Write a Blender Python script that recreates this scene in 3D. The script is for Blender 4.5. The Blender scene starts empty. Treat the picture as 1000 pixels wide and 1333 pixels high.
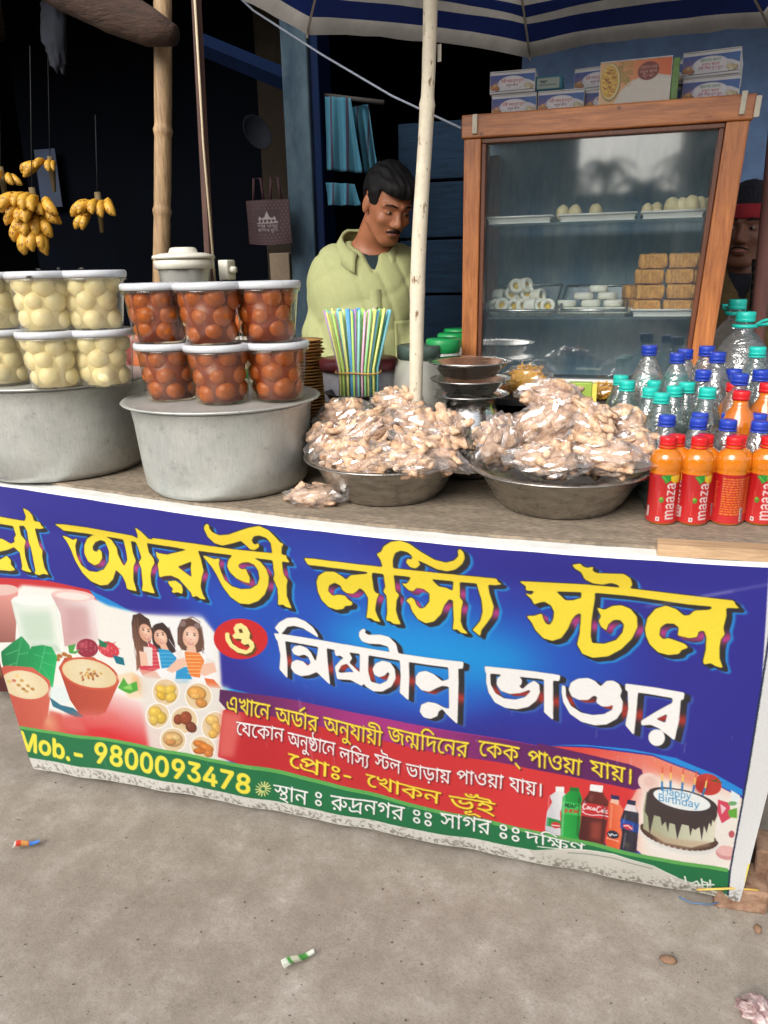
import bpy, bmesh, math, random, json
import numpy as np
from mathutils import Vector, Matrix, noise
R = math.radians
scene = bpy.context.scene
COL = scene.collection
random.seed(7)
rng = np.random.default_rng(7)

# ------------------------------------------------------------------ camera
CAM = np.array([0.0, 0.0, 1.21])
PITCH, ROLL, YAW = R(17.5), R(1.1), R(17.25)
_f = np.array([-math.sin(YAW) * math.cos(PITCH), math.cos(YAW) * math.cos(PITCH), -math.sin(PITCH)])
_r = np.array([math.cos(YAW), math.sin(YAW), 0.0])
_d = np.cross(_f, _r)
CR = math.cos(ROLL) * _r + math.sin(ROLL) * _d
CD = -math.sin(ROLL) * _r + math.cos(ROLL) * _d
cam_data = bpy.data.cameras.new('camera')
cam_data.sensor_fit = 'HORIZONTAL'
cam_data.sensor_width = 36
cam_data.lens = 36.0
cam_data.clip_start = 0.05
cam_data.clip_end = 500
cam = bpy.data.objects.new('camera', cam_data)
COL.objects.link(cam)
cam.matrix_world = Matrix(((CR[0], -CD[0], -_f[0], CAM[0]), (CR[1], -CD[1], -_f[1], CAM[1]), (CR[2], -CD[2], -_f[2], CAM[2]), (0, 0, 0, 1)))
scene.camera = cam

# ------------------------------------------------------------------ sky, sun, exposure
world = bpy.data.worlds.new('World')
scene.world = world
world.use_nodes = True
wn = world.node_tree
SUN_EL, SUN_AZ = R(37), R(196)      # azimuth clockwise from +Y: behind the camera, a little to the left
sky = wn.nodes.new('ShaderNodeTexSky')
sky.sky_type = 'NISHITA'
sky.sun_disc = False
sky.sun_elevation = SUN_EL
sky.sun_rotation = SUN_AZ
sky.dust_density = 4.0
sky.air_density = 1.2
hs = wn.nodes.new('ShaderNodeHueSaturation')
hs.inputs['Saturation'].default_value = 0.35     # thin overcast
wn.links.new(sky.outputs[0], hs.inputs['Color'])
wn.links.new(hs.outputs[0], wn.nodes['Background'].inputs[0])
wn.nodes['Background'].inputs[1].default_value = 0.15
sun_data = bpy.data.lights.new('sun', 'SUN')
sun_data.energy = 2.0
sun_data.angle = R(40)
sun_data.color = (1.0, 0.965, 0.90)
sun = bpy.data.objects.new('sun', sun_data)
COL.objects.link(sun)
sd = Vector((math.sin(SUN_AZ) * math.cos(SUN_EL), math.cos(SUN_AZ) * math.cos(SUN_EL), math.sin(SUN_EL)))
sun.rotation_euler = sd.to_track_quat('Z', 'Y').to_euler()
scene.view_settings.view_transform = 'Standard'
scene.view_settings.look = 'None'
scene.view_settings.gamma = 1.0
scene.view_settings.use_curve_mapping = False
scene.view_settings.exposure = 0.5
scene.render.engine = 'CYCLES'
cy = scene.cycles
cy.use_denoising = True
cy.max_bounces = 14
cy.transparent_max_bounces = 24
cy.transmission_bounces = 8
cy.glossy_bounces = 4
cy.diffuse_bounces = 4
cy.caustics_reflective = False
cy.caustics_refractive = False

# ------------------------------------------------------------------ where a line of sight meets a height or a depth
def _ray(px, py): return CR * (px - 500) / 1000 + CD * (py - 667) / 1000 + _f
def onz(px, py, z):
    d = _ray(px, py); return Vector(CAM + d * (z - CAM[2]) / d[2])
def ony(px, py, y):
    d = _ray(px, py); return Vector(CAM + d * y / d[1])

# ------------------------------------------------------------------ objects
def tag(o, label=None, cat=None, group=None, kind=None):
    if label: o['label'] = label
    if cat: o['category'] = cat
    if group: o['group'] = group
    if kind: o['kind'] = kind
    return o
def empty(name, loc, label, cat, group=None, rotz=0.0, kind=None):
    o = bpy.data.objects.new(name, None)
    o.empty_display_size = 0.02
    COL.objects.link(o); o.location = loc; o.rotation_euler = (0, 0, rotz)
    return tag(o, label, cat, group, kind)
def mesh(name, geo, m, parent=None, smooth=True, loc=None, rot=None, sharp=None):
    """geo: list of (verts, faces); linked as ONE mesh object"""
    if isinstance(geo, tuple): geo = [geo]
    V, F = [], []
    for v, f in geo:
        k = len(V); V.extend([tuple(p) for p in v]); F.extend([tuple(i + k for i in q) for q in f])
    me = bpy.data.meshes.new(name)
    me.from_pydata(V, [], F); me.update()
    if smooth: me.polygons.foreach_set('use_smooth', [True] * len(me.polygons))
    if sharp is not None:
        me.set_sharp_from_angle(angle=R(sharp))
    for mm in (m if isinstance(m, (list, tuple)) else [m]): me.materials.append(mm)
    o = bpy.data.objects.new(name, me); COL.objects.link(o)
    if parent: o.parent = parent
    if loc is not None: o.location = loc
    if rot is not None: o.rotation_euler = rot
    return o
def kids(o): return [c for c in COL.objects if c.parent == o]
_kid_cache = {}
def dup(root, loc, rotz=None, label=None, scale=None, group=None, rot=None):
    """a copy of a thing with copies of its parts and sub-parts"""
    key = root.name
    if key not in _kid_cache:
        _kid_cache[key] = [(c, list(kids(c))) for c in kids(root)]
    r = root.copy(); COL.objects.link(r); r.location = loc
    if rot is not None: r.rotation_euler = rot
    elif rotz is not None: r.rotation_euler = (0, 0, rotz)
    if scale is not None: r.scale = scale if hasattr(scale, '__len__') else (scale,) * 3
    if label: r['label'] = label
    if group: r['group'] = group
    for c, gs in _kid_cache[key]:
        d = c.copy(); COL.objects.link(d); d.parent = r
        for g in gs:
            e = g.copy(); COL.objects.link(e); e.parent = d
    return r

# ------------------------------------------------------------------ shapes: each returns (verts, faces)
def tf(geo, loc=(0, 0, 0), rot=(0, 0, 0), sc=(1, 1, 1)):
    from mathutils import Euler
    m = Matrix.LocRotScale(Vector(loc), Euler(rot), Vector(sc) if hasattr(sc, '__len__') else Vector((sc,) * 3))
    return [tuple(m @ Vector(v)) for v in geo[0]], geo[1]
def box(x0, x1, y0, y1, z0, z1, b=0.0):
    if b <= 0:
        v = [(x, y, z) for x in (x0, x1) for y in (y0, y1) for z in (z0, z1)]
        return v, [(0, 1, 3, 2), (4, 6, 7, 5), (0, 4, 5, 1), (2, 3, 7, 6), (0, 2, 6, 4), (1, 5, 7, 3)]
    bm = bmesh.new(); bmesh.ops.create_cube(bm, size=1.0)
    for v in bm.verts:
        v.co = Vector(((x0 + x1) / 2 + v.co.x * (x1 - x0), (y0 + y1) / 2 + v.co.y * (y1 - y0), (z0 + z1) / 2 + v.co.z * (z1 - z0)))
    bmesh.ops.bevel(bm, geom=list(bm.edges), offset=b, segments=2, affect='EDGES', profile=0.5)
    bm.verts.index_update()
    g = [v.co[:] for v in bm.verts], [tuple(v.index for v in f.verts) for f in bm.faces]
    bm.free(); return g
def lathe(prof, n=32, cx=0.0, cy=0.0, wob=None):
    """prof: (r, z) pairs from bottom to top; r = 0 closes the end"""
    V, F, rings = [], [], []
    for r, z in prof:
        if r <= 1e-6: rings.append([len(V)]); V.append((cx, cy, z))
        else:
            rings.append(list(range(len(V), len(V) + n)))
            for k in range(n):
                a = 2 * math.pi * k / n; q = r * (1 + (wob(a, z) if wob else 0))
                V.append((cx + q * math.cos(a), cy + q * math.sin(a), z))
    for A, B in zip(rings[:-1], rings[1:]):
        if len(A) == 1 and len(B) == 1: continue
        for k in range(n):
            j = (k + 1) % n
            if len(A) == 1: F.append((A[0], B[j], B[k]))
            elif len(B) == 1: F.append((A[k], A[j], B[0]))
            else: F.append((A[k], A[j], B[j], B[k]))
    return V, F
def tube(path, rad, n=10, flat=1.0, cap=True):
    P = [Vector(p) for p in path]; V, F = [], []
    rr = rad if hasattr(rad, '__len__') else [rad] * len(P)
    up = Vector((0, 0, 1)); prev = None
    for i, p in enumerate(P):
        t = (P[min(i + 1, len(P) - 1)] - P[max(i - 1, 0)])
        t = t.normalized() if t.length > 1e-9 else Vector((0, 0, 1))
        if prev is None:
            a = t.cross(up) if abs(t.dot(up)) < 0.95 else t.cross(Vector((0, 1, 0)))
        else: a = prev - t * prev.dot(t)
        a.normalize(); prev = a; b = t.cross(a)
        for k in range(n):
            w = 2 * math.pi * k / n
            V.append(tuple(p + a * (rr[i] * math.cos(w)) + b * (rr[i] * flat * math.sin(w))))
    for i in range(len(P) - 1):
        for k in range(n):
            j = (k + 1) % n; F.append((i * n + k, i * n + j, (i + 1) * n + j, (i + 1) * n + k))
    if cap:
        F.append(tuple(range(n - 1, -1, -1))); F.append(tuple(range((len(P) - 1) * n, len(P) * n)))
    return V, F
def ball(c, r, nu=16, nv=10, amp=0.0, fr=3.0, seed=0.0):
    r = r if hasattr(r, '__len__') else (r, r, r)
    V, F = [(0, 0, -1)], []
    for i in range(1, nv):
        t = math.pi * i / nv - math.pi / 2
        for k in range(nu):
            a = 2 * math.pi * k / nu; V.append((math.cos(t) * math.cos(a), math.cos(t) * math.sin(a), math.sin(t)))
    V.append((0, 0, 1))
    for k in range(nu): F.append((0, 1 + (k + 1) % nu, 1 + k))
    for i in range(nv - 2):
        for k in range(nu):
            a = 1 + i * nu; j = (k + 1) % nu; F.append((a + k, a + j, a + nu + j, a + nu + k))
    a = 1 + (nv - 2) * nu
    for k in range(nu): F.append((a + k, a + (k + 1) % nu, len(V) - 1))
    W = []
    for v in V:
        q = 1.0
        if amp: q += amp * noise.noise(Vector((v[0] * fr + seed, v[1] * fr - seed, v[2] * fr + 2 * seed)))
        W.append((c[0] + v[0] * r[0] * q, c[1] + v[1] * r[1] * q, c[2] + v[2] * r[2] * q))
    return W, F
def sheet(fn, nu, nv):
    V = [tuple(fn(i / nu, j / nv)) for j in range(nv + 1) for i in range(nu + 1)]
    F = [(j * (nu + 1) + i, j * (nu + 1) + i + 1, (j + 1) * (nu + 1) + i + 1, (j + 1) * (nu + 1) + i) for j in range(nv) for i in range(nu)]
    return V, F
def thick(geo, t):
    """give an open sheet a back, t metres behind it along its normals"""
    me = bpy.data.meshes.new('tmp'); me.from_pydata([tuple(v) for v in geo[0]], [], geo[1]); me.update()
    bm = bmesh.new(); bm.from_mesh(me)
    bmesh.ops.solidify(bm, geom=list(bm.faces), thickness=t)
    bm.verts.index_update()
    g = [v.co[:] for v in bm.verts], [tuple(v.index for v in f.verts) for f in bm.faces]
    bm.free(); bpy.data.meshes.remove(me); return g

# ------------------------------------------------------------------ smooth solids: surface nets over a distance field
def nets(fn, ax, ay, az):
    X, Y, Z = np.meshgrid(ax, ay, az, indexing='ij')
    D = fn(X.astype(np.float32), Y.astype(np.float32), Z.astype(np.float32))
    S = D < 0
    nx, ny, nz = D.shape
    acc = np.zeros((nx - 1, ny - 1, nz - 1, 3), np.float32); cnt = np.zeros((nx - 1, ny - 1, nz - 1), np.float32)
    I, J, K = np.meshgrid(np.arange(nx - 1), np.arange(ny - 1), np.arange(nz - 1), indexing='ij')
    corners = [(a, b, c) for a in (0, 1) for b in (0, 1) for c in (0, 1)]
    sub = lambda A, o: A[o[0]:o[0] + nx - 1, o[1]:o[1] + ny - 1, o[2]:o[2] + nz - 1]
    for o in corners:
        for axn in range(3):
            if o[axn]: continue
            q = list(o); q[axn] = 1
            a, b = sub(D, o), sub(D, q)
            m = (a < 0) != (b < 0)
            t = np.where(m, a / np.where(m, a - b, 1), 0)
            for k in range(3): acc[..., k] += m * (o[k] + (t if k == axn else 0))
            cnt += m
    act = cnt > 0
    idx = -np.ones(act.shape, np.int64); idx[act] = np.arange(act.sum())
    f = acc[act] / cnt[act][:, None]
    P = []
    for k, (A, base) in enumerate(((ax, I), (ay, J), (az, K))):
        A = np.asarray(A); b = base[act]; P.append(A[b] + f[:, k] * (A[b + 1] - A[b]))
    V = np.stack(P, 1)
    F = []
    for axn in range(3):
        sl0 = [slice(1, -1)] * 3; sl0[axn] = slice(0, -1); sl1 = list(sl0); sl1[axn] = slice(1, None)
        a, b = S[tuple(sl0)], S[tuple(sl1)]
        for flip, m in ((False, a & ~b), (True, ~a & b)):
            p = np.argwhere(m)
            if not len(p): continue
            off = [1, 1, 1]; off[axn] = 0
            p = p + off
            u, w = [(1, 2), (2, 0), (0, 1)][axn]
            q = []
            for du, dw in ((0, 0), (1, 0), (1, 1), (0, 1)):
                c = p.copy(); c[:, u] -= du; c[:, w] -= dw
                q.append(idx[c[:, 0], c[:, 1], c[:, 2]])
            q = np.stack(q, 1)
            F.append(q[:, ::-1] if flip else q)
    return V.tolist(), np.vstack(F).tolist()
def smin(a, b, k):
    h = np.clip(0.5 + 0.5 * (b - a) / k, 0, 1); return b + (a - b) * h - k * h * (1 - h)
def sd_cap(X, Y, Z, a, b, ra, rb):
    a = np.asarray(a, float); b = np.asarray(b, float); d = b - a
    t = np.clip(((X - a[0]) * d[0] + (Y - a[1]) * d[1] + (Z - a[2]) * d[2]) / max(1e-9, d @ d), 0, 1)
    return np.sqrt((X - a[0] - t * d[0]) ** 2 + (Y - a[1] - t * d[1]) ** 2 + (Z - a[2] - t * d[2]) ** 2) - (ra + (rb - ra) * t)
def sd_ell(X, Y, Z, c, r):
    q = np.sqrt(((X - c[0]) / r[0]) ** 2 + ((Y - c[1]) / r[1]) ** 2 + ((Z - c[2]) / r[2]) ** 2)
    g = np.sqrt(((X - c[0]) / r[0] ** 2) ** 2 + ((Y - c[1]) / r[1] ** 2) ** 2 + ((Z - c[2]) / r[2] ** 2) ** 2) + 1e-9
    return q * (q - 1) / g

# ------------------------------------------------------------------ materials
def srgb(r, g, b):
    return tuple((c / 12.92 if c <= 0.04045 else ((c + 0.055) / 1.055) ** 2.4) for c in (r / 255, g / 255, b / 255))
def nodes(name):
    m = bpy.data.materials.new(name); m.use_nodes = True
    nt = m.node_tree; return m, nt, nt.nodes['Principled BSDF']
def N(nt, t, **kw):
    n = nt.nodes.new('ShaderNode' + t)
    for k, v in kw.items():
        if k in n.inputs: n.inputs[k].default_value = v
        else: setattr(n, k, v)
    return n
def ramp(nt, src, stops):
    r = nt.nodes.new('ShaderNodeValToRGB'); e = r.color_ramp.elements
    while len(e) < len(stops): e.new(0.5)
    for el, (p, c) in zip(e, stops): el.position = p; el.color = (*c, 1) if len(c) == 3 else c
    nt.links.new(src, r.inputs[0]); return r.outputs[0]
def coords(nt, scale=(1, 1, 1), kind='Object'):
    tc = N(nt, 'TexCoord'); mp = N(nt, 'Mapping'); mp.inputs['Scale'].default_value = scale
    nt.links.new(tc.outputs[kind], mp.inputs[0]); return mp.outputs[0]
def M(name, rgb, rough=0.6, metal=0.0, var=0.18, scale=30.0, bump=0.15, bdist=0.002, stretch=(1, 1, 1), rgb2=None, spec=0.5, sss=0.0, coat=0.0):
    """a surface with its own mottling, roughness change and fine relief"""
    m, nt, b = nodes(name)
    co = coords(nt, stretch)
    n1 = N(nt, 'TexNoise', Scale=scale, Detail=6.0, Roughness=0.65); nt.links.new(co, n1.inputs['Vector'])
    n2 = N(nt, 'TexNoise', Scale=scale * 0.17, Detail=3.0); nt.links.new(co, n2.inputs['Vector'])
    lo = tuple(max(0, c * (1 - var)) for c in rgb); hi = tuple(min(1, c * (1 + var)) for c in (rgb2 or rgb))
    c1 = ramp(nt, n1.outputs[0], [(0.32, lo), (0.68, hi)])
    c2 = ramp(nt, n2.outputs[0], [(0.3, (1 - var, 1 - var, 1 - var)), (0.7, (1, 1, 1))])
    mx = N(nt, 'Mix', data_type='RGBA', blend_type='MULTIPLY'); mx.inputs[0].default_value = 1.0
    nt.links.new(c1, mx.inputs[6]); nt.links.new(c2, mx.inputs[7]); nt.links.new(mx.outputs[2], b.inputs['Base Color'])
    rr = ramp(nt, n1.outputs[0], [(0.3, (max(0.02, rough - 0.1),) * 3), (0.7, (min(1, rough + 0.12),) * 3)])
    nt.links.new(rr, b.inputs['Roughness'])
    b.inputs['Metallic'].default_value = metal; b.inputs['Specular IOR Level'].default_value = spec
    if coat: b.inputs['Coat Weight'].default_value = coat
    if sss:
        b.inputs['Subsurface Weight'].default_value = sss; b.inputs['Subsurface Radius'].default_value = (0.02, 0.012, 0.008); b.inputs['Subsurface Scale'].default_value = 0.3
    if bump:
        bp = N(nt, 'Bump', Strength=bump, Distance=bdist); nt.links.new(n1.outputs[0], bp.inputs['Height']); nt.links.new(bp.outputs[0], b.inputs['Normal'])
    return m
def clear(name, tint=(0.96, 0.97, 0.97), gloss=(1, 1, 1), ior=1.45, rough=0.06, haze=0.0, hazec=(0.8, 0.8, 0.8), bump=0.0, scale=20.0, stretch=(1, 1, 1), boost=1.0):
    """a thin clear wall: tinted see-through, a mirror-like sheen at the rim, a little milky scatter"""
    m, nt, b = nodes(name); nt.nodes.remove(b); out = nt.nodes['Material Output']
    tr = N(nt, 'BsdfTransparent', Color=(*tint, 1)); gl = N(nt, 'BsdfGlossy', Color=(*gloss, 1), Roughness=rough)
    lw = N(nt, 'LayerWeight', Blend=.5); pw_ = N(nt, 'Math', operation='POWER'); pw_.inputs[1].default_value = 4.5; nt.links.new(lw.outputs['Facing'], pw_.inputs[0])
    f0 = ((ior - 1) / (ior + 1)) ** 2 * 1.8; ma = N(nt, 'Math', operation='MULTIPLY_ADD', use_clamp=True); ma.inputs[1].default_value = 1 - f0; ma.inputs[2].default_value = f0; nt.links.new(pw_.outputs[0], ma.inputs[0])
    mx = N(nt, 'MixShader')
    base = tr.outputs[0]
    if haze:
        df = N(nt, 'BsdfDiffuse', Color=(*hazec, 1)); mh = N(nt, 'MixShader'); mh.inputs[0].default_value = haze
        nt.links.new(tr.outputs[0], mh.inputs[1]); nt.links.new(df.outputs[0], mh.inputs[2]); base = mh.outputs[0]
    fac = ma.outputs[0]
    if boost != 1.0:
        ml = N(nt, 'Math', operation='MULTIPLY', use_clamp=True); ml.inputs[1].default_value = boost; nt.links.new(fac, ml.inputs[0]); fac = ml.outputs[0]
    if bump:
        co = coords(nt, stretch); n1 = N(nt, 'TexNoise', Scale=scale, Detail=4.0); nt.links.new(co, n1.inputs['Vector'])
        bp = N(nt, 'Bump', Strength=bump, Distance=0.004); nt.links.new(n1.outputs[0], bp.inputs['Height'])
        nt.links.new(bp.outputs[0], gl.inputs['Normal']); nt.links.new(bp.outputs[0], lw.inputs['Normal'])
    nt.links.new(fac, mx.inputs[0]); nt.links.new(base, mx.inputs[1]); nt.links.new(gl.outputs[0], mx.inputs[2])
    nt.links.new(mx.outputs[0], out.inputs[0]); return m
def printed(name, rough=0.35, bump=0.0, scale=120.0, stretch=(1, 1, 1), grime=0.0, coat=0.0):
    """a print: ink from the colour attribute 'ink', faint dirt and weave over it"""
    m, nt, b = nodes(name)
    at = N(nt, 'Attribute', attribute_name='ink'); src = at.outputs['Color']
    co = coords(nt, stretch)
    n1 = N(nt, 'TexNoise', Scale=scale, Detail=5.0, Roughness=0.7); nt.links.new(co, n1.inputs['Vector'])
    if grime:
        c = ramp(nt, n1.outputs[0], [(0.25, (1 - grime,) * 3), (0.6, (1, 1, 1))]); mx = N(nt, 'Mix', data_type='RGBA', blend_type='MULTIPLY'); mx.inputs[0].default_value = 1.0
        nt.links.new(src, mx.inputs[6]); nt.links.new(c, mx.inputs[7]); src = mx.outputs[2]
    nt.links.new(src, b.inputs['Base Color']); b.inputs['Roughness'].default_value = rough
    if coat: b.inputs['Coat Weight'].default_value = coat
    if bump:
        bp = N(nt, 'Bump', Strength=bump, Distance=0.002); nt.links.new(n1.outputs[0], bp.inputs['Height']); nt.links.new(bp.outputs[0], b.inputs['Normal'])
    return m
def wood(name, c0, c1, axis=2, scale=14.0, rough=0.5, knots=True, coat=0.0, bump=0.3):
    m, nt, b = nodes(name)
    s = [9.0, 9.0, 9.0]; s[axis] = 0.7
    co = coords(nt, tuple(s))
    n1 = N(nt, 'TexNoise', Scale=scale, Detail=8.0, Roughness=0.7, Distortion=0.6); nt.links.new(co, n1.inputs['Vector'])
    n2 = N(nt, 'TexNoise', Scale=2.2, Detail=3.0); nt.links.new(coords(nt), n2.inputs['Vector'])
    mid = tuple((a + c) / 2 for a, c in zip(c0, c1))
    a = ramp(nt, n1.outputs[0], [(0.3, c0), (0.5, mid), (0.72, c1)])
    d = ramp(nt, n2.outputs[0], [(0.35, (0.62, 0.58, 0.55)), (0.6, (1, 1, 1))])
    mx = N(nt, 'Mix', data_type='RGBA', blend_type='MULTIPLY'); mx.inputs[0].default_value = 0.8
    nt.links.new(a, mx.inputs[6]); nt.links.new(d, mx.inputs[7]); src = mx.outputs[2]
    if knots:
        vo = N(nt, 'TexVoronoi', Scale=16.0); nt.links.new(coords(nt), vo.inputs['Vector'])
        k = ramp(nt, vo.outputs['Distance'], [(0.05, (0.12, 0.08, 0.05)), (0.11, (1, 1, 1))])
        m2 = N(nt, 'Mix', data_type='RGBA', blend_type='MULTIPLY'); m2.inputs[0].default_value = 0.7
        nt.links.new(src, m2.inputs[6]); nt.links.new(k, m2.inputs[7]); src = m2.outputs[2]
    nt.links.new(src, b.inputs['Base Color']); b.inputs['Roughness'].default_value = rough
    if coat: b.inputs['Coat Weight'].default_value = coat; b.inputs['Coat Roughness'].default_value = 0.25
    bp = N(nt, 'Bump', Strength=bump, Distance=0.002); nt.links.new(n1.outputs[0], bp.inputs['Height']); nt.links.new(bp.outputs[0], b.inputs['Normal'])
    return m
def ink(o, cols):
    """per-vertex print colours (sRGB 0..255) of a sheet"""
    c = np.asarray(cols, np.float64).reshape(-1, 3) / 255 * 0.80
    c = np.where(c <= 0.04045, c / 12.92, ((c + 0.055) / 1.055) ** 2.4)
    a = o.data.color_attributes.new('ink', 'FLOAT_COLOR', 'POINT')
    a.data.foreach_set('color', np.hstack([c, np.ones((len(c), 1))]).astype(np.float32).ravel())

# ------------------------------------------------------------------ printed artwork: outlines filled into a fine sheet's ink
def fill_mask(H, W, conts, ss=3):
    P = [np.asarray(c, float) for c in conts if len(c) > 2]
    if not P: return None
    al = np.vstack(P)
    x0 = max(0, int(al[:, 0].min()) - 1); x1 = min(W, int(al[:, 0].max()) + 2)
    y0 = max(0, int(al[:, 1].min()) - 1); y1 = min(H, int(al[:, 1].max()) + 2)
    if x1 <= x0 or y1 <= y0: return None
    w = (x1 - x0) * ss; h = (y1 - y0) * ss
    D = np.zeros((h, w + 1), np.int32)
    for p in P:
        q = (p - [x0, y0]) * ss; r = np.roll(q, -1, 0)
        for (ax, ay), (bx, by) in zip(q, r):
            if ay == by: continue
            d = 1
            if ay > by: ax, ay, bx, by = bx, by, ax, ay; d = -1
            ra = max(0, int(math.ceil(ay - .5))); rb = min(h, int(math.ceil(by - .5)))
            if rb <= ra: continue
            ys = np.arange(ra, rb); xs = ax + (ys + .5 - ay) * (bx - ax) / (by - ay)
            np.add.at(D, (ys, np.clip(np.ceil(xs - .5), 0, w).astype(int)), d)
    m = (np.cumsum(D, 1)[:, :w] != 0).astype(np.float32)
    return y0, x0, m.reshape(y1 - y0, ss, x1 - x0, ss).mean((1, 3))
def blurm(m,r):
    if r<=0:return m
    n=int(math.ceil(r*2));k=np.exp(-.5*(np.arange(-n,n+1)/r)**2);k/=k.sum()
    p=np.pad(m,n)
    a=np.zeros_like(p)
    for i,w in enumerate(k): a+=w*np.roll(p,i-n,0)
    b=np.zeros_like(p)
    for i,w in enumerate(k): b+=w*np.roll(a,i-n,1)
    return b[n:-n,n:-n]
def dil(m,r):
    out=m.copy();n=int(math.ceil(r))
    for dy in range(-n,n+1):
        for dx in range(-n,n+1):
            w=min(1,max(0,r+.5-math.hypot(dx,dy)))
            if w>0 and (dx or dy): out=np.maximum(out,w*np.roll(np.roll(m,dy,0),dx,1))
    return out
class Canvas:
    def __init__(s,W,H,base):
        s.W,s.H=W,H;s.a=np.empty((H,W,3),np.float32);s.a[:]=base
        s.yy,s.xx=np.mgrid[0:H,0:W].astype(np.float32)+.5
    def mask(s,conts,holes=(),grow=0):
        m=np.zeros((s.H,s.W),np.float32)
        r=fill_mask(s.H,s.W,conts)
        if r: y,x,k=r;m[y:y+k.shape[0],x:x+k.shape[1]]=k
        if len(holes):
            r=fill_mask(s.H,s.W,holes)
            if r:y,x,k=r;m[y:y+k.shape[0],x:x+k.shape[1]]*=1-k
        if grow: m=dil(m,grow)
        return m
    def color(s,c):
        if c[0]=='L':
            _,x0,y0,c0,x1,y1,c1=c;d=(x1-x0)**2+(y1-y0)**2
            t=np.clip(((s.xx-x0)*(x1-x0)+(s.yy-y0)*(y1-y0))/d,0,1)
        elif c[0]=='R':
            _,x0,y0,c0,r,c1=c;t=np.clip(np.hypot(s.xx-x0,s.yy-y0)/r,0,1)
        else: return np.asarray(c,np.float32)
        t=t[...,None];return np.asarray(c0,np.float32)*(1-t)+np.asarray(c1,np.float32)*t
    def put(s,m,c,al=1.):
        m=(m*al)[...,None];s.a+=(s.color(c)-s.a)*m
    def fill(s,conts,c,al=1.,blur=0,holes=(),grow=0):
        m=s.mask(conts,holes,grow)
        s.put(blurm(m,blur),c,al)
def ell(cx,cy,rx,ry,ang=0,n=28,a0=0,a1=360):
    t=np.radians(np.linspace(a0,a1,n,endpoint=False) if a1-a0>=360 else np.linspace(a0,a1,n));c,q=math.cos(math.radians(ang)),math.sin(math.radians(ang))
    return [(cx+rx*math.cos(k)*c-ry*math.sin(k)*q,cy+rx*math.cos(k)*q+ry*math.sin(k)*c) for k in t]
def stroke(pts,w):
    out=[];p=np.asarray(pts,float)
    for a,b in zip(p[:-1],p[1:]):
        d=b-a;L=np.hypot(*d)
        if L<1e-6:continue
        n=np.array([-d[1],d[0]])/L*w/2
        out.append([tuple(a+n),tuple(a-n),tuple(b-n),tuple(b+n)][::-1])
    for a in p: out.append(ell(a[0],a[1],w/2,w/2,0,8))
    def area(c):
        c=np.asarray(c);x,y=c.T;return (x*np.roll(y,-1)-y*np.roll(x,-1)).sum()
    return [c if area(c)>0 else c[::-1] for c in out]
def up(c,k=10.):
    return [(c[i]/k,c[i+1]/k) for i in range(0,len(c),2)]
def replay(C,ops,GL):
    for o in ops:
        k=o[0]
        if k=='f': C.fill([up(c) for c in o[1]],o[2],o[3],o[4],[up(c) for c in o[5]])
        elif k=='e':
            x0,y0,ax,ay,bx,by=[v/10 for v in o[1]]
            C.fill([[(x0+ax*p+bx*q,y0+ay*p+by*q) for p,q in ell(0,0,1,1,0,max(10,min(32,int(6+math.hypot(ax,ay)))))]],o[2],o[3],o[4])
        elif k=='s': C.fill(stroke(up(o[1]),o[2]),o[3],o[4],o[5])
        elif k=='t':
            cts=[up(c) for c in o[1]];m=np.clip((blurm(C.mask(cts,[up(c) for c in o[2]]),1.3)-.5)*2.6+.5,0,1);ed=dil(m,1.6 if o[3]=='y' else .5)
            if o[3]=='y': dx,dy,mid,out=6.5,5.0,(190,60,140),(30,150,220)
            else: dx,dy,mid,out=7.5,3.0,(176,50,44),(70,130,190)
            sh=ed.copy()
            for q in range(1,9):
                sh=np.maximum(sh,np.roll(np.roll(ed,int(round(dy*q/8)),0),int(round(dx*q/8)),1))
            rim=np.maximum(0,np.roll(np.roll(dil(sh,1.2),2,0),3,1)-dil(sh,.6))
            C.put(rim,out,.85 if o[3]=='y' else .45)
            C.put(sh,(42,40,44))
            # glow band half way down the letters, following the line of text
            band=np.zeros_like(m);ys=C.yy
            for cc in [np.array(c) for c in cts]:
                y0,y1=cc[:,1].min(),cc[:,1].max()
                if y1-y0<40:continue
                x0,x1=cc[:,0].min(),cc[:,0].max()
                yc=y0+(y1-y0)*.55
                b=np.exp(-((C.yy-yc)/9)**2)*((C.xx>x0-4)&(C.xx<x1+12))
                band=np.maximum(band,b)
            C.put(sh*np.clip(band,0,1),mid,.9)
            C.put(ed,(40,38,36),.9)
            y0=min(min(p[1] for p in c) for c in cts)
            C.put(m,(246,222,60) if o[3]=='y' else (246,244,242))
            if o[3]=='y': C.put(m*np.exp(-((C.yy-y0-40)/26)**2),(236,204,50),.6)
        elif k=='g':
            a,b,ux,uy,vx,vy=o[2];top=o[3];cs=[]
            for key,x in o[1]:
                for c in GL[key]:
                    cs.append([(a+(x+px)*ux+(py-top)*vx,b+(x+px)*uy+(py-top)*vy) for px,py in up(c,1)])
            m=C.mask(cs,grow=o[5])
            if o[6]:
                (dx,dy),sc=o[6]
                s2=m.copy()
                for q in (.5,1): s2=np.maximum(s2,np.roll(np.roll(m,int(round(dy*q)),0),int(round(dx*q)),1))
                C.put(blurm(s2,.6),sc)
            C.put(m,o[4])
        elif k=='bg':
            C.a[:]=(44,42,146)
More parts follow.
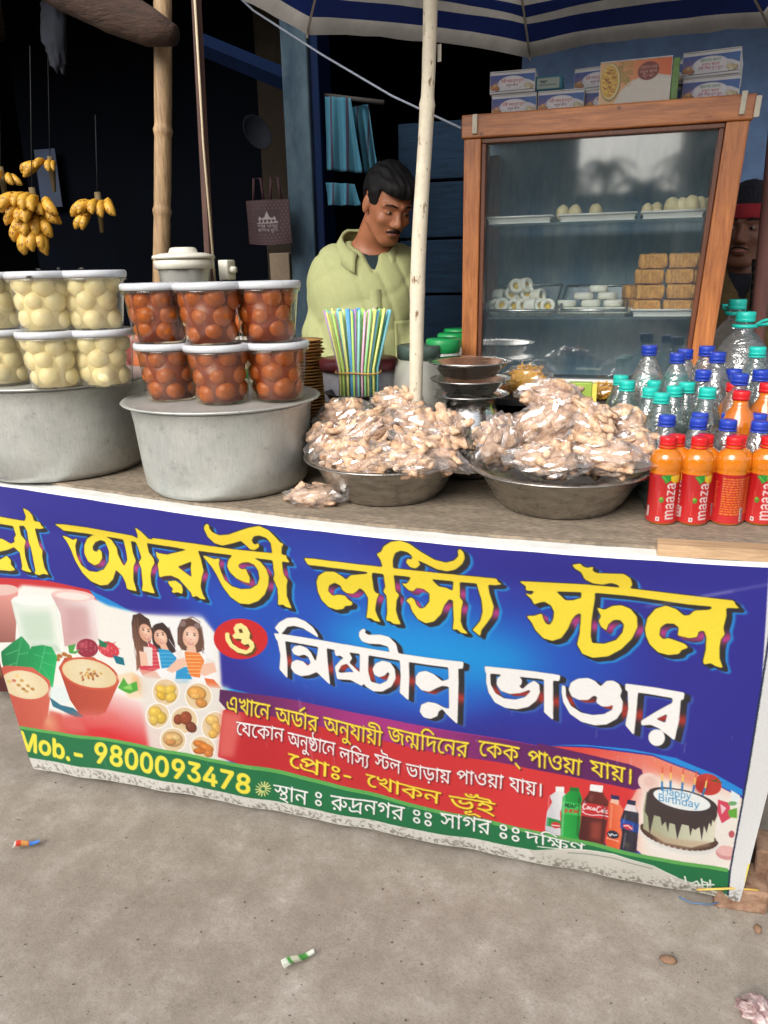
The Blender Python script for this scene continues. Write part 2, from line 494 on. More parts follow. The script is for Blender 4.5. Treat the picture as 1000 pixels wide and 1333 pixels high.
def words(C, name, x, y, wid, hgt, c, grow=0.0, ang=0.0):
    """a line of lettering on a canvas: left end (x, y), width and letter height in pixels"""
    L, w = TX[name]; ux = wid / w; cs = []; ca, sa = math.cos(ang), math.sin(ang)
    for key, gx in L:
        for k in GL[key]:
            cs.append([(x + (gx + px) * ux * ca + py * hgt / 700 * sa, y + (gx + px) * ux * sa - py * hgt / 700 * ca) for px, py in up(k, 1)])
    C.put(C.mask(cs, grow=grow), c)

# ------------------------------------------------------------------ outlines of the printed artwork (tenths of a canvas unit) and of the letters
OPS = json.loads('''[["bg"],["e",[7825,1668,3315,145,-278,1049],[28,90,200],0.75,31.9],["e",[8473,1822,1537,56,-134,616],[16,150,226],0.95,27.4],["e",[7349,2561,1808,43,-133,434],[30,110,214],0.6,20.5],["e",[6929,123,855,42,-125,398],[30,90,190],0.4,20.5],["f",[[216,1741,556,1797,1643,1714,2557,1756,3261,2061,3613,2421,2456,5166,-1182,5621]],[200,46,52],1,0.0,[]],["f",[[2557,1756,3077,1896,3510,2019,4268,2514,4840,3082,5395,3146,4712,3276,3028,2523]],[24,134,214],1,0.0,[]],["f",[[1063,1870,2205,1812,2887,1983,3673,1990,4821,1858,5033,2166,4852,3038,4861,3532,4374,4700,2585,4791,2213,4426,639,4516,138,3954,-503,3755,-80,2569]],[238,235,228],1,2.3,[]],["f",[[3311,2053,4818,1818,4946,2071,4801,2907,4373,3269,3119,3213]],[240,240,240],1,5.7,[]],["f",[[-158,3289,323,4419,1630,4164,2317,4126,3235,3830,3291,4390,3237,5042,-257,5044,-736,4893]],[206,66,66],0.9,4.6,[]],["f",[[1449,4191,2473,3676,3114,3709,3195,4192,3155,4555,1625,4657]],["L",249.9,360.1,[238,225,220],233.7,454.7,[212,44,50]],1,3.4,[]],["f",[[275,1978,690,1922,927,2003,516,3001,-121,3086]],["L",45.8,206.8,[222,150,140],29.2,303.2,[150,92,82]],1,0.0,[]],["e",[563,2025,375,-52,-37,106],[226,190,180],1,0.0],["f",[[699,2193,1168,2069,1770,2035,1741,2309,1537,3078,654,3010]],["L",59.7,247.8,[216,226,214],177.7,230.4,[238,238,230]],1,0.0,[]],["f",[[832,2417,1544,2283,1429,2896,776,2964]],[186,208,186],0.7,5.7,[]],["e",[1252,2128,518,-50,-47,106],[240,240,236],1,0.0],["f",[[1656,1968,2080,1831,2573,1852,2611,2029,2444,2706,1621,2937,1741,2309]],["L",152.3,234.3,[205,160,160],257.7,217.6,[236,226,224]],1,0.0,[]],["f",[[1892,2172,2391,2093,2253,2681,1720,2851]],[196,150,152],0.7,5.7,[]],["s",[763,2312,702,2975],1.37,[250,250,248],0.6,0.6],["s",[1711,2201,1540,3021],1.82,[252,252,250],0.7,0.6],["s",[1707,2116,1586,2844],1.14,[170,190,172],0.5,0.7],["s",[2566,2065,2437,2679],1.6,[250,246,246],0.7,0.6],["f",[[840,2984,1455,2920,1511,3053,961,3136]],[170,196,172],0.6,2.3,[]],["e",[2150,1919,475,-34,-49,107],[238,196,190],1,0.0],["e",[2145,1934,374,-27,-32,69],[244,226,220],1,0.0],["e",[2109,2902,208,34,-133,181],[150,40,62],1,0.0],["e",[2040,2857,107,-18,-21,60],[190,80,96],0.7,1.1],["e",[1936,2817,16,-3,-4,10],[226,150,140],0.8,0.0],["e",[2024,2831,16,-3,-4,10],[226,150,140],0.8,0.0],["e",[2133,2785,16,-3,-4,11],[226,150,140],0.8,0.0],["e",[2220,2799,16,-2,-4,11],[226,150,140],0.8,0.0],["e",[2328,2753,16,-2,-4,11],[226,150,140],0.8,0.0],["e",[1899,2922,16,-3,-3,10],[226,150,140],0.8,0.0],["e",[2008,2876,16,-3,-3,10],[226,150,140],0.8,0.0],["e",[2096,2890,16,-3,-4,11],[226,150,140],0.8,0.0],["e",[2204,2844,16,-2,-3,11],[226,150,140],0.8,0.0],["e",[2291,2858,16,-2,-3,11],[226,150,140],0.8,0.0],["e",[1883,2967,17,-3,-3,10],[226,150,140],0.8,0.0],["e",[1971,2981,17,-3,-3,10],[226,150,140],0.8,0.0],["e",[2080,2935,16,-3,-3,10],[226,150,140],0.8,0.0],["e",[2168,2949,16,-3,-4,11],[226,150,140],0.8,0.0],["e",[2276,2903,16,-2,-4,11],[226,150,140],0.8,0.0],["e",[2592,2851,218,35,-108,151],[206,58,72],1,0.0],["e",[2515,2835,105,-17,-21,60],[232,120,120],0.6,1.1],["e",[2425,2808,14,-3,-3,9],[246,190,180],0.8,0.0],["e",[2502,2823,14,-2,-3,9],[246,190,180],0.8,0.0],["e",[2600,2779,14,-3,-3,9],[246,190,180],0.8,0.0],["e",[2677,2794,14,-2,-3,9],[246,190,180],0.8,0.0],["e",[2774,2749,13,-2,-3,9],[246,190,180],0.8,0.0],["e",[2394,2898,14,-3,-3,9],[246,190,180],0.8,0.0],["e",[2492,2853,14,-2,-3,9],[246,190,180],0.8,0.0],["e",[2569,2869,14,-3,-3,9],[246,190,180],0.8,0.0],["e",[2667,2824,13,-2,-3,9],[246,190,180],0.8,0.0],["e",[2743,2839,14,-2,-3,9],[246,190,180],0.8,0.0],["e",[2384,2928,14,-3,-4,9],[246,190,180],0.8,0.0],["e",[2461,2943,14,-2,-3,9],[246,190,180],0.8,0.0],["e",[2559,2899,14,-3,-3,8],[246,190,180],0.8,0.0],["e",[2636,2914,14,-3,-3,9],[246,190,180],0.8,0.0],["e",[2733,2869,14,-2,-3,9],[246,190,180],0.8,0.0],["f",[[1699,2911,1890,2852,1783,3011,1960,2940,1821,3047,1682,3055]],[70,160,70],1,0.0,[]],["f",[[2419,2682,2563,2742,2653,2671,2532,2832,2402,2826]],[30,120,80],1,0.0,[]],
["s",[2623,2761,2816,2672],1.14,[214,60,80],1,0.0],["s",[2706,2803,2879,2774],1.14,[214,60,80],1,0.0],["f",[[2643,2941,2887,2942,2871,3086,2674,3091]],[16,110,128],1,0.0,[]],["e",[1448,3134,57,15,-33,38],[176,110,50],1,0.0],["e",[1568,3087,56,15,-33,38],[176,110,50],1,0.0],["e",[1661,3115,56,15,-33,38],[176,110,50],1,0.0],["e",[1372,3202,57,15,-33,38],[176,110,50],1,0.0],["e",[1585,3183,57,15,-33,39],[176,110,50],1,0.0],["f",[[115,3226,393,3046,708,2861,829,3014,796,3301,626,3579,57,3684,60,3431]],["L",12.3,325.3,[14,120,66],79.6,330.1,[30,150,84]],1,0.0,[]],["f",[[856,3038,1125,2970,1329,2982,1388,3157,1205,3524,1083,3767,779,3642,616,3411]],["L",77.6,316.3,[20,140,78],126.0,351.5,[28,180,96]],1,0.0,[]],["s",[697,2891,324,3536],1.03,[110,206,140],0.8,0.0],["s",[537,3140,206,3270],1.03,[110,206,140],0.8,0.0],["s",[505,3229,739,3168],1.03,[110,206,140],0.8,0.0],["s",[414,3383,121,3507],1.03,[110,206,140],0.8,0.0],["s",[1188,2989,848,3548],1.03,[110,206,140],0.8,0.0],["s",[1108,3114,1354,3106],1.03,[110,206,140],0.8,0.0],["s",[1007,3299,1269,3345],1.03,[110,206,140],0.8,0.0],["s",[1076,3204,876,3177],1.03,[110,206,140],0.8,0.0],["s",[957,3391,1074,3599],1.03,[110,206,140],0.8,0.0],["f",[[-39,3556,132,3478,748,3435,1063,3629,1025,3832,681,4496,510,4631,-105,4626]],["L",-15.4,427.1,[190,78,62],88.2,413.3,[206,100,80]],1,0.0,[]],["e",[446,3787,554,26,-187,298],[205,92,70],1,0.0],["e",[443,3794,521,25,-168,269],["R",45.1,377.2,[236,222,186],36.5,[226,206,166]],1,0.0],["e",[212,3748,47,8,-23,30],[206,110,90],1,0.0],["e",[292,3822,47,8,-23,29],[190,140,70],1,0.0],["e",[377,3881,46,8,-23,29],[170,120,60],1,0.0],["e",[95,3778,47,8,-23,29],[220,190,110],1,0.0],["e",[509,3806,47,8,-23,30],[196,150,80],1,0.0],["e",[318,3650,47,8,-22,29],[236,200,130],1,0.0],["e",[599,3850,47,8,-23,30],[180,130,60],1,0.0],["e",[398,3723,47,8,-23,30],[206,160,90],1,0.0],["e",[435,3915,47,8,-23,29],[200,160,90],1,0.0],["f",[[521,4602,855,4207,1122,4239,1099,4592,765,4652]],["R",73.9,443.3,[226,160,120],29.6,[206,90,76]],0.9,2.3,[]],["e",[1218,3874,245,40,-135,178],[222,234,232],0.9,2.3],["f",[[946,3956,1149,4067,1419,4083,1609,4223,1428,4250,955,4123]],[24,96,122],0.9,0.0,[]],["f",[[1350,3361,1541,3162,2188,3059,2626,3325,2648,3407,2095,4091,1896,4179,1534,4192,1399,3945]],["L",129.8,365.1,[176,66,48],249.9,360.1,[196,84,62]],1,0.0,[]],["e",[2007,3385,599,63,-201,295],[206,88,62],1,0.0],["e",[1998,3387,553,57,-175,257],["R",194.0,338.2,[232,218,184],43.3,[224,204,160]],1,0.0],["e",[2031,3409,43,-6,-8,23],[190,130,60],1,0.0],["e",[1954,3434,1,33,-28,11],[214,170,90],1,0.0],["e",[2011,3388,-42,27,-9,-15],[160,100,50],1,0.0],["e",[2038,3433,-27,-16,22,-21],[190,130,60],1,0.0],["e",[1900,3424,25,-36,23,3],[214,170,90],1,0.0],["e",[2102,3375,43,-7,-8,23],[160,100,50],1,0.0],["e",[1944,3470,1,32,-28,11],[190,130,60],1,0.0],["e",[1945,3375,-42,27,-9,-16],[214,170,90],1,0.0],["e",[2143,3412,-27,-16,22,-21],[160,100,50],1,0.0],["e",[1819,3469,25,-37,23,2],[190,130,60],1,0.0],["e",[2104,3332,43,-7,-8,23],[214,170,90],1,0.0],["e",[2032,3484,1,32,-28,11],[160,100,50],1,0.0],["e",[1812,3402,-42,27,-9,-15],[190,130,60],1,0.0],["e",[2243,3356,-27,-16,22,-21],[214,170,90],1,0.0],["e",[1815,3522,26,-36,23,3],[160,100,50],1,0.0],["e",[1998,3314,43,-7,-8,22],[190,130,60],1,0.0],["f",[[1059,4318,1656,4089,2343,4051,2441,4248,1135,4587]],[216,110,100],0.5,4.6,[]],["f",[[2591,3331,3002,3176,3229,3264,3274,3468,3139,3634,2709,3708]],["R",313.9,339.3,[226,146,70],25.1,[238,214,180]],0.95,1.7,[]],["f",[[2544,3566,2755,3332,2813,3449,3044,3339,3018,3513,2786,3624,2663,3602]],[78,168,60],1,0.0,[]],["f",[[2649,3548,2887,3422,2881,3537]],[140,206,100],1,0.0,[]],["f",[[3319,2219,3406,2050,3580,1992,3743,2062,3742,2258,3639,2487,3435,2734,3246,3021,3109,3143,3233,2769,3248,2485]],["L",337.7,204.1,[70,46,40],325.3,304.8,[140,96,76]],1,0.0,[]],["f",[[3735,2231,3844,2128,4013,2071,4104,2166,4128,2385,4112,2584,3950,2670,3692,2660,3676,2466]],[60,42,40],1,0.0,[]],
["f",[[4277,2135,4407,1946,4595,1898,4747,1968,4734,2220,4698,2449,4528,2537,4264,2529,4189,2430]],["L",431.2,201.8,[90,62,54],468.1,250.8,[110,76,60]],1,0.0,[]],["e",[3576,2343,145,-62,7,159],["R",360.2,231.1,[246,208,186],14.8,[214,158,130]],1,0.0],["e",[3874,2375,141,-70,19,139],["R",389.9,234.2,[248,212,190],14.8,[220,166,138]],1,0.0],["e",[4494,2250,157,-19,-76,208],["R",450.2,222.0,[250,216,196],17.1,[224,174,148]],1,0.0],["f",[[4384,2423,4535,2410,4528,2537,4314,2562]],[232,188,164],1,0.0,[]],["f",[[3820,2496,3950,2473,3977,2581,3816,2610]],[230,182,156],1,0.0,[]],["s",[3415,2119,3299,2616,3154,3008],1.6,[150,104,84],0.7,0.0],["s",[3491,2078,3350,2608,3275,2931],1.6,[150,104,84],0.7,0.0],["s",[3338,2258,3200,2775,3158,3093],1.6,[150,104,84],0.7,0.0],["s",[4113,2137,4134,2412,4096,2587],1.71,[84,58,52],0.8,0.0],["s",[3803,2163,3695,2406,3669,2636],1.71,[84,58,52],0.8,0.0],["s",[4350,2039,4229,2395,4239,2561],2.05,[124,88,74],0.8,0.0],["s",[4761,2021,4724,2305,4651,2514],2.05,[124,88,74],0.8,0.0],["s",[4429,1969,4634,1864,4756,1939],2.05,[124,88,74],0.8,0.0],["f",[[3601,2507,3720,2570,3670,2974,3220,3195,3202,3057,3454,2674]],[206,60,76],1,0.0,[]],["f",[[3760,2591,3977,2581,4092,2700,3973,2891,3703,2968]],[36,150,204],1,0.0,[]],["f",[[4037,2879,4261,2838,4285,3059,3931,3124]],[40,150,206],1,0.0,[]],["f",[[4286,2553,4589,2525,4639,2656,4452,3000,4271,3005,4247,2784]],[232,130,60],1,0.0,[]],["f",[[4546,2983,4723,2977,4827,3127,4556,3150]],[226,110,60],1,0.0,[]],["s",[3454,2674,3755,2606],0.8,[240,180,180],1,0.0],["s",[4280,2624,4607,2564],0.91,[250,214,150],1,0.0],["s",[3446,2746,3732,2681],0.8,[240,180,180],1,0.0],["s",[4268,2691,4588,2632],0.91,[250,214,150],1,0.0],["s",[3439,2817,3708,2755],0.8,[240,180,180],1,0.0],["s",[4255,2758,4568,2700],0.91,[250,214,150],1,0.0],["s",[3431,2889,3684,2830],0.8,[240,180,180],1,0.0],["s",[4243,2825,4549,2768],0.91,[250,214,150],1,0.0],["s",[3424,2961,3661,2905],0.8,[240,180,180],1,0.0],["s",[4230,2892,4529,2836],0.91,[250,214,150],1,0.0],["s",[3416,3033,3637,2980],0.8,[240,180,180],1,0.0],["s",[4217,2959,4509,2905],0.91,[250,214,150],1,0.0],["s",[3764,2675,4055,2623],0.68,[160,216,240],1,0.0],["s",[3741,2750,4032,2697],0.68,[160,216,240],1,0.0],["s",[3717,2824,4010,2771],0.68,[160,216,240],1,0.0],["s",[3694,2899,3987,2846],0.68,[160,216,240],1,0.0],["e",[3558,2254,36,-7,-2,7],[80,54,48],1,0.0],["e",[3546,2292,25,-4,-5,15],[44,32,32],1,0.0],["e",[3664,2263,35,-6,-3,8],[80,54,48],1,0.0],["e",[3651,2302,25,-4,-4,15],[44,32,32],1,0.0],["e",[3835,2303,36,-6,-2,8],[80,54,48],1,0.0],["e",[3823,2342,24,-5,-5,15],[44,32,32],1,0.0],["e",[3952,2268,36,-6,-2,8],[80,54,48],1,0.0],["e",[3941,2307,24,-4,-5,15],[44,32,32],1,0.0],["e",[4448,2180,34,-6,-2,7],[80,54,48],1,0.0],["e",[4437,2218,23,-4,-4,15],[44,32,32],1,0.0],["e",[4590,2168,34,-6,-2,8],[80,54,48],1,0.0],["e",[4579,2206,23,-4,-4,15],[44,32,32],1,0.0],["e",[3583,2370,21,-4,-4,12],[206,150,126],1,0.0],["e",[3865,2404,21,-3,-4,12],[206,150,126],1,0.0],["e",[4481,2294,20,-4,-4,12],[206,150,126],1,0.0],["e",[3578,2434,39,1,-10,20],[190,70,76],1,0.0],["e",[3579,2430,32,0,-4,9],[250,244,240],1,0.0],["e",[3878,2458,39,1,-10,20],[190,70,76],1,0.0],["e",[3880,2454,31,0,-5,9],[250,244,240],1,0.0],["e",[4459,2367,49,2,-9,20],[190,70,76],1,0.0],["e",[4461,2363,38,1,-5,9],[250,244,240],1,0.0],["f",[[3440,2620,3634,2600,3519,2958,3335,2991]],[232,222,214],1,0.0,[]],["f",[[4117,2569,4264,2529,4233,2731,4081,2787]],[236,230,224],1,0.0,[]],["f",[[4687,2591,4853,2616,4826,2818,4588,2834]],[230,226,220],1,0.0,[]],["f",[[3311,2727,3468,2728,3424,2961,3246,3021]],[236,192,168],1,0.0,[]],["f",[[4083,2730,4251,2671,4270,2808,3903,3016,3792,2980]],[236,192,168],1,0.0,[]],["f",[[4592,2721,4815,2652,4826,2818,4554,2953,4478,2911]],[236,192,168],1,0.0,[]],["s",[3561,2486,3570,2653],1.14,[220,220,230],1,0.0],["s",[4041,2373,4151,2605],1.14,[220,220,230],1,0.0],["s",[4661,2428,4762,2633],1.14,[220,220,230],1,0.0],
["s",[3434,2060,3585,1978,3710,2068],1.14,[60,50,60],1,0.0],["s",[3770,2169,3991,2047],1.37,[230,230,236],1,0.0],["e",[4412,2028,62,-11,-17,59],[150,130,130],0.7,0.0],["e",[4675,2023,60,-11,-17,58],[150,130,130],0.7,0.0],["f",[[3158,3093,3568,3048,3636,3177,3268,3243]],[226,170,150],0.8,1.1,[]],["f",[[3840,3169,4253,3065,4146,3170,3871,3220]],[110,180,214],0.7,1.7,[]],["f",[[3119,3213,4984,3083,4536,4670,2872,4674]],[226,220,212],0.9,4.6,[]],["e",[3637,3418,257,43,-189,280],[246,244,240],1,0.0],["e",[3637,3418,236,40,-174,258],["R",363.7,341.8,[196,160,110],19.4,[226,200,160]],1,0.0],["e",[3569,3388,125,21,-62,91],[182,152,64],1,0.0],["e",[3563,3377,108,19,-51,75],[228,190,80],1,0.0],["e",[3532,3369,45,7,-18,27],[255,224,101],0.8,0.7],["e",[3751,3355,132,-81,25,69],[182,152,64],1,0.0],["e",[3745,3345,114,-70,20,56],[228,190,80],1,0.0],["e",[3720,3335,46,-28,7,21],[255,224,101],0.8,0.7],["e",[3513,3511,68,52,-72,67],[176,140,48],1,0.0],["e",[3507,3501,58,44,-59,55],[220,176,60],1,0.0],["e",[3486,3495,23,18,-22,20],[255,209,79],0.8,0.7],["e",[3720,3502,133,-81,25,70],[182,152,64],1,0.0],["e",[3714,3492,114,-69,20,57],[228,190,80],1,0.0],["e",[3689,3482,46,-28,7,21],[255,224,101],0.8,0.7],["e",[4314,3365,248,43,-180,280],[246,244,240],1,0.0],["e",[4314,3365,228,40,-166,257],["R",431.4,336.5,[196,160,110],19.4,[226,200,160]],1,0.0],["e",[4300,3311,193,-4,-65,138],[177,128,64],1,0.0],["e",[4294,3301,166,-4,-53,112],[222,160,80],1,0.0],["e",[4250,3282,68,-2,-20,41],[255,191,101],0.8,0.7],["e",[4338,3488,119,-2,-44,92],[164,112,56],1,0.0],["e",[4332,3478,102,-2,-36,75],[206,140,70],1,0.0],["e",[4307,3468,42,-1,-13,28],[242,168,90],0.8,0.7],["e",[4250,3377,112,-21,-18,60],[185,140,76],1,0.0],["e",[4244,3367,96,-18,-15,49],[232,176,96],1,0.0],["e",[4222,3365,39,-7,-6,18],[255,209,119],0.8,0.7],["e",[3302,3918,233,39,-184,265],[246,244,240],1,0.0],["e",[3302,3918,212,35,-168,243],["R",330.2,391.8,[196,160,110],17.1,[226,200,160]],1,0.0],["e",[3271,3866,152,-26,-40,121],[182,152,64],1,0.0],["e",[3264,3856,131,-23,-32,99],[228,190,80],1,0.0],["e",[3237,3838,53,-9,-12,36],[255,224,101],0.8,0.7],["e",[3372,3948,110,-2,-63,123],[171,144,56],1,0.0],["e",[3365,3938,95,-2,-51,101],[214,180,70],1,0.0],["e",[3348,3918,39,-1,-19,37],[251,213,90],0.8,0.7],["e",[3187,4023,102,-18,-35,106],[177,150,67],1,0.0],["e",[3181,4013,87,-16,-29,86],[222,188,84],1,0.0],["e",[3167,3997,35,-7,-11,31],[255,222,106],0.8,0.7],["e",[3858,3904,256,43,-188,282],[246,244,240],1,0.0],["e",[3858,3904,235,40,-173,259],["R",385.8,390.4,[196,160,110],19.4,[226,200,160]],1,0.0],["e",[3730,3913,93,-2,-53,108],[112,52,32],1,0.0],["e",[3724,3902,80,-1,-43,89],[140,66,40],1,0.0],["e",[3711,3886,32,0,-16,33],[168,85,56],0.8,0.7],["e",[3905,3853,123,-3,-67,138],[120,57,33],1,0.0],["e",[3899,3842,106,-2,-55,114],[150,72,42],1,0.0],["e",[3878,3819,44,-1,-20,42],[180,92,59],0.8,0.7],["e",[3964,4013,77,60,-100,95],[96,46,32],1,0.0],["e",[3958,4003,66,51,-82,77],[120,58,40],1,0.0],["e",[3934,3988,27,21,-29,29],[146,76,56],0.8,0.7],["e",[4464,3878,222,39,-190,297],[246,244,240],1,0.0],["e",[4464,3878,202,35,-175,274],["R",446.4,387.8,[196,160,110],17.1,[226,200,160]],1,0.0],["e",[4463,3778,134,-3,-50,108],[185,152,88],1,0.0],["e",[4457,3768,115,-3,-41,88],[232,190,110],1,0.0],["e",[4429,3754,47,-1,-15,33],[255,224,135],0.8,0.7],["e",[4499,3914,98,-33,-15,130],[177,140,72],1,0.0],["e",[4493,3904,85,-29,-12,106],[222,176,90],1,0.0],["e",[4482,3879,35,-12,-4,38],[255,209,112],0.8,0.7],["e",[4399,4047,96,-18,-27,91],[180,140,67],1,0.0],["e",[4393,4037,83,-16,-22,75],[226,176,84],1,0.0],["e",[4378,4025,34,-6,-8,28],[255,209,106],0.8,0.7],["e",[3482,4342,247,42,-172,251],[246,244,240],1,0.0],["e",[3482,4342,226,38,-156,229],["R",348.2,434.2,[196,160,110],18.2,[226,200,160]],1,0.0],["e",[3487,4327,204,-4,-78,154],[171,136,88],1,0.0],["e",[3481,4317,176,-4,-64,126],[214,170,110],1,0.0],["e",[3436,4293,72,-1,-23,46],[251,202,135],0.8,0.7],["e",[3417,4396,118,-20,-20,61],[160,112,64],1,0.0],
["e",[3411,4386,101,-18,-17,50],[200,140,80],1,0.0],["e",[3387,4384,42,-7,-6,18],[236,168,101],0.8,0.7],["e",[3564,4285,85,14,-41,61],[180,152,104],1,0.0],["e",[3558,4274,73,13,-34,50],[226,190,130],1,0.0],["e",[3540,4272,30,5,-13,18],[255,224,157],0.8,0.7],["e",[4089,4363,241,41,-156,237],[246,244,240],1,0.0],["e",[4089,4363,221,38,-141,214],["R",408.9,436.3,[196,160,110],18.2,[226,200,160]],1,0.0],["e",[4058,4311,154,-3,-37,77],[164,96,40],1,0.0],["e",[4052,4300,132,-2,-30,64],[206,120,50],1,0.0],["e",[4016,4297,54,-1,-11,23],[242,146,68],0.8,0.7],["e",[4171,4348,138,24,-50,76],[171,104,43],1,0.0],["e",[4165,4337,118,21,-41,63],[214,130,54],1,0.0],["e",[4129,4334,48,8,-15,23],[251,157,72],0.8,0.7],["e",[4000,4451,148,-27,-19,61],[156,86,35],1,0.0],["e",[3993,4440,128,-23,-15,50],[196,108,44],1,0.0],["e",[3961,4440,52,-9,-6,19],[231,132,61],0.8,0.7],["e",[4183,4460,98,-17,-23,77],[164,99,48],1,0.0],["e",[4177,4450,84,-15,-19,63],[206,124,60],1,0.0],["e",[4160,4443,35,-6,-6,23],[242,150,79],0.8,0.7],["f",[[4882,3457,8316,3512,9931,3443,10998,3377,11427,3567,11659,4770,9933,4793,5161,4595,4361,4486,4736,3555]],["L",518.0,397.0,[190,36,44],993.2,414.4,[214,52,54]],1,0.0,[]],["f",[[4705,3561,5117,3554,4699,4422,4361,4486]],[226,120,110],0.7,4.6,[]],["f",[[10092,3193,10671,3113,11481,3076,12045,3241,12473,3482,12707,3599,12772,4947,11558,4863,11076,4470,11377,3576,11201,3339,10415,3282]],["L",1056.7,311.9,[222,70,58],1215.0,438.3,[244,230,214]],1,0.0,[]],["f",[[11395,3438,11806,3310,12323,3469,12699,3666,12763,4893,11532,4826,11375,4126]],[240,234,226],1,8.0,[]],["f",[[11384,3106,12045,3241,12421,3465,12027,3483,11612,3371]],[230,120,84],0.7,5.7,[]],["f",[[10092,3179,10669,3087,11479,3050,12072,3224,12468,3457,12698,3548,12681,3446,12287,3226,11774,3038,11176,3023,10565,3079]],[34,140,222],1,0.0,[]],["f",[[4792,3148,4968,3143,8354,3127,11197,3286,11365,3336,11395,3438,11384,3656,11295,3714,8311,3570,4807,3513,4714,3375]],["L",492.3,330.7,[86,30,84],723.6,327.8,[168,48,126]],1,0.0,[]],["f",[[7877,3123,11197,3286,11365,3336,11395,3438,11384,3656,11295,3714,7946,3559]],["L",810.4,324.6,[168,48,126],982.0,339.6,[96,32,96]],1,0.0,[]],["f",[[9930,3169,11197,3286,11365,3336,11395,3438,11384,3656,11295,3714,9931,3637]],[94,32,92],1,0.0,[]],["e",[11475,3531,142,6,-5,161],[236,206,196],1,0.0],["e",[11484,3516,81,-15,9,93],[226,186,176],0.7,1.1],["e",[12665,4580,144,3,5,122],[214,150,150],1,0.0],["e",[12658,4540,134,3,4,95],[234,184,180],1,0.0],["e",[12237,3419,174,50,-22,178],[196,60,52],1,0.0],["e",[12165,3471,87,-15,16,117],[170,44,40],0.8,2.3],["s",[12306,3354,12355,3293],1.71,[70,90,40],1,0.0],["s",[12264,3335,12405,3363],1.71,[70,90,40],1,0.0],["f",[[12401,3654,12556,3693,12618,3948,12516,4063,12423,3864]],[214,70,96],1,0.0,[]],["f",[[12442,3727,12532,3790,12490,3905]],[240,200,206],1,0.0,[]],["f",[[12558,3826,12667,3765,12698,3946,12597,3939]],[100,170,60],1,0.0,[]],["f",[[12539,3471,12670,3553,12667,3765,12573,3676]],[232,240,240],1,0.0,[]],["e",[12596,3698,58,-10,7,39],[110,170,110],1,0.0],["e",[12677,4234,40,-8,12,66],[190,90,100],1,0.0],["e",[11985,4417,563,64,-15,276],[228,226,222],1,0.0],["e",[11980,4377,540,62,-14,247],[206,200,196],1,0.0],["e",[11987,4348,508,58,-13,219],[78,54,46],1,0.0],["e",[12488,4427,43,-9,8,46],[86,60,50],1,0.0],["e",[12475,4459,43,-9,8,45],[86,60,50],1,0.0],["e",[12450,4488,42,-9,7,45],[86,60,50],1,0.0],["e",[12412,4513,43,-9,8,46],[86,60,50],1,0.0],["e",[12364,4535,43,-9,7,46],[86,60,50],1,0.0],["e",[12305,4553,43,-9,7,46],[86,60,50],1,0.0],["e",[12238,4566,43,-9,7,46],[86,60,50],1,0.0],["e",[12164,4574,44,-9,7,46],[86,60,50],1,0.0],["e",[12085,4576,44,-9,7,46],[86,60,50],1,0.0],["e",[12004,4573,44,-9,6,46],[86,60,50],1,0.0],["e",[11922,4564,44,-9,6,47],[86,60,50],1,0.0],["e",[11841,4551,45,-10,6,46],[86,60,50],1,0.0],["e",[11765,4532,44,-10,5,46],[86,60,50],1,0.0],["e",[11694,4509,44,-10,5,46],[86,60,50],1,0.0],["e",[11631,4481,44,-9,5,47],[86,60,50],1,0.0],["e",[11577,4451,44,-9,5,47],
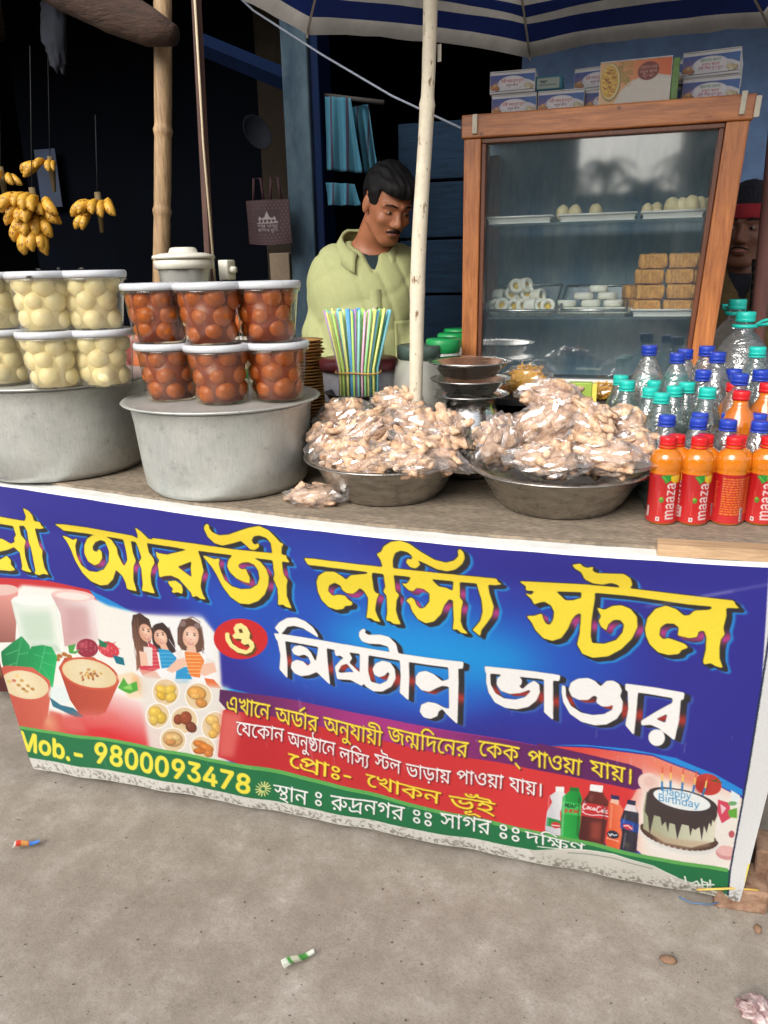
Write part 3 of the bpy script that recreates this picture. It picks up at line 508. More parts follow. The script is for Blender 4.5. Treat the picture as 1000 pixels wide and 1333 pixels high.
[86,60,50],1,0.0],["e",[11534,4418,44,-9,5,47],[86,60,50],1,0.0],["e",[11503,4384,44,-9,5,47],[86,60,50],1,0.0],["e",[11484,4349,45,-9,5,47],[86,60,50],1,0.0],["e",[11479,4314,45,-9,5,47],[86,60,50],1,0.0],["f",[[11448,4000,11461,3696,12376,3820,12432,3917,12468,4400,12176,4559,11807,4539,11484,4355]],["L",1145.9,410.9,[158,164,132],1243.4,418.8,[226,222,200]],1,0.0,[]],["f",[[11475,4273,11840,4448,12427,4409,12420,4493,12128,4597,11747,4580]],[190,160,130],0.6,2.3,[]],["f",[[11472,3708,12411,3786,12436,3943,12413,4056,12385,4007,12386,4143,12353,4067,12342,4261,12292,4134,12301,4407,12235,4173,12182,4238,12146,4204,12136,4358,12090,4175,11995,4166,11968,4449,11902,4185,11827,4173,11828,4353,11772,4156,11730,4248,11691,4090,11605,4079,11580,4447,11525,4123,11475,4050]],[66,54,54],1,0.0,[]],["e",[11953,3765,471,64,-12,207],["R",1190.1,368.0,[80,66,66],52.4,[60,50,52]],1,0.0],["e",[11939,3741,382,43,-7,160],[236,240,240],1,0.0],["s",[11659,3618,11647,3465],2.74,[50,120,180],1,0.0],["s",[11647,3465,11635,3330],2.28,[240,200,110],1,0.0],["s",[11635,3330,11628,3235],2.05,[216,90,70],1,0.0],["s",[11767,3584,11754,3426],2.74,[50,120,180],1,0.0],["s",[11754,3426,11741,3288],2.28,[240,200,110],1,0.0],["s",[11741,3288,11732,3190],2.05,[216,90,70],1,0.0],["s",[11919,3583,11910,3424],2.74,[50,120,180],1,0.0],["s",[11910,3424,11898,3287],2.28,[240,200,110],1,0.0],["s",[11898,3287,11890,3189],2.05,[216,90,70],1,0.0],["s",[12061,3584,12067,3442],2.74,[50,120,180],1,0.0],["s",[12067,3442,12062,3314],2.28,[240,200,110],1,0.0],["s",[12062,3314,12062,3225],2.05,[216,90,70],1,0.0],["s",[12195,3612,12210,3476],2.74,[50,120,180],1,0.0],["s",[12210,3476,12210,3351],2.28,[240,200,110],1,0.0],["s",[12210,3351,12215,3264],2.05,[216,90,70],1,0.0],["f",[[10203,3985,10319,3962,10366,4053,10343,4171,10274,4345,10294,4779,10076,4781,10051,4694,10077,4387,10152,4188,10114,4083]],["L",1006.0,440.2,[196,196,204],1034.7,434.1,[232,230,230]],1,0.0,[]],["f",[[10201,3896,10322,3878,10324,3967,10199,3986]],[244,242,240],1,0.0,[]],["f",[[10082,4478,10287,4503,10291,4641,10069,4643]],[34,140,70],1,0.0,[]],["e",[10215,4599,75,0,-7,59],[206,50,50],1,0.0],["s",[10157,4612,10273,4601],1.6,[240,240,240],1,0.0],["f",[[10402,3933,10548,3915,10588,4030,10582,4302,10587,4830,10295,4814,10293,4364,10304,4066]],["L",1029.0,435.3,[40,170,70],1058.4,429.1,[20,140,56]],1,0.0,[]],["f",[[10405,3866,10537,3850,10543,3916,10402,3933]],[24,120,50],1,0.0,[]],["f",[[10305,4134,10588,4143,10584,4359,10293,4364]],[60,190,90],1,0.0,[]],["s",[10339,4240,10352,4169,10371,4222,10391,4161,10390,4241],1.48,[16,70,40],1,0.0],["s",[10412,4236,10420,4166],1.48,[16,70,40],1,0.0],["s",[10435,4231,10451,4171,10462,4225],1.48,[16,70,40],1,0.0],["s",[10480,4233,10496,4166],1.48,[16,70,40],1,0.0],["s",[10505,4171,10532,4177],1.48,[16,70,40],1,0.0],["s",[10342,4342,10358,4270,10392,4297,10342,4342],1.6,[206,50,46],1,0.0],["s",[10414,4326,10423,4268,10454,4272,10425,4302,10456,4324],1.6,[206,50,46],1,0.0],["s",[10472,4257,10492,4317,10508,4261,10528,4309,10543,4242],1.6,[206,50,46],1,0.0],["f",[[10694,3852,10870,3839,10897,3911,10973,4018,10976,4310,10961,4494,10956,4817,10840,4866,10578,4832,10563,4719,10595,4391,10574,4123,10664,3947]],["L",1053.9,430.0,[80,30,30],1098.0,420.7,[110,44,40]],1,0.0,[]],["f",[[10741,4428,10885,4420,10887,4740,10741,4749]],[166,70,56],0.7,2.8,[]],["f",[[10698,3940,10750,3930,10723,4070,10686,4055]],[150,90,80],0.6,1.7,[]],["f",[[10692,3753,10869,3740,10868,3866,10686,3865]],[246,244,242],1,0.0,[]],["f",[[10582,4099,10979,4096,10978,4343,10584,4347]],[198,48,54],1,0.0,[]],["s",[10651,4129,10619,4125,10600,4185,10624,4225,10655,4201],1.42,[246,240,240],1,0.0],["s",[10666,4183,10683,4157,10693,4193,10673,4211,10666,4183],1.42,[246,240,240],1,0.0],["s",[10727,4163,10707,4172,10712,4211,10738,4201],1.42,[246,240,240],1,0.0],["s",[10772,4167,10746,4182,10757,4216,10779,4204,10774,4167,10790,4213],1.42,[246,240,240],1,0.0],
["s",[10858,4132,10823,4134,10800,4200,10824,4240,10863,4209],1.42,[246,240,240],1,0.0],["s",[10875,4200,10887,4175,10901,4201,10883,4225,10875,4200],1.42,[246,240,240],1,0.0],["s",[10920,4130,10908,4222,10923,4231],1.42,[246,240,240],1,0.0],["s",[10961,4173,10934,4188,10944,4231,10964,4217],1.42,[246,240,240],1,0.0],["s",[10604,4264,10645,4300,10735,4311,10841,4284,10947,4280,10979,4286],1.42,[246,240,240],1,0.0],["f",[[11003,3950,11106,3943,11120,4011,11178,4088,11166,4270,11209,4577,11189,4880,10976,4836,10982,4535,10981,4263,10966,4042]],["L",1097.8,434.9,[222,90,50],1119.5,430.3,[236,120,84]],1,0.0,[]],["f",[[10986,3878,11106,3876,11105,3952,10998,3951]],[48,44,90],1,0.0,[]],["f",[[11002,3950,11105,3947,11105,4036,10982,4017]],[236,190,170],1,0.0,[]],["e",[11068,4585,88,1,-5,72],[36,40,60],1,0.0],["s",[11006,4585,11031,4622,11050,4575,11085,4596,11128,4572],1.48,[240,240,240],1,0.0],["s",[10978,4677,11159,4680],1.14,[240,210,200],1,0.0],["f",[[11235,3983,11323,3981,11395,4111,11418,4352,11429,4826,11184,4812,11197,4535,11151,4295,11188,4108]],["L",1116.3,445.1,[40,36,50],1140.1,440.0,[58,54,68]],1,0.0,[]],["f",[[11223,3906,11336,3897,11337,3981,11218,3987]],[40,40,70],1,0.0,[]],["f",[[11221,3986,11333,3981,11376,4092,11188,4104]],[226,216,220],1,0.0,[]],["f",[[11160,4260,11412,4286,11419,4453,11162,4429]],[34,70,160],1,0.0,[]],["e",[11268,4386,75,8,-5,48],[206,50,56],1,0.0],["s",[11213,4384,11266,4359,11325,4403],1.6,[240,236,240],1,0.0],["e",[11286,4709,43,-9,5,56],[90,84,70],0.6,1.1],["s",[10103,4108,10087,4657],1.82,[255,255,255],0.35,0.7],["s",[10328,4061,10313,4781],2.28,[255,255,255],0.35,0.7],["s",[10630,4069,10595,4288],2.28,[255,255,255],0.35,0.7],["s",[11013,4061,11021,4482],1.82,[255,255,255],0.35,0.7],["s",[11218,4186,11198,4331],1.6,[255,255,255],0.35,0.7],["s",[11245,4504,11235,4778],1.6,[255,255,255],0.35,0.7],["s",[10550,4015,10545,4729],2.28,[20,10,10],0.35,0.9],["s",[10916,4080,10916,4762],3.42,[20,10,10],0.35,0.9],["s",[11367,4155,11392,4772],2.28,[20,10,10],0.35,0.9],["e",[5415,2138,467,-11,-155,384],[206,36,40],1,0.0],["f",[[5191,2140,5219,2092,5278,2087,5262,2171,5285,2283,5384,2352,5508,2373,5583,2301,5568,2245,5490,2274,5441,2240,5471,2176,5415,2172,5339,2186,5319,2132,5382,2077,5375,1991,5439,1908,5531,1877,5616,1933,5646,2043,5609,2137,5665,2199,5664,2286,5591,2386,5476,2446,5334,2434,5224,2353,5179,2244]],[90,70,20],0.9,0.7,[]],["f",[[5159,2105,5186,2056,5246,2051,5230,2135,5253,2247,5351,2317,5476,2337,5551,2265,5536,2210,5458,2239,5409,2204,5439,2141,5383,2137,5307,2150,5286,2096,5350,2041,5343,1956,5407,1872,5500,1841,5585,1898,5614,2008,5577,2101,5633,2163,5632,2250,5559,2351,5443,2410,5301,2399,5191,2317,5146,2209]],[246,232,150],1,0.0,[[5427,1961,5488,1944,5493,2015,5430,2030]]],["t",[[576,608,985,601,1249,614,1546,622,1610,531,1604,364,1719,409,1770,485,1762,593,1889,600,1889,661,1952,702,1842,731,1723,737,1720,891,1722,1069,1763,1134,1714,1248,1689,1465,1735,1600,1623,1589,1521,1632,1417,1619,1462,1552,1494,1279,1513,1105,1497,1029,1532,810,1500,714,1385,729,1366,904,1441,1001,1368,1119,1319,1304,1321,1518,1371,1601,1248,1600,1146,1579,1187,1502,1221,1246,1119,1160,961,1228,736,1294,554,1300,744,1023,831,1029,919,1036,1072,1105,1179,1055,1183,983,1250,920,1245,748,936,738,528,742],[534,1483,675,1464,897,1345,966,1425,930,1502,1006,1599,882,1634,701,1641,520,1647],[2204,592,2431,567,2928,551,3520,551,3862,551,3963,587,3981,506,3971,381,4063,442,4128,507,4173,562,4555,547,4981,512,4945,646,4495,631,4123,645,3865,660,3563,655,2846,675,2366,693,2282,634],[2289,792,2409,810,2508,848,2620,796,2526,951,2505,1130,2550,1299,2685,1384,2851,1375,3039,1292,3194,1128,3255,945,3218,759,3119,757,3002,809,2907,911,2903,981,2982,987,3043,925,3088,971,3072,1078,2971,1198,2852,1252,2727,1201,2692,1066,2729,920,2829,783,2982,690,3212,656,3374,701,3443,846,3425,1022,3344,1209,3188,1443,3025,1575,2848,1621,2658,1581,2520,1445,2444,1245,2412,1038,2361,887],
[3420,919,3491,1116,3520,1146,3616,1027,3644,642,3798,636,3763,865,3791,1016,3722,1113,3641,1369,3644,1577,3535,1578,3441,1569,3454,1469,3420,1336,3311,1249],[3891,639,4119,621,4097,813,4161,905,4165,990,4087,1089,4023,1237,3998,1379,4020,1548,3907,1550,3853,1542,3755,1552,3819,1409,3871,1124,3845,1025,3919,944,3905,774],[4248,762,4281,797,4454,797,4645,726,4878,641,4862,598,5058,581,5061,621,5076,766,5074,928,5073,982,5008,1101,4939,1276,4944,1412,4975,1502,4876,1505,4818,1460,4736,1502,4731,1421,4659,1323,4566,1202,4433,1164,4310,1190,4193,1236,4215,1095,4216,1013,4273,922,4235,873],[4335,1282,4497,1241,4592,1307,4589,1390,4550,1473,4480,1450,4399,1477,4357,1470,4409,1393,4361,1360],[4259,531,5063,513,5695,510,6323,481,6563,479,6549,525,6599,595,6493,593,6323,598,5926,607,5085,630,4226,642],[5121,700,5200,706,5326,735,5427,703,5385,798,5382,932,5409,1089,5505,1186,5655,1215,5819,1182,5957,1084,6022,962,6040,826,5999,727,5906,694,5799,719,5723,771,5723,824,5770,843,5839,819,5842,885,5862,975,5828,1087,5741,1075,5622,1027,5541,933,5519,830,5568,715,5672,606,5804,586,5979,593,6114,656,6187,777,6189,909,6135,1076,6033,1254,5902,1383,5725,1473,5564,1482,5429,1383,5339,1209,5285,1002,5237,875,5168,779],[5274,216,5302,159,5351,120,5379,134,5370,202,5407,262,5514,299,5677,262,5876,168,6041,93,6223,36,6356,87,6442,191,6496,274,6552,291,6505,350,6486,443,6467,602,6449,815,6489,913,6443,1026,6404,1218,6420,1322,6440,1431,6338,1416,6308,1381,6214,1410,6252,1270,6279,1106,6263,1002,6255,924,6295,852,6307,732,6338,465,6346,308,6291,225,6188,201,6097,227,6044,300,6055,364,6103,370,6149,324,6140,404,6056,468,5982,466,5923,397,5861,340,5721,400,5524,470,5399,449,5304,357],[6825,485,6982,474,7486,470,7969,466,8585,468,9433,477,9445,531,9510,559,9401,584,8877,578,8270,575,7635,570,6998,579,6876,586],[6949,867,7004,749,7122,657,7261,637,7360,695,7412,749,7498,659,7661,620,7745,600,7739,517,7835,523,7799,604,7792,873,7824,926,7870,900,7812,1024,7766,1206,7786,1312,7824,1404,7731,1400,7679,1357,7612,1380,7653,1224,7690,1024,7648,914,7595,864,7536,931,7471,988,7377,987,7322,945,7310,869,7231,831,7135,896,7100,999,7151,1070,7267,1032,7352,1038,7378,1092,7449,1140,7421,1191,7324,1218,7281,1277,7171,1311,7053,1283,6965,1179,6935,1045],[7897,269,7966,222,8007,135,8109,48,8234,10,8351,43,8491,155,8661,262,8806,292,8911,249,8974,169,8970,78,9001,45,9043,106,9050,196,9010,292,8918,388,8812,427,8680,408,8536,334,8434,291,8474,360,8407,433,8332,417,8286,348,8313,288,8364,300,8378,243,8323,183,8233,169,8152,217,8109,334,8101,467,8102,693,8101,846,8143,897,8094,1000,8067,1159,8085,1292,8116,1396,8007,1402,7962,1362,7901,1372,7939,1217,7962,943,7922,873,7963,790,7967,485,7944,357],[8190,688,8258,701,8301,646,8362,525,8458,538,8593,568,8690,686,8780,692,8867,736,8893,546,8967,544,8957,836,8993,888,8964,1024,8944,1217,8968,1328,9040,1424,8933,1410,8889,1359,8826,1380,8851,1231,8863,887,8813,875,8745,980,8687,1141,8583,1272,8468,1320,8362,1267,8294,1143,8273,1031,8224,981,8300,912,8344,943,8367,1036,8410,1087,8475,1058,8547,952,8558,817,8486,752,8394,746,8341,811,8280,801],[9173,528,9317,536,9334,711,9364,837,9385,927,9356,1081,9277,1225,9212,1329,9186,1448,9148,1396,9090,1348,9138,1283,9203,1178,9240,1022,9233,836,9200,691],[9698,487,9871,478,10485,448,11019,451,11657,485,12138,509,12169,573,12222,615,12096,619,11670,614,11027,562,10579,559,9782,625,9792,558],[10326,152,10429,121,10445,160,10505,185,10578,150,10560,219,10611,254,10773,245,10918,235,10994,294,11021,391,10990,454,10902,455,10855,408,10780,388,10693,425,10574,418,10482,368,10433,253,10372,219],[9760,657,9855,686,9903,598,10121,571,10215,663,10263,719,10356,707,10446,656,10469,879,10393,930,10348,1018,10305,1170,10228,1329,10116,1395,10001,1369,9902,1247,9854,1126,9789,1029,9886,1016,9983,962,9999,1043,10032,1123,10080,1138,10121,1048,10132,921,10093,822,10013,770,9934,801,9887,836,9855,749],
[10449,472,10599,456,10608,657,10592,864,10583,1030,10582,1238,10606,1353,10754,1341,10890,1261,10958,1128,10966,1003,10916,939,10841,949,10784,1026,10765,1131,10700,1077,10665,987,10692,913,10634,777,10727,807,10814,735,10917,711,11024,752,11107,864,11125,1025,11072,1217,10960,1398,10811,1536,10623,1592,10492,1546,10423,1407,10449,1214,10455,922],[11210,1035,11227,870,11303,721,11414,657,11534,696,11630,785,11687,771,11736,695,11877,672,11917,656,11915,519,12057,529,12089,738,12078,917,12106,1014,12073,1098,12074,1219,12095,1379,12154,1528,12067,1505,12002,1464,11932,1502,11916,1442,11926,1277,11910,1076,11870,980,11814,1006,11809,1088,11724,1118,11588,1093,11591,971,11527,917,11439,927,11386,994,11382,1117,11432,1172,11489,1145,11582,1175,11674,1205,11731,1259,11656,1309,11632,1374,11515,1409,11391,1384,11284,1273,11235,1155]],[[4600,984,4891,844,4844,966,4817,1133]],"y"],["t",[[6063,1842,6167,1722,6323,1614,6480,1578,6621,1614,6733,1703,6786,1815,6786,1876,6675,1814,6557,1754,6410,1740,6287,1782,6210,1877,6138,1943],[6030,1938,6121,1934,6971,1903,7681,1899,8357,1901,8947,1900,8927,2022,8345,2022,7664,2022,6948,2037,6042,2059],[6061,2027,6198,2022,6146,2444,6077,2757,5972,2601,6051,2337],[6270,2194,6331,2121,6435,2081,6545,2102,6606,2173,6652,2328,6704,2196,6756,2035,6894,2031,6862,2310,6827,2709,6635,2517,6482,2608,6336,2657,6224,2628,6184,2540,6220,2430,6320,2362,6434,2369,6497,2440,6561,2366,6543,2267,6480,2237,6374,2285,6292,2272],[7010,2058,7118,1998,7159,1971,7256,2034,7288,2130,7226,2222,7086,2301,7009,2426,7044,2440,7218,2387,7372,2379,7457,2486,7366,2606,7194,2536,6965,2571,6966,2352,7083,2208,7146,2156,7097,2124,7020,2150],[7147,2196,7211,2205,7414,2412,7333,2469],[7431,1983,7565,1979,7511,2313,7528,2494,7376,2543,7371,2339],[7364,2381,7501,2335,7528,2494,7669,2508,7786,2425,7845,2292,7825,2255,7762,2340,7668,2386,7601,2357,7586,2258,7647,2146,7761,2077,7881,2084,7937,2195,7928,2358,7845,2516,7688,2636,7540,2664,7422,2596],[7468,1636,7537,1565,7587,1576,7552,1630,7610,1660,7785,1622,7918,1639,8007,1743,8023,1899,7888,1890,7880,1812,7764,1792,7588,1815,7487,1792,7456,1718],[8038,1916,8172,1913,8144,2279,8085,2717,7959,2597,8011,2303],[8238,2262,8297,2171,8401,2132,8514,2173,8622,2274,8718,2225,8728,1957,8867,1953,8853,2273,8786,3016,8660,2876,8583,2767,8527,2819,8502,2906,8392,2976,8287,2967,8237,2874,8275,2743,8385,2673,8505,2680,8619,2740,8686,2748,8709,2359,8616,2355,8528,2411,8419,2492,8300,2485,8225,2385],[9222,1940,9777,1939,10227,1946,10214,2052,10019,2056,9746,2061,9233,2056],[9244,2034,9297,2045,9296,2243,9357,2391,9473,2463,9632,2463,9758,2401,9836,2289,9821,2264,9696,2341,9554,2377,9429,2339,9375,2229,9388,2128,9453,2059,9562,2021,9669,2042,9724,2112,9714,2192,9635,2264,9557,2269,9520,2216,9605,2218,9636,2189,9728,2268,9800,2170,9883,2094,9953,2152,9960,2288,9914,2434,9804,2564,9645,2632,9485,2629,9342,2554,9261,2388,9236,2213],[10013,2007,10133,2007,10143,2733,10017,2615],[10245,2105,10296,2117,10309,2289,10373,2436,10513,2530,10664,2544,10811,2500,10909,2406,10918,2316,10862,2363,10775,2378,10698,2324,10708,2225,10663,2213,10593,2302,10475,2321,10378,2278,10336,2168,10362,2048,10448,1966,10578,1930,10666,1963,10743,2047,10809,1941,10894,1921,10968,1964,11012,2064,10995,2162,11036,2251,11035,2406,10977,2551,10851,2670,10702,2715,10519,2687,10362,2575,10272,2393,10248,2241],[11043,1945,11375,1942,11765,1966,11765,2086,11386,2065,11051,2058],[11077,2016,11208,2023,11216,2416,11217,2785,11092,2630,11110,2355],[11283,2521,11466,2319,11633,2154,11630,1992,11727,1997,11746,2410,11728,2760,11522,2599,11403,2560,11295,2597],[11607,2740,11606,2784,11595,2825,11576,2859,11549,2884,11517,2896,11484,2895,11453,2880,11427,2853,11408,2817,11399,2775,11400,2731,11412,2690,11432,2656,11459,2631,11490,2620,11522,2621,11553,2636,11579,2663,11597,2699]],[[11465,2454,11596,2338,11584,2493]],"w"],
["f",[[-114,5137,1962,5141,4074,5174,7352,5185,9687,5129,10704,5116,11958,5204,12827,5303,13061,5333,13079,5529,12874,5549,9681,5551,7294,5544,3945,5588,1804,5585,-128,5564]],[222,220,212],1,0.0,[]],["f",[[-105,4626,2155,4590,5173,4549,7437,4647,9692,4773,11104,4836,12725,4859,12771,4877,12819,5319,11960,5218,10705,5131,9687,5144,7185,5190,4069,5189,-61,5186]],[24,112,66],1,0.0,[]],["f",[[-100,4611,2161,4575,5177,4534,7439,4632,9692,4759,11103,4822,12733,4844,12745,4911,11108,4893,9691,4832,7427,4708,5157,4611,2140,4635,-102,4667]],[92,170,84],1,0.0,[]],["f",[[12413,-215,13293,-274,14754,5748,12966,6198,12811,5335,12771,4877,12695,3079,12644,1959]],[226,226,226],1,0.0,[]],["s",[12583,897,12634,1900,12695,3079,12771,4877,12822,5332],2.51,[28,40,70],1,0.0],["g",[["b16",0],["b21",758],["b54",1454],["b61",1720],["b39",2066]],[488.2,324.4,0.02873,0.00243,0.013,-0.0465],622,[250,226,60],1.0,[[2.2,2.2],[60,20,50]],null],["g",[["b8",0],["b32",893],["b131",1605],["b54",1605],["b46",1871]],[573.6,334.8,0.03064,0.00085,0.0112,-0.0464],622,[250,226,60],1.0,[[2.2,2.2],[60,20,50]],null],["g",[["b8",0],["b39",893],["b57",1497],["b45",1497],["b54",2123],["b70",2389],["b56",3015]],[659.2,333.5,0.0302,0.00174,0.0092,-0.046],622,[250,226,60],1.0,[[2.2,2.2],[60,20,50]],null],["g",[["b27",0],["b366",917],["b55",1724],["b37",1990],["b61",2593],["b39",2939],["b46",3543]],[768.6,327.3,0.03013,0.00114,0.0062,-0.0451],622,[250,226,60],1.0,[[2.2,2.2],[60,20,50]],null],["g",[["b61",0],["b20",346],["b20",1153],["b65",1960]],[908.5,326.2,0.02969,0.00199,0.0023,-0.0438],622,[250,226,60],1.0,[[2.2,2.2],[60,20,50]],null],["g",[["b40",0],["b54",716],["b18",982],["b70",1720],["b54",2346]],[978.8,331.9,0.0294,0.00172,0.0003,-0.0431],622,[250,226,60],1.0,[[2.2,2.2],[60,20,50]],null],["g",[["b45",0],["b54",626],["b70",892],["b641",1518]],[1067.0,332.9,0.03137,0.00206,-0.0021,-0.0421],622,[250,226,60],1.0,[[2.2,2.2],[60,20,50]],null],["g",[["b61",0],["b45",346],["b61",972],["b20",1318],["b54",2125],["b39",2391]],[494.2,371.6,0.02858,0.00063,0.0113,-0.0408],622,[248,246,244],0.8,[[1.6,1.6],[120,20,30]],null],["g",[["b8",0],["b39",893],["b57",1497],["b424",1497],["b54",2201],["b61",2467],["b39",2813]],[585.7,378.0,0.02511,0.00041,0.0097,-0.0408],622,[248,246,244],0.8,[[1.6,1.6],[120,20,30]],null],["g",[["b47",0],["b55",731],["b50",997],["b202",1679]],[677.0,385.5,0.02611,0.00284,0.0077,-0.0406],622,[248,246,244],0.8,[[1.6,1.6],[120,20,30]],null],["g",[["b434",0],["b47",983]],[737.6,384.6,0.02579,0.00222,0.0063,-0.0403],622,[248,246,244],0.8,[[1.6,1.6],[120,20,30]],null],["g",[["b43",0],["b54",721],["b68",987],["b54",1699],["b70",1965]],[790.4,389.5,0.02767,-0.00019,0.005,-0.04],622,[248,246,244],0.8,[[1.6,1.6],[120,20,30]],null],["g",[["b40",0],["b54",716],["b18",982],["b70",1720],["b54",2346]],[870.8,385.7,0.02757,0.00031,0.0031,-0.0394],622,[248,246,244],0.8,[[1.6,1.6],[120,20,30]],null],["g",[["b45",0],["b54",626],["b70",892],["b641",1518]],[950.9,386.3,0.02704,0.00116,0.001,-0.0386],622,[248,246,244],0.8,[[1.6,1.6],[120,20,30]],null],["g",[["b61",0],["b224",346],["b54",1101],["b7",1367],["b598",1805]],[577.5,418.5,0.05413,0.00392,0.01,-0.0412],622,[250,226,60],1.1,[[2.2,2.2],[110,10,20]],[214,140,40]],["g",[["b61",0],["b21",346],["b54",1042],["b20",1308],["b39",2115]],[716.1,428.0,0.04638,0.00202,0.0064,-0.0379],622,[250,226,60],1.1,[[2.2,2.2],[110,10,20]],[214,140,40]],["g",[["b43",0],["b58",721],["b5",721],["b10",721]],[855.7,436.4,0.05771,0.00264,0.0033,-0.0373],622,[250,226,60],1.1,[[2.2,2.2],[110,10,20]],[214,140,40]],["g",[["b437",0],["b54",721],["b39",987]],[533.1,485.5,0.04142,0.00013,0.0119,-0.0449],622,[248,246,244],0.8,[[1,1],[10,60,30]],null],["g",[["b7",0]],[609.9,482.0,0.04566,0.00091,0.0103,-0.045],622,[248,246,244],0.8,[[1,1],[10,60,30]],null],["g",[["b454",0],["b221",803],["b39",1523],["b22",2127],["b46",2783]],[642.6,482.8,0.03966,-0.00178,0.0096,-0.045],622,[248,246,244],0.8,[[1,1],[10,60,30]],null],["g",[["b7",0],["b7",438]],
[787.3,476.0,0.04452,0.00217,0.0058,-0.0445],622,[248,246,244],0.8,[[1,1],[10,60,30]],null],["g",[["b50",0],["b54",682],["b22",948],["b46",1604]],[837.1,472.6,0.03782,0.00109,0.0043,-0.0441],622,[248,246,244],0.8,[[1,1],[10,60,30]],null],["g",[["b7",0],["b7",438]],[930.1,475.7,0.04463,0.00183,0.0017,-0.0434],622,[248,246,244],0.8,[[1,1],[10,60,30]],null],["g",[["b37",0],["b55",603],["b129",869],["b34",1788]],[974.0,480.7,0.03854,0.00287,0.0003,-0.0296],622,[248,246,244],0.8,[[1,1],[10,60,30]],null],["g",[["i292",0],["i790",903],["i578",1503],["i1376",2115],["i1392",2384]],[-18.8,505.0,0.05042,0.00221,0.0172,-0.0471],0,[246,226,70],2.3,null,null],["g",[["i1374",0],["i1367",648],["i1359",1297],["i1359",1945],["i1359",2594],["i1374",3242],["i1371",3891],["i1372",4539],["i1366",5188],["i1367",5836]],[149.5,506.8,0.05157,0.00063,0.0184,-0.0514],0,[246,226,70],2.3,null,null],["g",[["i161",0],["i507",743],["i843",1305],["i843",1917],["i998",2529]],[1166.6,367.8,0.01268,0.0011,-0.0019,-0.0173],0,[36,136,196],0.55,null,null],["g",[["i65",0],["i689",654],["i852",896],["i889",1273],["i670",1600],["i597",2191],["i507",2804],["i998",3365]],[1162.8,380.7,0.01426,0.00107,-0.0019,-0.0174],0,[36,136,196],0.55,null,null],["s",[5152,4962,5255,4942],1.71,[250,240,150],1,0.0],["s",[5142,4983,5223,5009],1.71,[250,240,150],1,0.0],["s",[5125,5002,5168,5068],1.71,[250,240,150],1,0.0],["s",[5103,5014,5100,5108],1.71,[250,240,150],1,0.0],["s",[5082,5018,5032,5120],1.71,[250,240,150],1,0.0],["s",[5065,5013,4979,5104],1.71,[250,240,150],1,0.0],["s",[5056,4999,4951,5060],1.71,[250,240,150],1,0.0],["s",[5057,4980,4953,5000],1.71,[250,240,150],1,0.0],["s",[5067,4959,4986,4933],1.71,[250,240,150],1,0.0],["s",[5085,4940,5042,4874],1.71,[250,240,150],1,0.0],["s",[5106,4928,5110,4835],1.71,[250,240,150],1,0.0],["s",[5128,4924,5177,4822],1.71,[250,240,150],1,0.0],["s",[5144,4929,5229,4839],1.71,[250,240,150],1,0.0],["s",[5153,4943,5257,4881],1.71,[250,240,150],1,0.0],["f",[[9810,5160,10414,4992,11112,4935,11688,5021,12039,5142,12620,5308,12822,5332,12879,5635,11862,5518,9934,5370]],[206,202,192],1,0.0,[]],["s",[9933,5058,10474,5008,11112,4935,11686,5007,12063,5151],1.82,[230,228,220],1,0.0],["s",[10417,5080,11117,5007,11693,5063],1.6,[90,110,90],0.7,0.0],["s",[11976,5171,12031,5245,12098,5244],2.51,[238,238,232],1,0.0],["s",[12169,5112,12211,5246,12297,5226],2.51,[238,238,232],1,0.0],["s",[12297,5226,12354,5170,12412,5256],2.51,[238,238,232],1,0.0],["s",[12411,5114,12464,5302],2.51,[238,238,232],1,0.0],["s",[12441,5164,12509,5177,12528,5287],2.51,[238,238,232],1,0.0],["s",[12532,5114,12580,5332],2.51,[238,238,232],1,0.0],["s",[12335,5260,12598,5185],2.51,[238,238,232],1,0.0]]''')
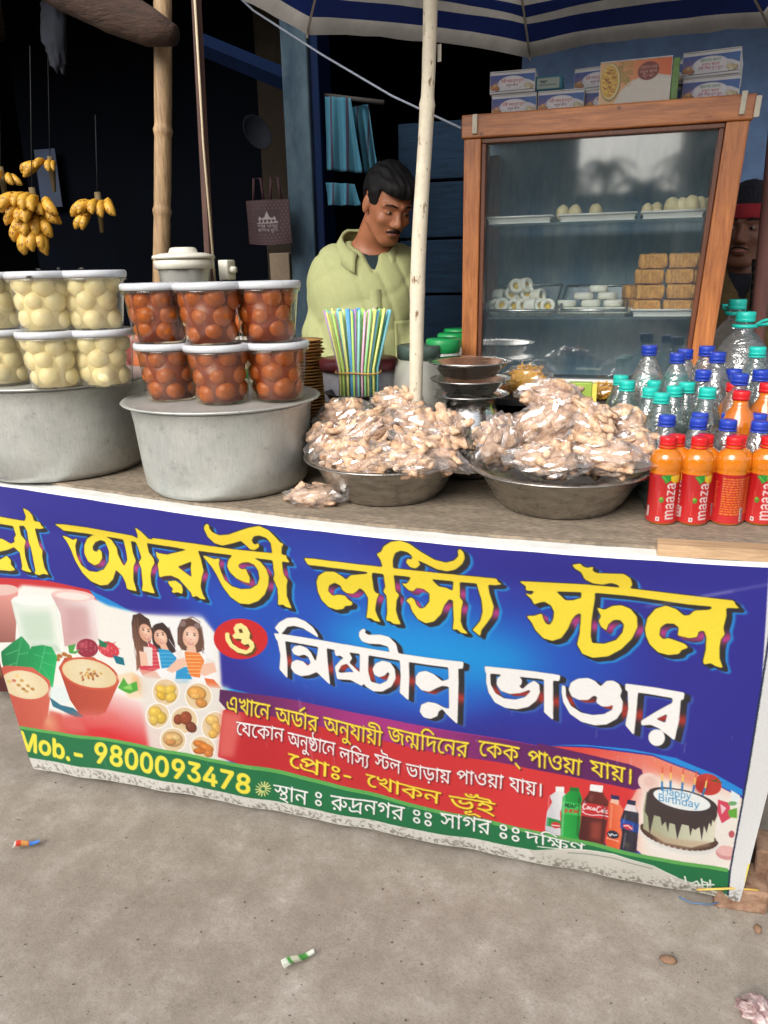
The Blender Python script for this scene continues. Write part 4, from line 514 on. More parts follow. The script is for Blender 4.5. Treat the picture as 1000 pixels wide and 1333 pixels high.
GL = json.loads('''{"b16":[[511,628,580,620,605,609,635,586,661,542,667,490,667,0,592,0,561,58,509,85,255,70,180,82,143,96,93,132,58,191,46,278,58,377,135,366,124,294,127,240,144,196,172,168,248,145,346,149,412,159,501,158,551,141,590,106,590,480,585,516,569,542,514,557,462,548,401,512,355,461,334,406,337,372,348,357,370,347,434,348,441,278,376,270,310,287,275,317,256,363,255,412,274,474,331,550,370,582,437,616]],"b21":[[706,622,706,551,601,551,601,0,524,0,442,98,380,149,283,204,166,238,142,331,190,296,235,287,348,248,407,213,456,175,526,97,524,688,577,688,600,622],[450,470,442,416,418,372,381,335,332,308,209,276,162,285,142,331,247,346,299,364,337,387,369,431,374,481,361,522,316,571,371,625,428,554,444,514],[182,430,105,448,69,479,58,499,49,559,71,628,147,607,130,560,134,529,144,514,182,501,235,514,281,554,316,612,371,625,373,575,311,483,243,440]],"b54":[[276,622,276,551,171,551,171,0,94,0,94,469,70,514,46,538,-10,551,-10,622,30,618,67,598,97,559,94,688,148,688,170,622]],"b61":[[356,622,356,551,304,540,251,508,201,460,172,419,140,346,128,262,140,171,174,111,203,87,251,70,309,74,348,92,383,31,356,14,295,-3,233,-3,152,28,109,68,76,120,51,221,57,338,97,440,164,521,219,561,280,588,216,555,-10,551,-10,622]],"b39":[[614,622,614,551,509,551,509,0,432,0,432,243,448,187,356,288,276,339,236,350,198,350,154,332,134,307,129,260,140,234,161,212,214,184,176,113,99,160,65,202,46,277,59,341,96,387,166,419,229,422,299,405,380,356,451,284,437,280,434,303,432,551,-10,551,-10,622]],"b8":[[903,622,903,551,798,551,798,0,721,0,649,104,557,180,582,246,680,167,724,109,721,551,-10,551,-10,622],[376,91,277,109,186,166,103,273,29,442,102,466,158,331,198,264,266,198,318,175,404,168,466,184,506,218,526,265,530,300,522,352,482,410,443,428,391,426,363,407,353,372,361,331,285,316,271,388,276,422,292,450,344,488,395,499,442,498,515,474,553,442,582,401,604,324,600,242,581,194,550,152,478,107],[344,465,334,495,314,522,284,542,243,556,267,601,361,566,405,524,423,468]],"b32":[[722,622,722,551,356,551,357,358,361,337,376,319,412,319,443,335,477,366,529,433,589,442,629,370,646,320,655,270,654,214,628,132,573,69,488,31,385,25,294,47,239,77,166,149,101,258,63,352,29,465,105,485,163,307,231,188,284,138,313,122,378,102,451,102,512,122,556,161,569,186,580,243,577,285,561,335,535,373,581,392,520,308,472,268,410,243,351,248,309,276,285,322,279,551,-10,551,-10,622]],"b131":[[-254,707,72,917,110,860,-209,644]],"b46":[[606,622,606,551,501,551,501,0,424,0,388,58,314,135,221,196,114,236,76,243,37,339,236,444,447,524,424,482,424,551,-10,551,-10,622],[424,474,445,446,244,366,130,304,215,276,304,230,382,167,438,88,429,88,424,159],[185,-6,142,10,129,28,125,52,129,76,142,95,185,112,228,95,241,76,245,52,241,28,228,10]],"b57":[[-286,-266,-329,-260,-375,-240,-400,-218,-421,-171,-420,-127,-400,-86,-362,-56,-307,-41,-213,-45,-126,-74,-38,-124,89,-217,44,-271,-78,-178,-182,-122,-255,-104,-323,-111,-341,-124,-350,-142,-350,-166,-340,-186,-299,-203,-239,-195,-199,-161,-178,-115,-172,8,-95,8,-102,-110,-111,-148,-138,-200,-167,-230,-206,-253]],"b45":[[636,622,636,551,531,551,531,0,454,0,386,76,306,138,208,184,84,212,48,303,113,343,252,414,164,466,48,502,79,570,81,551,-10,551,-10,622],[454,551,135,551,114,560,177,538,240,505,336,432,341,376,155,284,125,265,113,280,194,264,295,225,378,172,470,83,457,79,454,148]],"b70":[[636,622,636,551,531,551,531,0,454,0,386,76,306,138,208,184,84,212,48,303,113,343,252,414,164,466,48,502,79,570,81,551,-10,551,-10,622],[454,551,135,551,114,560,177,538,240,505,336,432,341,376,155,284,125,265,113,280,194,264,295,225,378,172,470,83,457,79,454,148],
[180,-6,138,10,124,28,120,52,124,76,138,95,180,112,222,95,236,76,240,52,236,28,222,10]],"b56":[[276,551,171,551,171,0,94,0,94,551,-10,551,-10,622,94,622,84,682,60,731,26,770,-16,800,-95,831,-155,842,-280,848,-374,838,-429,817,-441,801,-440,783,-428,771,-393,764,-222,761,-185,754,-135,725,-108,680,-100,615,-167,615,-176,662,-200,685,-242,692,-392,693,-465,708,-497,728,-515,757,-521,789,-505,841,-456,882,-419,897,-320,915,-162,913,-78,899,-6,877,54,846,103,805,139,754,163,693,174,622,276,622]],"b27":[[401,63,343,68,288,84,236,111,186,152,141,206,100,276,62,362,29,465,105,485,160,327,226,219,278,174,370,141,469,147,516,171,533,189,552,238,550,309,530,358,590,358,532,306,466,270,391,257,338,265,295,290,262,347,260,406,289,474,331,516,394,553,-10,551,-10,622,927,622,927,551,535,554,432,501,359,442,343,416,335,380,339,356,359,335,387,328,440,338,523,396,609,365,627,301,624,206,608,160,578,121,507,78],[801,205,809,111,836,10,761,-7,733,106,723,222,732,317,755,388,685,393,626,408,576,430,536,460,475,543,551,559,580,519,636,479,698,462,806,462,845,392,811,304]],"b366":[[192,465,234,462,290,444,340,414,386,373,401,357,399,261,306,354,231,391,191,392,151,376,134,355,128,325,146,279,202,244,165,173,139,186,95,218,64,258,46,328,58,389,80,419,140,457],[575,622,575,551,465,551,465,176,388,175,390,387,388,551,-10,551,-10,622],[817,622,817,551,712,551,712,-43,635,-43,636,110,635,551,540,551,540,622],[429,193,502,182,565,149,621,100,674,37,648,-30,584,48,514,102,457,122,427,122,402,112,390,93,392,67,411,48,444,32,409,-37,368,-16,324,28,309,85,318,132,364,178]],"b55":[[276,622,276,551,171,551,171,0,94,0,94,551,-10,551,-10,622,82,622,20,704,113,834,159,873,244,910,313,917,414,904,486,878,581,824,705,731,663,677,511,787,407,834,298,843,210,815,160,772,106,693,160,622]],"b37":[[613,622,613,551,159,551,159,253,145,273,211,337,318,412,409,459,475,486,540,422,504,337,487,226,495,111,522,10,447,-7,419,106,409,242,418,317,432,364,453,410,465,405,381,365,300,314,141,175,82,215,82,551,-10,551,-10,622]],"b20":[[817,622,817,551,492,551,492,0,415,0,359,85,307,136,248,180,147,227,76,243,37,339,231,439,437,517,415,475,415,551,-10,551,-10,622],[415,467,436,438,277,378,130,304,246,262,329,208,378,164,428,90,420,88,415,159],[761,288,754,240,740,211,719,187,689,169,649,159,566,163,572,235,606,233,659,243,675,261,683,296,670,345,654,367,603,404,479,438,482,513,590,488,679,440,740,372,752,346]],"b65":[[-134,-17,112,-214,69,-268,-186,-81]],"b40":[[726,622,726,551,621,551,621,0,544,0,544,396,566,332,474,455,411,517,365,544,298,556,242,548,194,524,108,445,165,465,201,463,244,447,279,398,286,356,282,320,265,326,324,387,461,516,510,463,226,195,167,250,249,328,183,262,216,319,218,355,211,375,196,390,160,398,121,392,98,380,22,452,83,524,169,594,215,616,265,628,318,628,369,617,458,565,567,441,549,446,546,471,544,688,597,688,620,622]],"b18":[[509,629,545,627,605,607,647,569,660,544,671,483,665,438,646,397,617,362,557,317,480,282,449,354,533,391,570,421,589,460,586,515,558,547,528,557,474,555,411,532,353,487,332,448,341,412,386,395,365,321,315,336,267,375,251,431,263,482,296,533,367,590,434,619],[681,225,666,150,646,119,620,92,547,54,503,45,418,44,352,56,289,81,231,121,177,177,128,249,84,338,28,507,103,529,168,344,218,252,246,216,306,161,376,129,455,118,537,133,559,144,590,179,598,247,574,294,509,338,589,373,628,346,657,311,675,270]],"b641":[[194,0,194,622,275,622,275,0]],"b424":[[395,0,312,12,241,47,186,101,149,168,167,235,234,244,299,269,340,303,358,331,372,378,377,457,355,551,-10,551,-10,622,313,622,262,702,243,758,248,816,278,869,331,917,382,861,329,803,322,748,344,700,404,622,714,622,714,551,478,553,572,443,616,368,639,285,640,206,613,115,555,47,500,17],[394,74,447,80,506,111,543,161,560,222,553,312,527,379,480,452,406,536,423,532,444,442,445,388,435,332,397,264,322,207,199,168,213,229,227,181,264,125,315,90],[209,560,159,523,127,476,122,421,133,390,166,357,233,337,342,343,403,371,366,305,319,282,274,271,189,274,120,301,85,330,60,367,48,411,47,457,80,534,125,573],
[136,549,256,494,398,393,426,365,396,316,252,422,88,499]],"b47":[[741,622,741,551,636,551,636,0,559,0,559,335,565,309,506,368,457,379,420,366,401,334,400,271,335,266,313,336,282,371,228,393,167,384,138,356,130,337,130,297,145,263,193,222,241,201,214,127,168,145,110,182,58,252,47,296,47,342,68,398,94,426,166,462,234,465,279,455,318,435,369,384,354,383,369,412,392,434,422,447,469,450,500,443,541,420,571,397,562,382,559,551,-10,551,-10,622]],"b50":[[692,622,692,551,587,551,587,0,510,0,510,353,533,290,457,370,436,375,410,367,390,347,283,173,260,150,220,131,175,128,124,144,75,188,35,244,96,281,150,211,180,203,205,209,256,264,350,416,374,437,401,448,461,439,536,374,516,373,514,384,510,551,-10,551,-10,622],[271,271,244,398,214,441,146,476,38,495,53,571,202,528,236,512,275,480,299,436,315,356]],"b202":[[265,622,265,551,195,551,255,573,193,514,162,446,158,378,191,166,178,80,154,34,128,8,92,-16,20,-44,-10,-52,-31,17,64,54,104,106,111,208,82,358,84,445,96,488,143,557,157,572,172,551,-10,551,-10,622]],"b434":[[188,127,149,133,112,153,75,188,35,244,96,281,150,211,180,203,205,209,256,264,362,430,415,449,461,439,536,374,532,292,468,363,447,374,422,373,390,347,305,204,271,160,235,135],[271,271,244,398,214,441,146,476,38,495,53,571,202,528,236,512,275,480,299,436,315,356],[993,622,993,551,588,551,589,168,598,128,628,101,679,97,734,115,795,162,831,211,854,281,846,338,830,355,803,363,733,357,722,428,823,438,885,417,924,365,931,274,904,188,852,115,772,54,680,25,605,30,548,63,517,124,511,191,511,551,-10,551,-10,622],[811,622,800,671,781,689,751,698,556,704,519,713,463,747,443,772,425,821,427,912,501,907,498,888,507,814,544,783,609,771,777,766,823,752,847,734,873,690,883,622]],"b43":[[422,43,359,48,272,76,219,111,169,160,124,226,83,307,29,465,105,485,143,366,186,272,262,176,319,140,384,121,469,124,528,148,568,190,587,246,585,309,566,364,542,398,590,476,636,395,660,317,662,235,648,179,602,107,554,72,495,50],[384,284,305,302,269,333,258,353,249,413,271,486,351,462,332,414,336,383,347,367,386,355,428,363,474,394,527,466,590,476,582,422,526,346,462,300],[731,622,731,551,-10,551,-10,622]],"b68":[[722,622,722,551,356,551,357,358,361,337,376,319,412,319,443,335,477,366,529,433,589,442,629,370,646,320,655,270,654,214,628,132,573,69,488,31,385,25,294,47,239,77,166,149,101,258,63,352,29,465,105,485,163,307,231,188,284,138,313,122,378,102,451,102,512,122,556,161,569,186,580,243,577,285,561,335,535,373,581,392,520,308,472,268,410,243,351,248,309,276,285,322,279,551,-10,551,-10,622],[363,-149,320,-133,303,-91,307,-67,320,-48,363,-31,406,-48,419,-67,423,-91,406,-133]],"b224":[[765,622,765,551,660,551,660,0,583,0,583,396,605,332,530,434,466,504,404,544,337,556,281,548,233,524,147,445,204,465,240,463,283,447,318,398,325,356,321,320,304,326,363,387,500,516,549,463,265,195,206,250,288,328,222,262,255,319,257,355,250,375,235,390,199,398,160,392,137,380,61,452,122,524,208,594,254,616,304,628,357,628,408,617,453,596,518,546,606,441,588,446,583,688,636,688,659,622],[660,-43,585,-43,551,15,500,41,251,26,175,37,138,50,90,82,57,135,46,183,48,258,54,287,131,277,123,211,133,158,162,124,208,104,269,98,477,114,543,95,583,61,583,151,660,151]],"b7":[[78,486,88,542,118,585,164,612,219,622,274,612,320,585,350,542,360,486,350,430,320,386,274,359,219,349,164,359,118,386,88,429],[147,486,152,456,168,433,191,419,219,414,248,419,271,434,286,456,291,486,286,515,271,538,248,552,219,557,191,552,168,538,152,515],[78,137,88,193,118,236,164,263,219,273,274,264,320,236,350,194,360,137,350,81,320,38,274,10,219,0,164,10,118,38,88,81],
[147,137,152,107,168,84,191,70,219,65,248,70,271,84,286,107,291,137,286,166,271,189,248,203,219,208,191,203,168,188,152,166]],"b598":[[49,338,291,338,291,256,49,256]],"b58":[[-177,-241,-238,-230,-277,-208,-303,-170,-306,-114,-286,-76,-268,-62,-224,-43,-172,-36,-172,8,-95,8,-95,-56,-128,-102,-195,-102,-217,-110,-234,-131,-231,-157,-201,-176,-139,-174,-86,-148,-38,-102,90,-170,163,-218,121,-271,-22,-183,-91,-226]],"b5":[[42,861,34,814,8,752,-38,708,-79,691,-159,686,-207,698,-260,735,-294,791,-310,860,-241,869,-223,800,-198,769,-160,753,-112,753,-74,768,-47,798,-28,870],[-90,830,-102,799,-134,788,-167,800,-178,833,-168,861,-135,873,-101,862]],"b10":[[358,622,347,671,328,689,298,698,124,704,87,713,31,747,11,772,-7,821,-5,912,69,907,66,886,72,822,101,788,157,773,341,763,394,734,420,690,430,622],[242,500,343,485,412,444,451,386,464,325,450,252,406,195,335,158,236,141,246,152,366,103,442,60,540,-10,494,-63,355,33,279,75,173,119,46,154,61,223,128,208,240,205,316,221,349,240,370,265,385,320,383,345,363,386,302,423,247,430,201,426,170,414,153,395,148,362,154,338,81,323,70,384,82,433,118,470,173,492],[175,465,165,495,145,522,73,556,97,601,191,566,236,524,254,468],[540,622,540,551,-10,551,-10,622]],"b437":[[500,305,436,314,384,339,342,380,312,437,324,439,309,391,284,346,232,305,197,300,155,306,92,346,37,417,98,453,124,413,155,384,186,376,219,385,237,401,258,446,271,551,340,551,368,466,404,412,453,379,517,372,544,381,563,400,572,426,572,461,542,531,503,575,583,591,599,575,629,530,648,474,648,409,640,381,610,338,588,324,562,313],[731,622,731,551,-10,551,-10,622],[455,319,527,311,596,279,642,220,652,169,640,109,602,64,544,34,466,18,469,43,527,26,605,-6,703,-60,667,-117,504,-30,409,2,282,30,295,100,390,82,463,82,521,94,541,104,566,132,575,168,558,220,528,242,488,254,414,247,395,233,386,212,391,169,318,154,308,229,326,270,362,300,414,316]],"b454":[[813,622,813,551,501,551,501,0,424,0,366,85,285,157,186,212,76,243,37,339,236,444,447,524,424,482,424,551,-10,551,-10,622],[424,474,445,446,244,366,130,304,215,276,304,230,382,167,438,88,429,88,424,159],[638,164,585,172,536,199,495,246,461,317,498,385,532,298,553,269,588,242,628,233,661,241,686,267,691,298,686,328,670,354,641,375,595,389,610,463,669,444,720,411,755,364,766,322,758,244,732,201,691,173],[185,-6,142,10,129,28,125,52,129,76,142,95,185,112,228,95,241,76,245,52,241,28,228,10]],"b221":[[730,622,730,551,276,551,276,253,262,273,328,337,406,394,494,445,592,486,657,422,620,335,604,218,612,76,639,-40,564,-59,530,126,526,242,548,364,570,410,582,405,498,365,418,314,258,175,199,215,199,551,-10,551,-10,622],[422,100,496,86,562,40,564,-59,533,-5,499,16,458,27,419,28,251,1,151,14,93,48,62,89,50,124,46,177,55,232,132,223,124,184,127,139,144,104,174,83,246,73]],"b22":[[484,0,484,425,505,362,410,482,367,520,324,544,263,556,195,541,106,457,135,474,180,485,238,486,275,477,315,449,332,424,345,383,344,340,324,288,283,240,182,172,131,245,244,311,264,346,266,365,262,385,240,409,175,416,103,392,22,458,71,528,125,583,164,608,208,624,279,628,325,619,388,590,428,559,507,472,488,491,484,688,537,688,560,622,666,622,666,551,561,551,561,0]],"b129":[[929,622,929,551,614,551,614,0,537,0,538,148,537,551,-10,551,-10,622],[876,271,864,212,822,166,768,149,689,153,695,225,748,224,777,232,798,266,792,310,772,334,724,358,654,370,560,372,479,380,432,395,396,420,370,455,357,503,360,577,435,571,433,509,440,487,466,460,533,443,715,433,794,406,843,369,860,344],[347,265,428,246,497,196,553,126,554,55,543,34,464,137,402,183,335,193,312,182,302,168,299,140,311,99,234,83,217,141,227,200,246,228,274,248],[185,463,257,450,317,412,357,350,369,296,365,206,287,208,292,288,278,335,252,372,225,387,190,392,152,384,134,362,131,338,140,304,62,288,48,342,58,396,86,432,129,455],
[123,405,125,469,106,530,80,562,42,582,135,602,186,539,198,499,202,437,197,400]],"b34":[[630,622,630,551,525,551,525,0,448,0,448,425,468,363,402,450,321,524,242,555,193,553,168,544,141,521,125,489,123,448,131,421,146,399,186,374,275,355,269,272,178,290,127,313,86,344,57,385,42,434,42,488,54,534,77,571,108,599,189,628,284,619,368,575,470,473,454,477,451,497,448,688,501,688,524,622]],"i292":[[88,0,88,728,220,728,406,250,462,67,442,67,487,214,683,728,815,728,815,0,724,0,728,640,662,436,492,0,411,0,234,446,163,655,172,655,174,596,176,0]],"i790":[[299,-12,198,8,120,65,68,155,51,270,68,385,120,475,198,533,299,553,401,533,480,475,531,385,549,270,531,155,480,65,401,8],[299,67,371,83,421,128,450,193,460,270,450,347,421,413,371,458,299,474,229,458,179,413,150,347,140,270,150,193,179,128,229,83]],"i578":[[331,-12,284,-7,247,6,208,36,172,84,162,84,162,0,77,0,77,728,165,728,165,458,172,458,218,517,246,535,305,552,363,551,450,519,516,451,554,352,562,271,554,190,516,91,451,23,395,-3],[317,67,385,83,433,127,462,193,472,272,462,351,434,416,385,459,317,474,251,460,203,418,174,354,164,272,174,189,204,124,252,82]],"i1376":[[136,-6,111,-1,90,13,75,34,70,60,75,85,90,106,111,121,136,125,162,121,183,106,197,85,202,60,197,34,183,13,162,-1]],"i1392":[[482,351,482,270,163,270,163,351]],"i1374":[[324,737,417,720,468,689,509,647,548,563,555,497,550,443,533,387,501,322,287,0,187,0,430,355,439,355,434,345,390,303,354,287,312,281,250,288,197,309,153,342,120,386,95,471,100,568,123,624,158,671,232,720],[324,658,267,646,221,614,191,565,181,504,191,442,221,393,267,361,324,350,381,361,427,393,457,441,467,502,457,564,427,614,382,646]],"i1367":[[324,-10,223,5,144,47,92,112,74,193,84,258,115,314,160,356,216,378,149,420,118,464,101,544,117,621,164,683,208,712,263,731,324,737,384,731,438,712,483,683,530,621,546,544,529,464,498,420,432,378,487,356,532,314,563,258,574,193,556,112,504,47,424,5],[324,71,389,80,438,105,470,146,481,198,469,254,436,297,386,326,324,336,261,326,210,297,177,254,166,198,176,146,208,105,258,80],[324,414,376,423,419,448,447,487,457,537,447,586,420,625,378,649,324,657,270,649,227,625,200,586,190,537,200,487,228,448,270,423]],"i1359":[[324,-10,249,1,216,15,186,34,136,88,86,206,69,363,86,521,116,604,137,639,187,693,217,712,250,726,324,737,363,734,432,712,462,693,512,639,532,604,562,521,579,363,562,206,513,88,463,34,433,15,399,1],[324,71,395,91,447,148,479,240,490,363,479,487,447,580,395,637,324,657,253,637,201,580,169,487,158,363,169,240,201,148,253,91]],"i1371":[[310,-10,217,3,139,41,84,102,61,184,156,184,181,122,236,84,311,72,373,80,423,105,457,147,468,206,450,278,410,320,370,340,317,351,226,352,226,426,410,646,97,646,97,728,532,728,532,660,303,396,303,411,377,410,440,392,491,359,529,315,553,263,561,205,553,146,528,94,466,33,379,-3]],"i1372":[[59,148,59,224,349,728,440,728,157,235,157,229,589,229,589,148],[402,0,402,454,490,454,490,0]],"i1366":[[139,0,462,646,89,646,89,728,559,728,559,641,236,0]],"i161":[[88,0,88,728,181,728,181,413,562,413,562,728,655,728,655,0,562,0,562,331,181,331,181,0]],"i507":[[230,-13,158,-2,98,31,58,84,44,155,49,198,62,231,112,277,181,303,363,330,393,349,394,400,368,447,317,473,246,473,190,450,144,396,60,423,84,468,116,501,154,525,216,546,280,553,359,542,409,520,439,496,473,441,483,390,484,0,398,0,398,74,392,74,362,35,325,8,273,-9],[245,65,310,76,343,94,379,134,396,181,396,273,364,259,276,245,207,233,168,217,142,190,133,166,136,125,155,95,200,70]],"i843":[[77,-204,77,546,162,546,162,458,172,458,218,517,263,543,330,553,423,534,475,500,516,451,545,388,560,313,560,229,545,154,516,91,451,23,364,-10,284,-7,232,15,165,84,165,-204],
[317,67,385,83,433,127,462,193,472,272,462,351,434,416,385,459,317,474,251,460,203,418,174,354,164,272,174,189,204,124,252,82]],"i998":[[68,-198,91,-122,149,-128,179,-114,205,-82,235,-3,26,546,123,546,248,197,297,25,265,25,278,73,314,197,440,546,536,546,287,-103,244,-166,202,-194,133,-208]],"i65":[[88,0,88,728,382,726,445,713,515,671,545,632,563,585,565,492,553,457,522,418,450,382,450,375,501,361,535,340,563,309,585,270,596,221,596,167,583,118,558,74,494,25,432,6],[181,82,391,84,451,101,473,115,500,151,508,195,504,230,467,290,419,320,356,330,181,330],[181,408,341,408,396,417,452,454,476,498,480,533,472,576,429,627,377,644,181,646]],"i689":[[77,0,77,546,165,546,165,0],[122,635,79,652,65,671,61,693,65,716,79,734,122,751,165,734,179,716,183,693,179,671,165,652]],"i852":[[77,0,77,546,162,546,162,462,168,462,189,500,242,540,286,552,354,552,354,464,301,469,247,459,204,433,183,407,165,342,165,0]],"i889":[[292,546,292,471,10,471,10,546],[92,676,180,676,184,110,194,88,214,76,249,71,289,77,307,3,250,-7,208,-4,153,14,131,30,102,75,92,135]],"i670":[[165,327,165,0,77,0,77,728,165,728,165,414,150,414,180,479,221,521,271,545,329,553,404,540,446,517,491,462,508,410,514,0,426,0,424,369,407,418,393,438,354,465,330,471,284,473,232,457,205,436,183,407,169,371]],"i597":[[282,-12,188,8,137,42,96,91,58,190,53,313,80,421,137,500,189,534,249,551,308,552,350,543,395,517,440,458,447,458,447,728,535,728,535,0,450,0,450,84,440,84,405,36,365,6,329,-7],[295,67,361,82,409,124,438,189,448,272,438,354,409,418,361,460,295,474,227,459,179,416,150,351,140,272,150,193,179,127,228,83]],"i766":[[77,0,77,546,163,546,163,424,156,424,180,482,218,523,265,547,316,556,370,546,412,519,443,477,460,423,448,423,472,478,529,531,605,555,672,551,732,523,763,493,786,451,797,398,799,0,711,0,709,393,692,436,678,450,642,469,601,476,566,472,525,452,496,418,485,389,482,0,394,0,392,396,364,448,330,469,287,476,242,467,214,452,182,417,169,384,165,0]],"i1022":[[62,0,62,65,368,459,368,464,71,464,71,546,481,546,481,476,184,82,491,82,491,0]],"b44":[[632,622,632,551,527,551,527,0,450,0,450,135,468,82,361,221,322,253,281,274,236,281,202,276,162,251,150,223,150,189,162,161,185,139,243,111,218,34,130,80,90,124,67,190,67,231,79,271,116,316,186,349,279,348,351,319,408,272,471,189,454,186,452,209,450,551,-10,551,-10,622],[299,323,297,299,221,322,209,396,191,431,162,458,98,484,38,494,51,566,163,541,232,503,269,459,286,420]],"b523":[[536,616,624,605,689,574,729,522,739,490,737,409,700,339,634,293,552,270,457,272,388,296,338,342,314,409,317,478,341,531,399,581,475,610],[540,554,480,546,432,523,399,486,389,454,396,395,421,362,461,342,514,335,572,343,621,368,645,392,665,439,658,498,634,529,594,548],[395,549,554,472,626,424,688,371,654,313,513,420,348,499],[841,622,841,551,670,551,541,569,390,553,256,551,256,622],[659,622,653,657,624,686,592,694,411,700,374,709,331,732,290,784,280,817,278,880,282,906,356,901,352,874,362,810,399,777,444,766,590,757,693,734,720,690,731,622],[567,-12,490,-2,432,28,397,76,388,106,390,175,432,238,534,303,561,315,653,303,524,227,473,178,462,136,470,97,494,74,543,60,628,65,690,100,706,129,705,154,669,190,718,246,752,223,780,187,786,126,773,87,747,51,709,22,660,0],[276,622,276,551,171,551,171,0,94,0,94,551,-10,551,-10,622,82,622,20,704,37,733,93,812,159,873,244,910,313,917,380,912,473,883,564,832,659,762,693,734,653,688,516,786,421,831,325,846,251,835,175,789,106,693,160,622]],"b3":[],"b42":[[606,622,606,551,501,551,501,0,424,0,388,58,314,135,221,196,114,236,76,243,37,339,236,444,447,524,424,482,424,551,-10,551,-10,622],[424,474,445,446,244,366,130,304,215,276,304,230,382,167,438,88,429,88,424,159]],"b35":[[407,50,328,60,290,73,219,114,187,144,126,222,99,271,29,466,105,486,161,325,226,212,306,147,370,128,467,132,513,151,536,170,559,205,573,278,557,354,512,409,480,424,444,429,410,425,386,412,370,380,378,321,301,306,290,352,289,399,299,431,318,458,379,492,470,498,549,472,608,416,635,366,650,274,635,187,590,115,514,67],
[717,622,717,551,-10,551,-10,622]],"b275":[[495,303,432,312,382,338,327,407,312,437,324,439,309,391,284,346,232,305,197,300,142,310,79,360,37,417,98,453,124,413,155,384,198,377,228,392,258,446,271,551,340,551,368,466,404,412,453,379,517,372,544,381,563,400,572,426,572,461,542,531,503,575,583,591,599,575,629,530,648,474,640,381,627,357,586,322,530,305],[730,622,730,551,-10,551,-10,622],[620,369,620,0,543,0,455,82,347,134,295,148,260,226,466,336,543,363],[543,303,336,193,342,202,404,180,483,139,546,88]],"b9":[[898,622,898,551,798,551,798,0,721,0,649,104,557,180,582,246,680,167,724,109,721,551,-10,551,-10,622],[376,91,277,109,186,166,103,273,29,442,102,466,158,331,198,264,266,198,318,175,404,168,466,184,506,218,526,264,530,300,522,352,482,410,443,428,391,426,363,407,353,372,361,331,285,316,271,388,276,422,292,450,344,488,395,499,442,498,515,474,553,442,582,401,604,324,600,242,581,194,550,152,478,107],[344,465,334,495,314,522,284,542,243,556,267,601,361,566,405,524,423,468],[1168,622,1168,551,1063,551,1063,0,986,0,986,479,948,534,924,547,887,551,887,622,924,618,961,598,990,559,986,688,1039,688,1062,622]],"b332":[[323,627,369,622,410,606,444,578,472,537,530,608,591,622,621,594,658,540,671,471,665,421,646,376,617,337,579,303,480,250,449,323,509,350,556,382,585,420,593,444,589,507,578,530,547,559,596,581,488,450,427,447,406,511,365,551,315,558,282,542,269,522,265,496,280,451,324,426,367,418,358,339,289,354,259,369,212,409,188,463,186,516,196,554,228,594,272,619],[453,32,385,38,289,71,230,112,176,167,127,241,83,332,28,507,103,529,145,394,192,287,245,206,306,151,376,119,455,108,512,115,558,134,577,150,597,191,594,254,561,297,509,328,589,363,628,336,668,281,680,238,679,188,653,118,598,67,547,45]],"b307":[[224,87,189,93,156,110,124,139,94,181,152,218,179,182,202,166,230,164,255,176,295,219,315,256,319,309,306,362,289,390,252,417,221,426,177,424,158,414,143,388,152,333,80,316,63,382,68,423,106,471,168,493,256,490,322,457,354,420,376,372,388,313,387,240,339,268,402,342,489,398,609,436,662,379,623,288,610,216,614,124,644,10,569,-7,547,72,534,152,532,226,547,308,572,368,599,362,504,330,429,275,288,105,265,93],[70,601,142,578,183,553,218,507,227,468,148,465,138,495,118,522,88,542,46,556],[482,431,420,440,368,469,325,514,292,574,374,588,396,539,414,519,433,505,472,494,524,503,545,528,549,549,544,572,521,597,608,606,624,556,613,496,569,451,537,438],[736,622,736,551,357,551,-10,551,-10,622]]}''')
TX = json.loads('''{"maaza":[[["i766",0],["i507",876],["i507",1438],["i1022",1999],["i507",2551]],3113],"box1":[[["b55",0],["b44",266],["b523",888],["b3",1719],["b50",1979],["b42",2661],["b54",3257],["b46",3523],["b3",4119],["b44",4379],["b57",5001],["b61",5001],["b21",5347],["b3",6043],["b44",6303],["b57",6925],["b61",6925],["b21",7271]],7967],"box2":[[["b39",0],["b35",604],["b57",1311],["b39",1311],["b3",1915],["b275",2175],["b54",2895],["b61",3161],["b37",3507]],4110],"box3":[[["b9",0],["b44",1158],["b54",1780],["b61",2046],["b37",2392],["b46",2995],["b3",3591],["b43",3851],["b54",4572],["b332",4838],["b54",5576],["b46",5842]],6438],"bag1":[[["b22",0],["b307",656],["b54",1382],["b3",1648],["b50",1908],["b54",2590],["b22",2856],["b46",3512]],4108],"bag2":[[["b20",0],["b55",807],["b40",1073],["b47",1789],["b3",2520],["b44",2780],["b57",3402],["b55",3402],["b39",3668]],4272]}''')

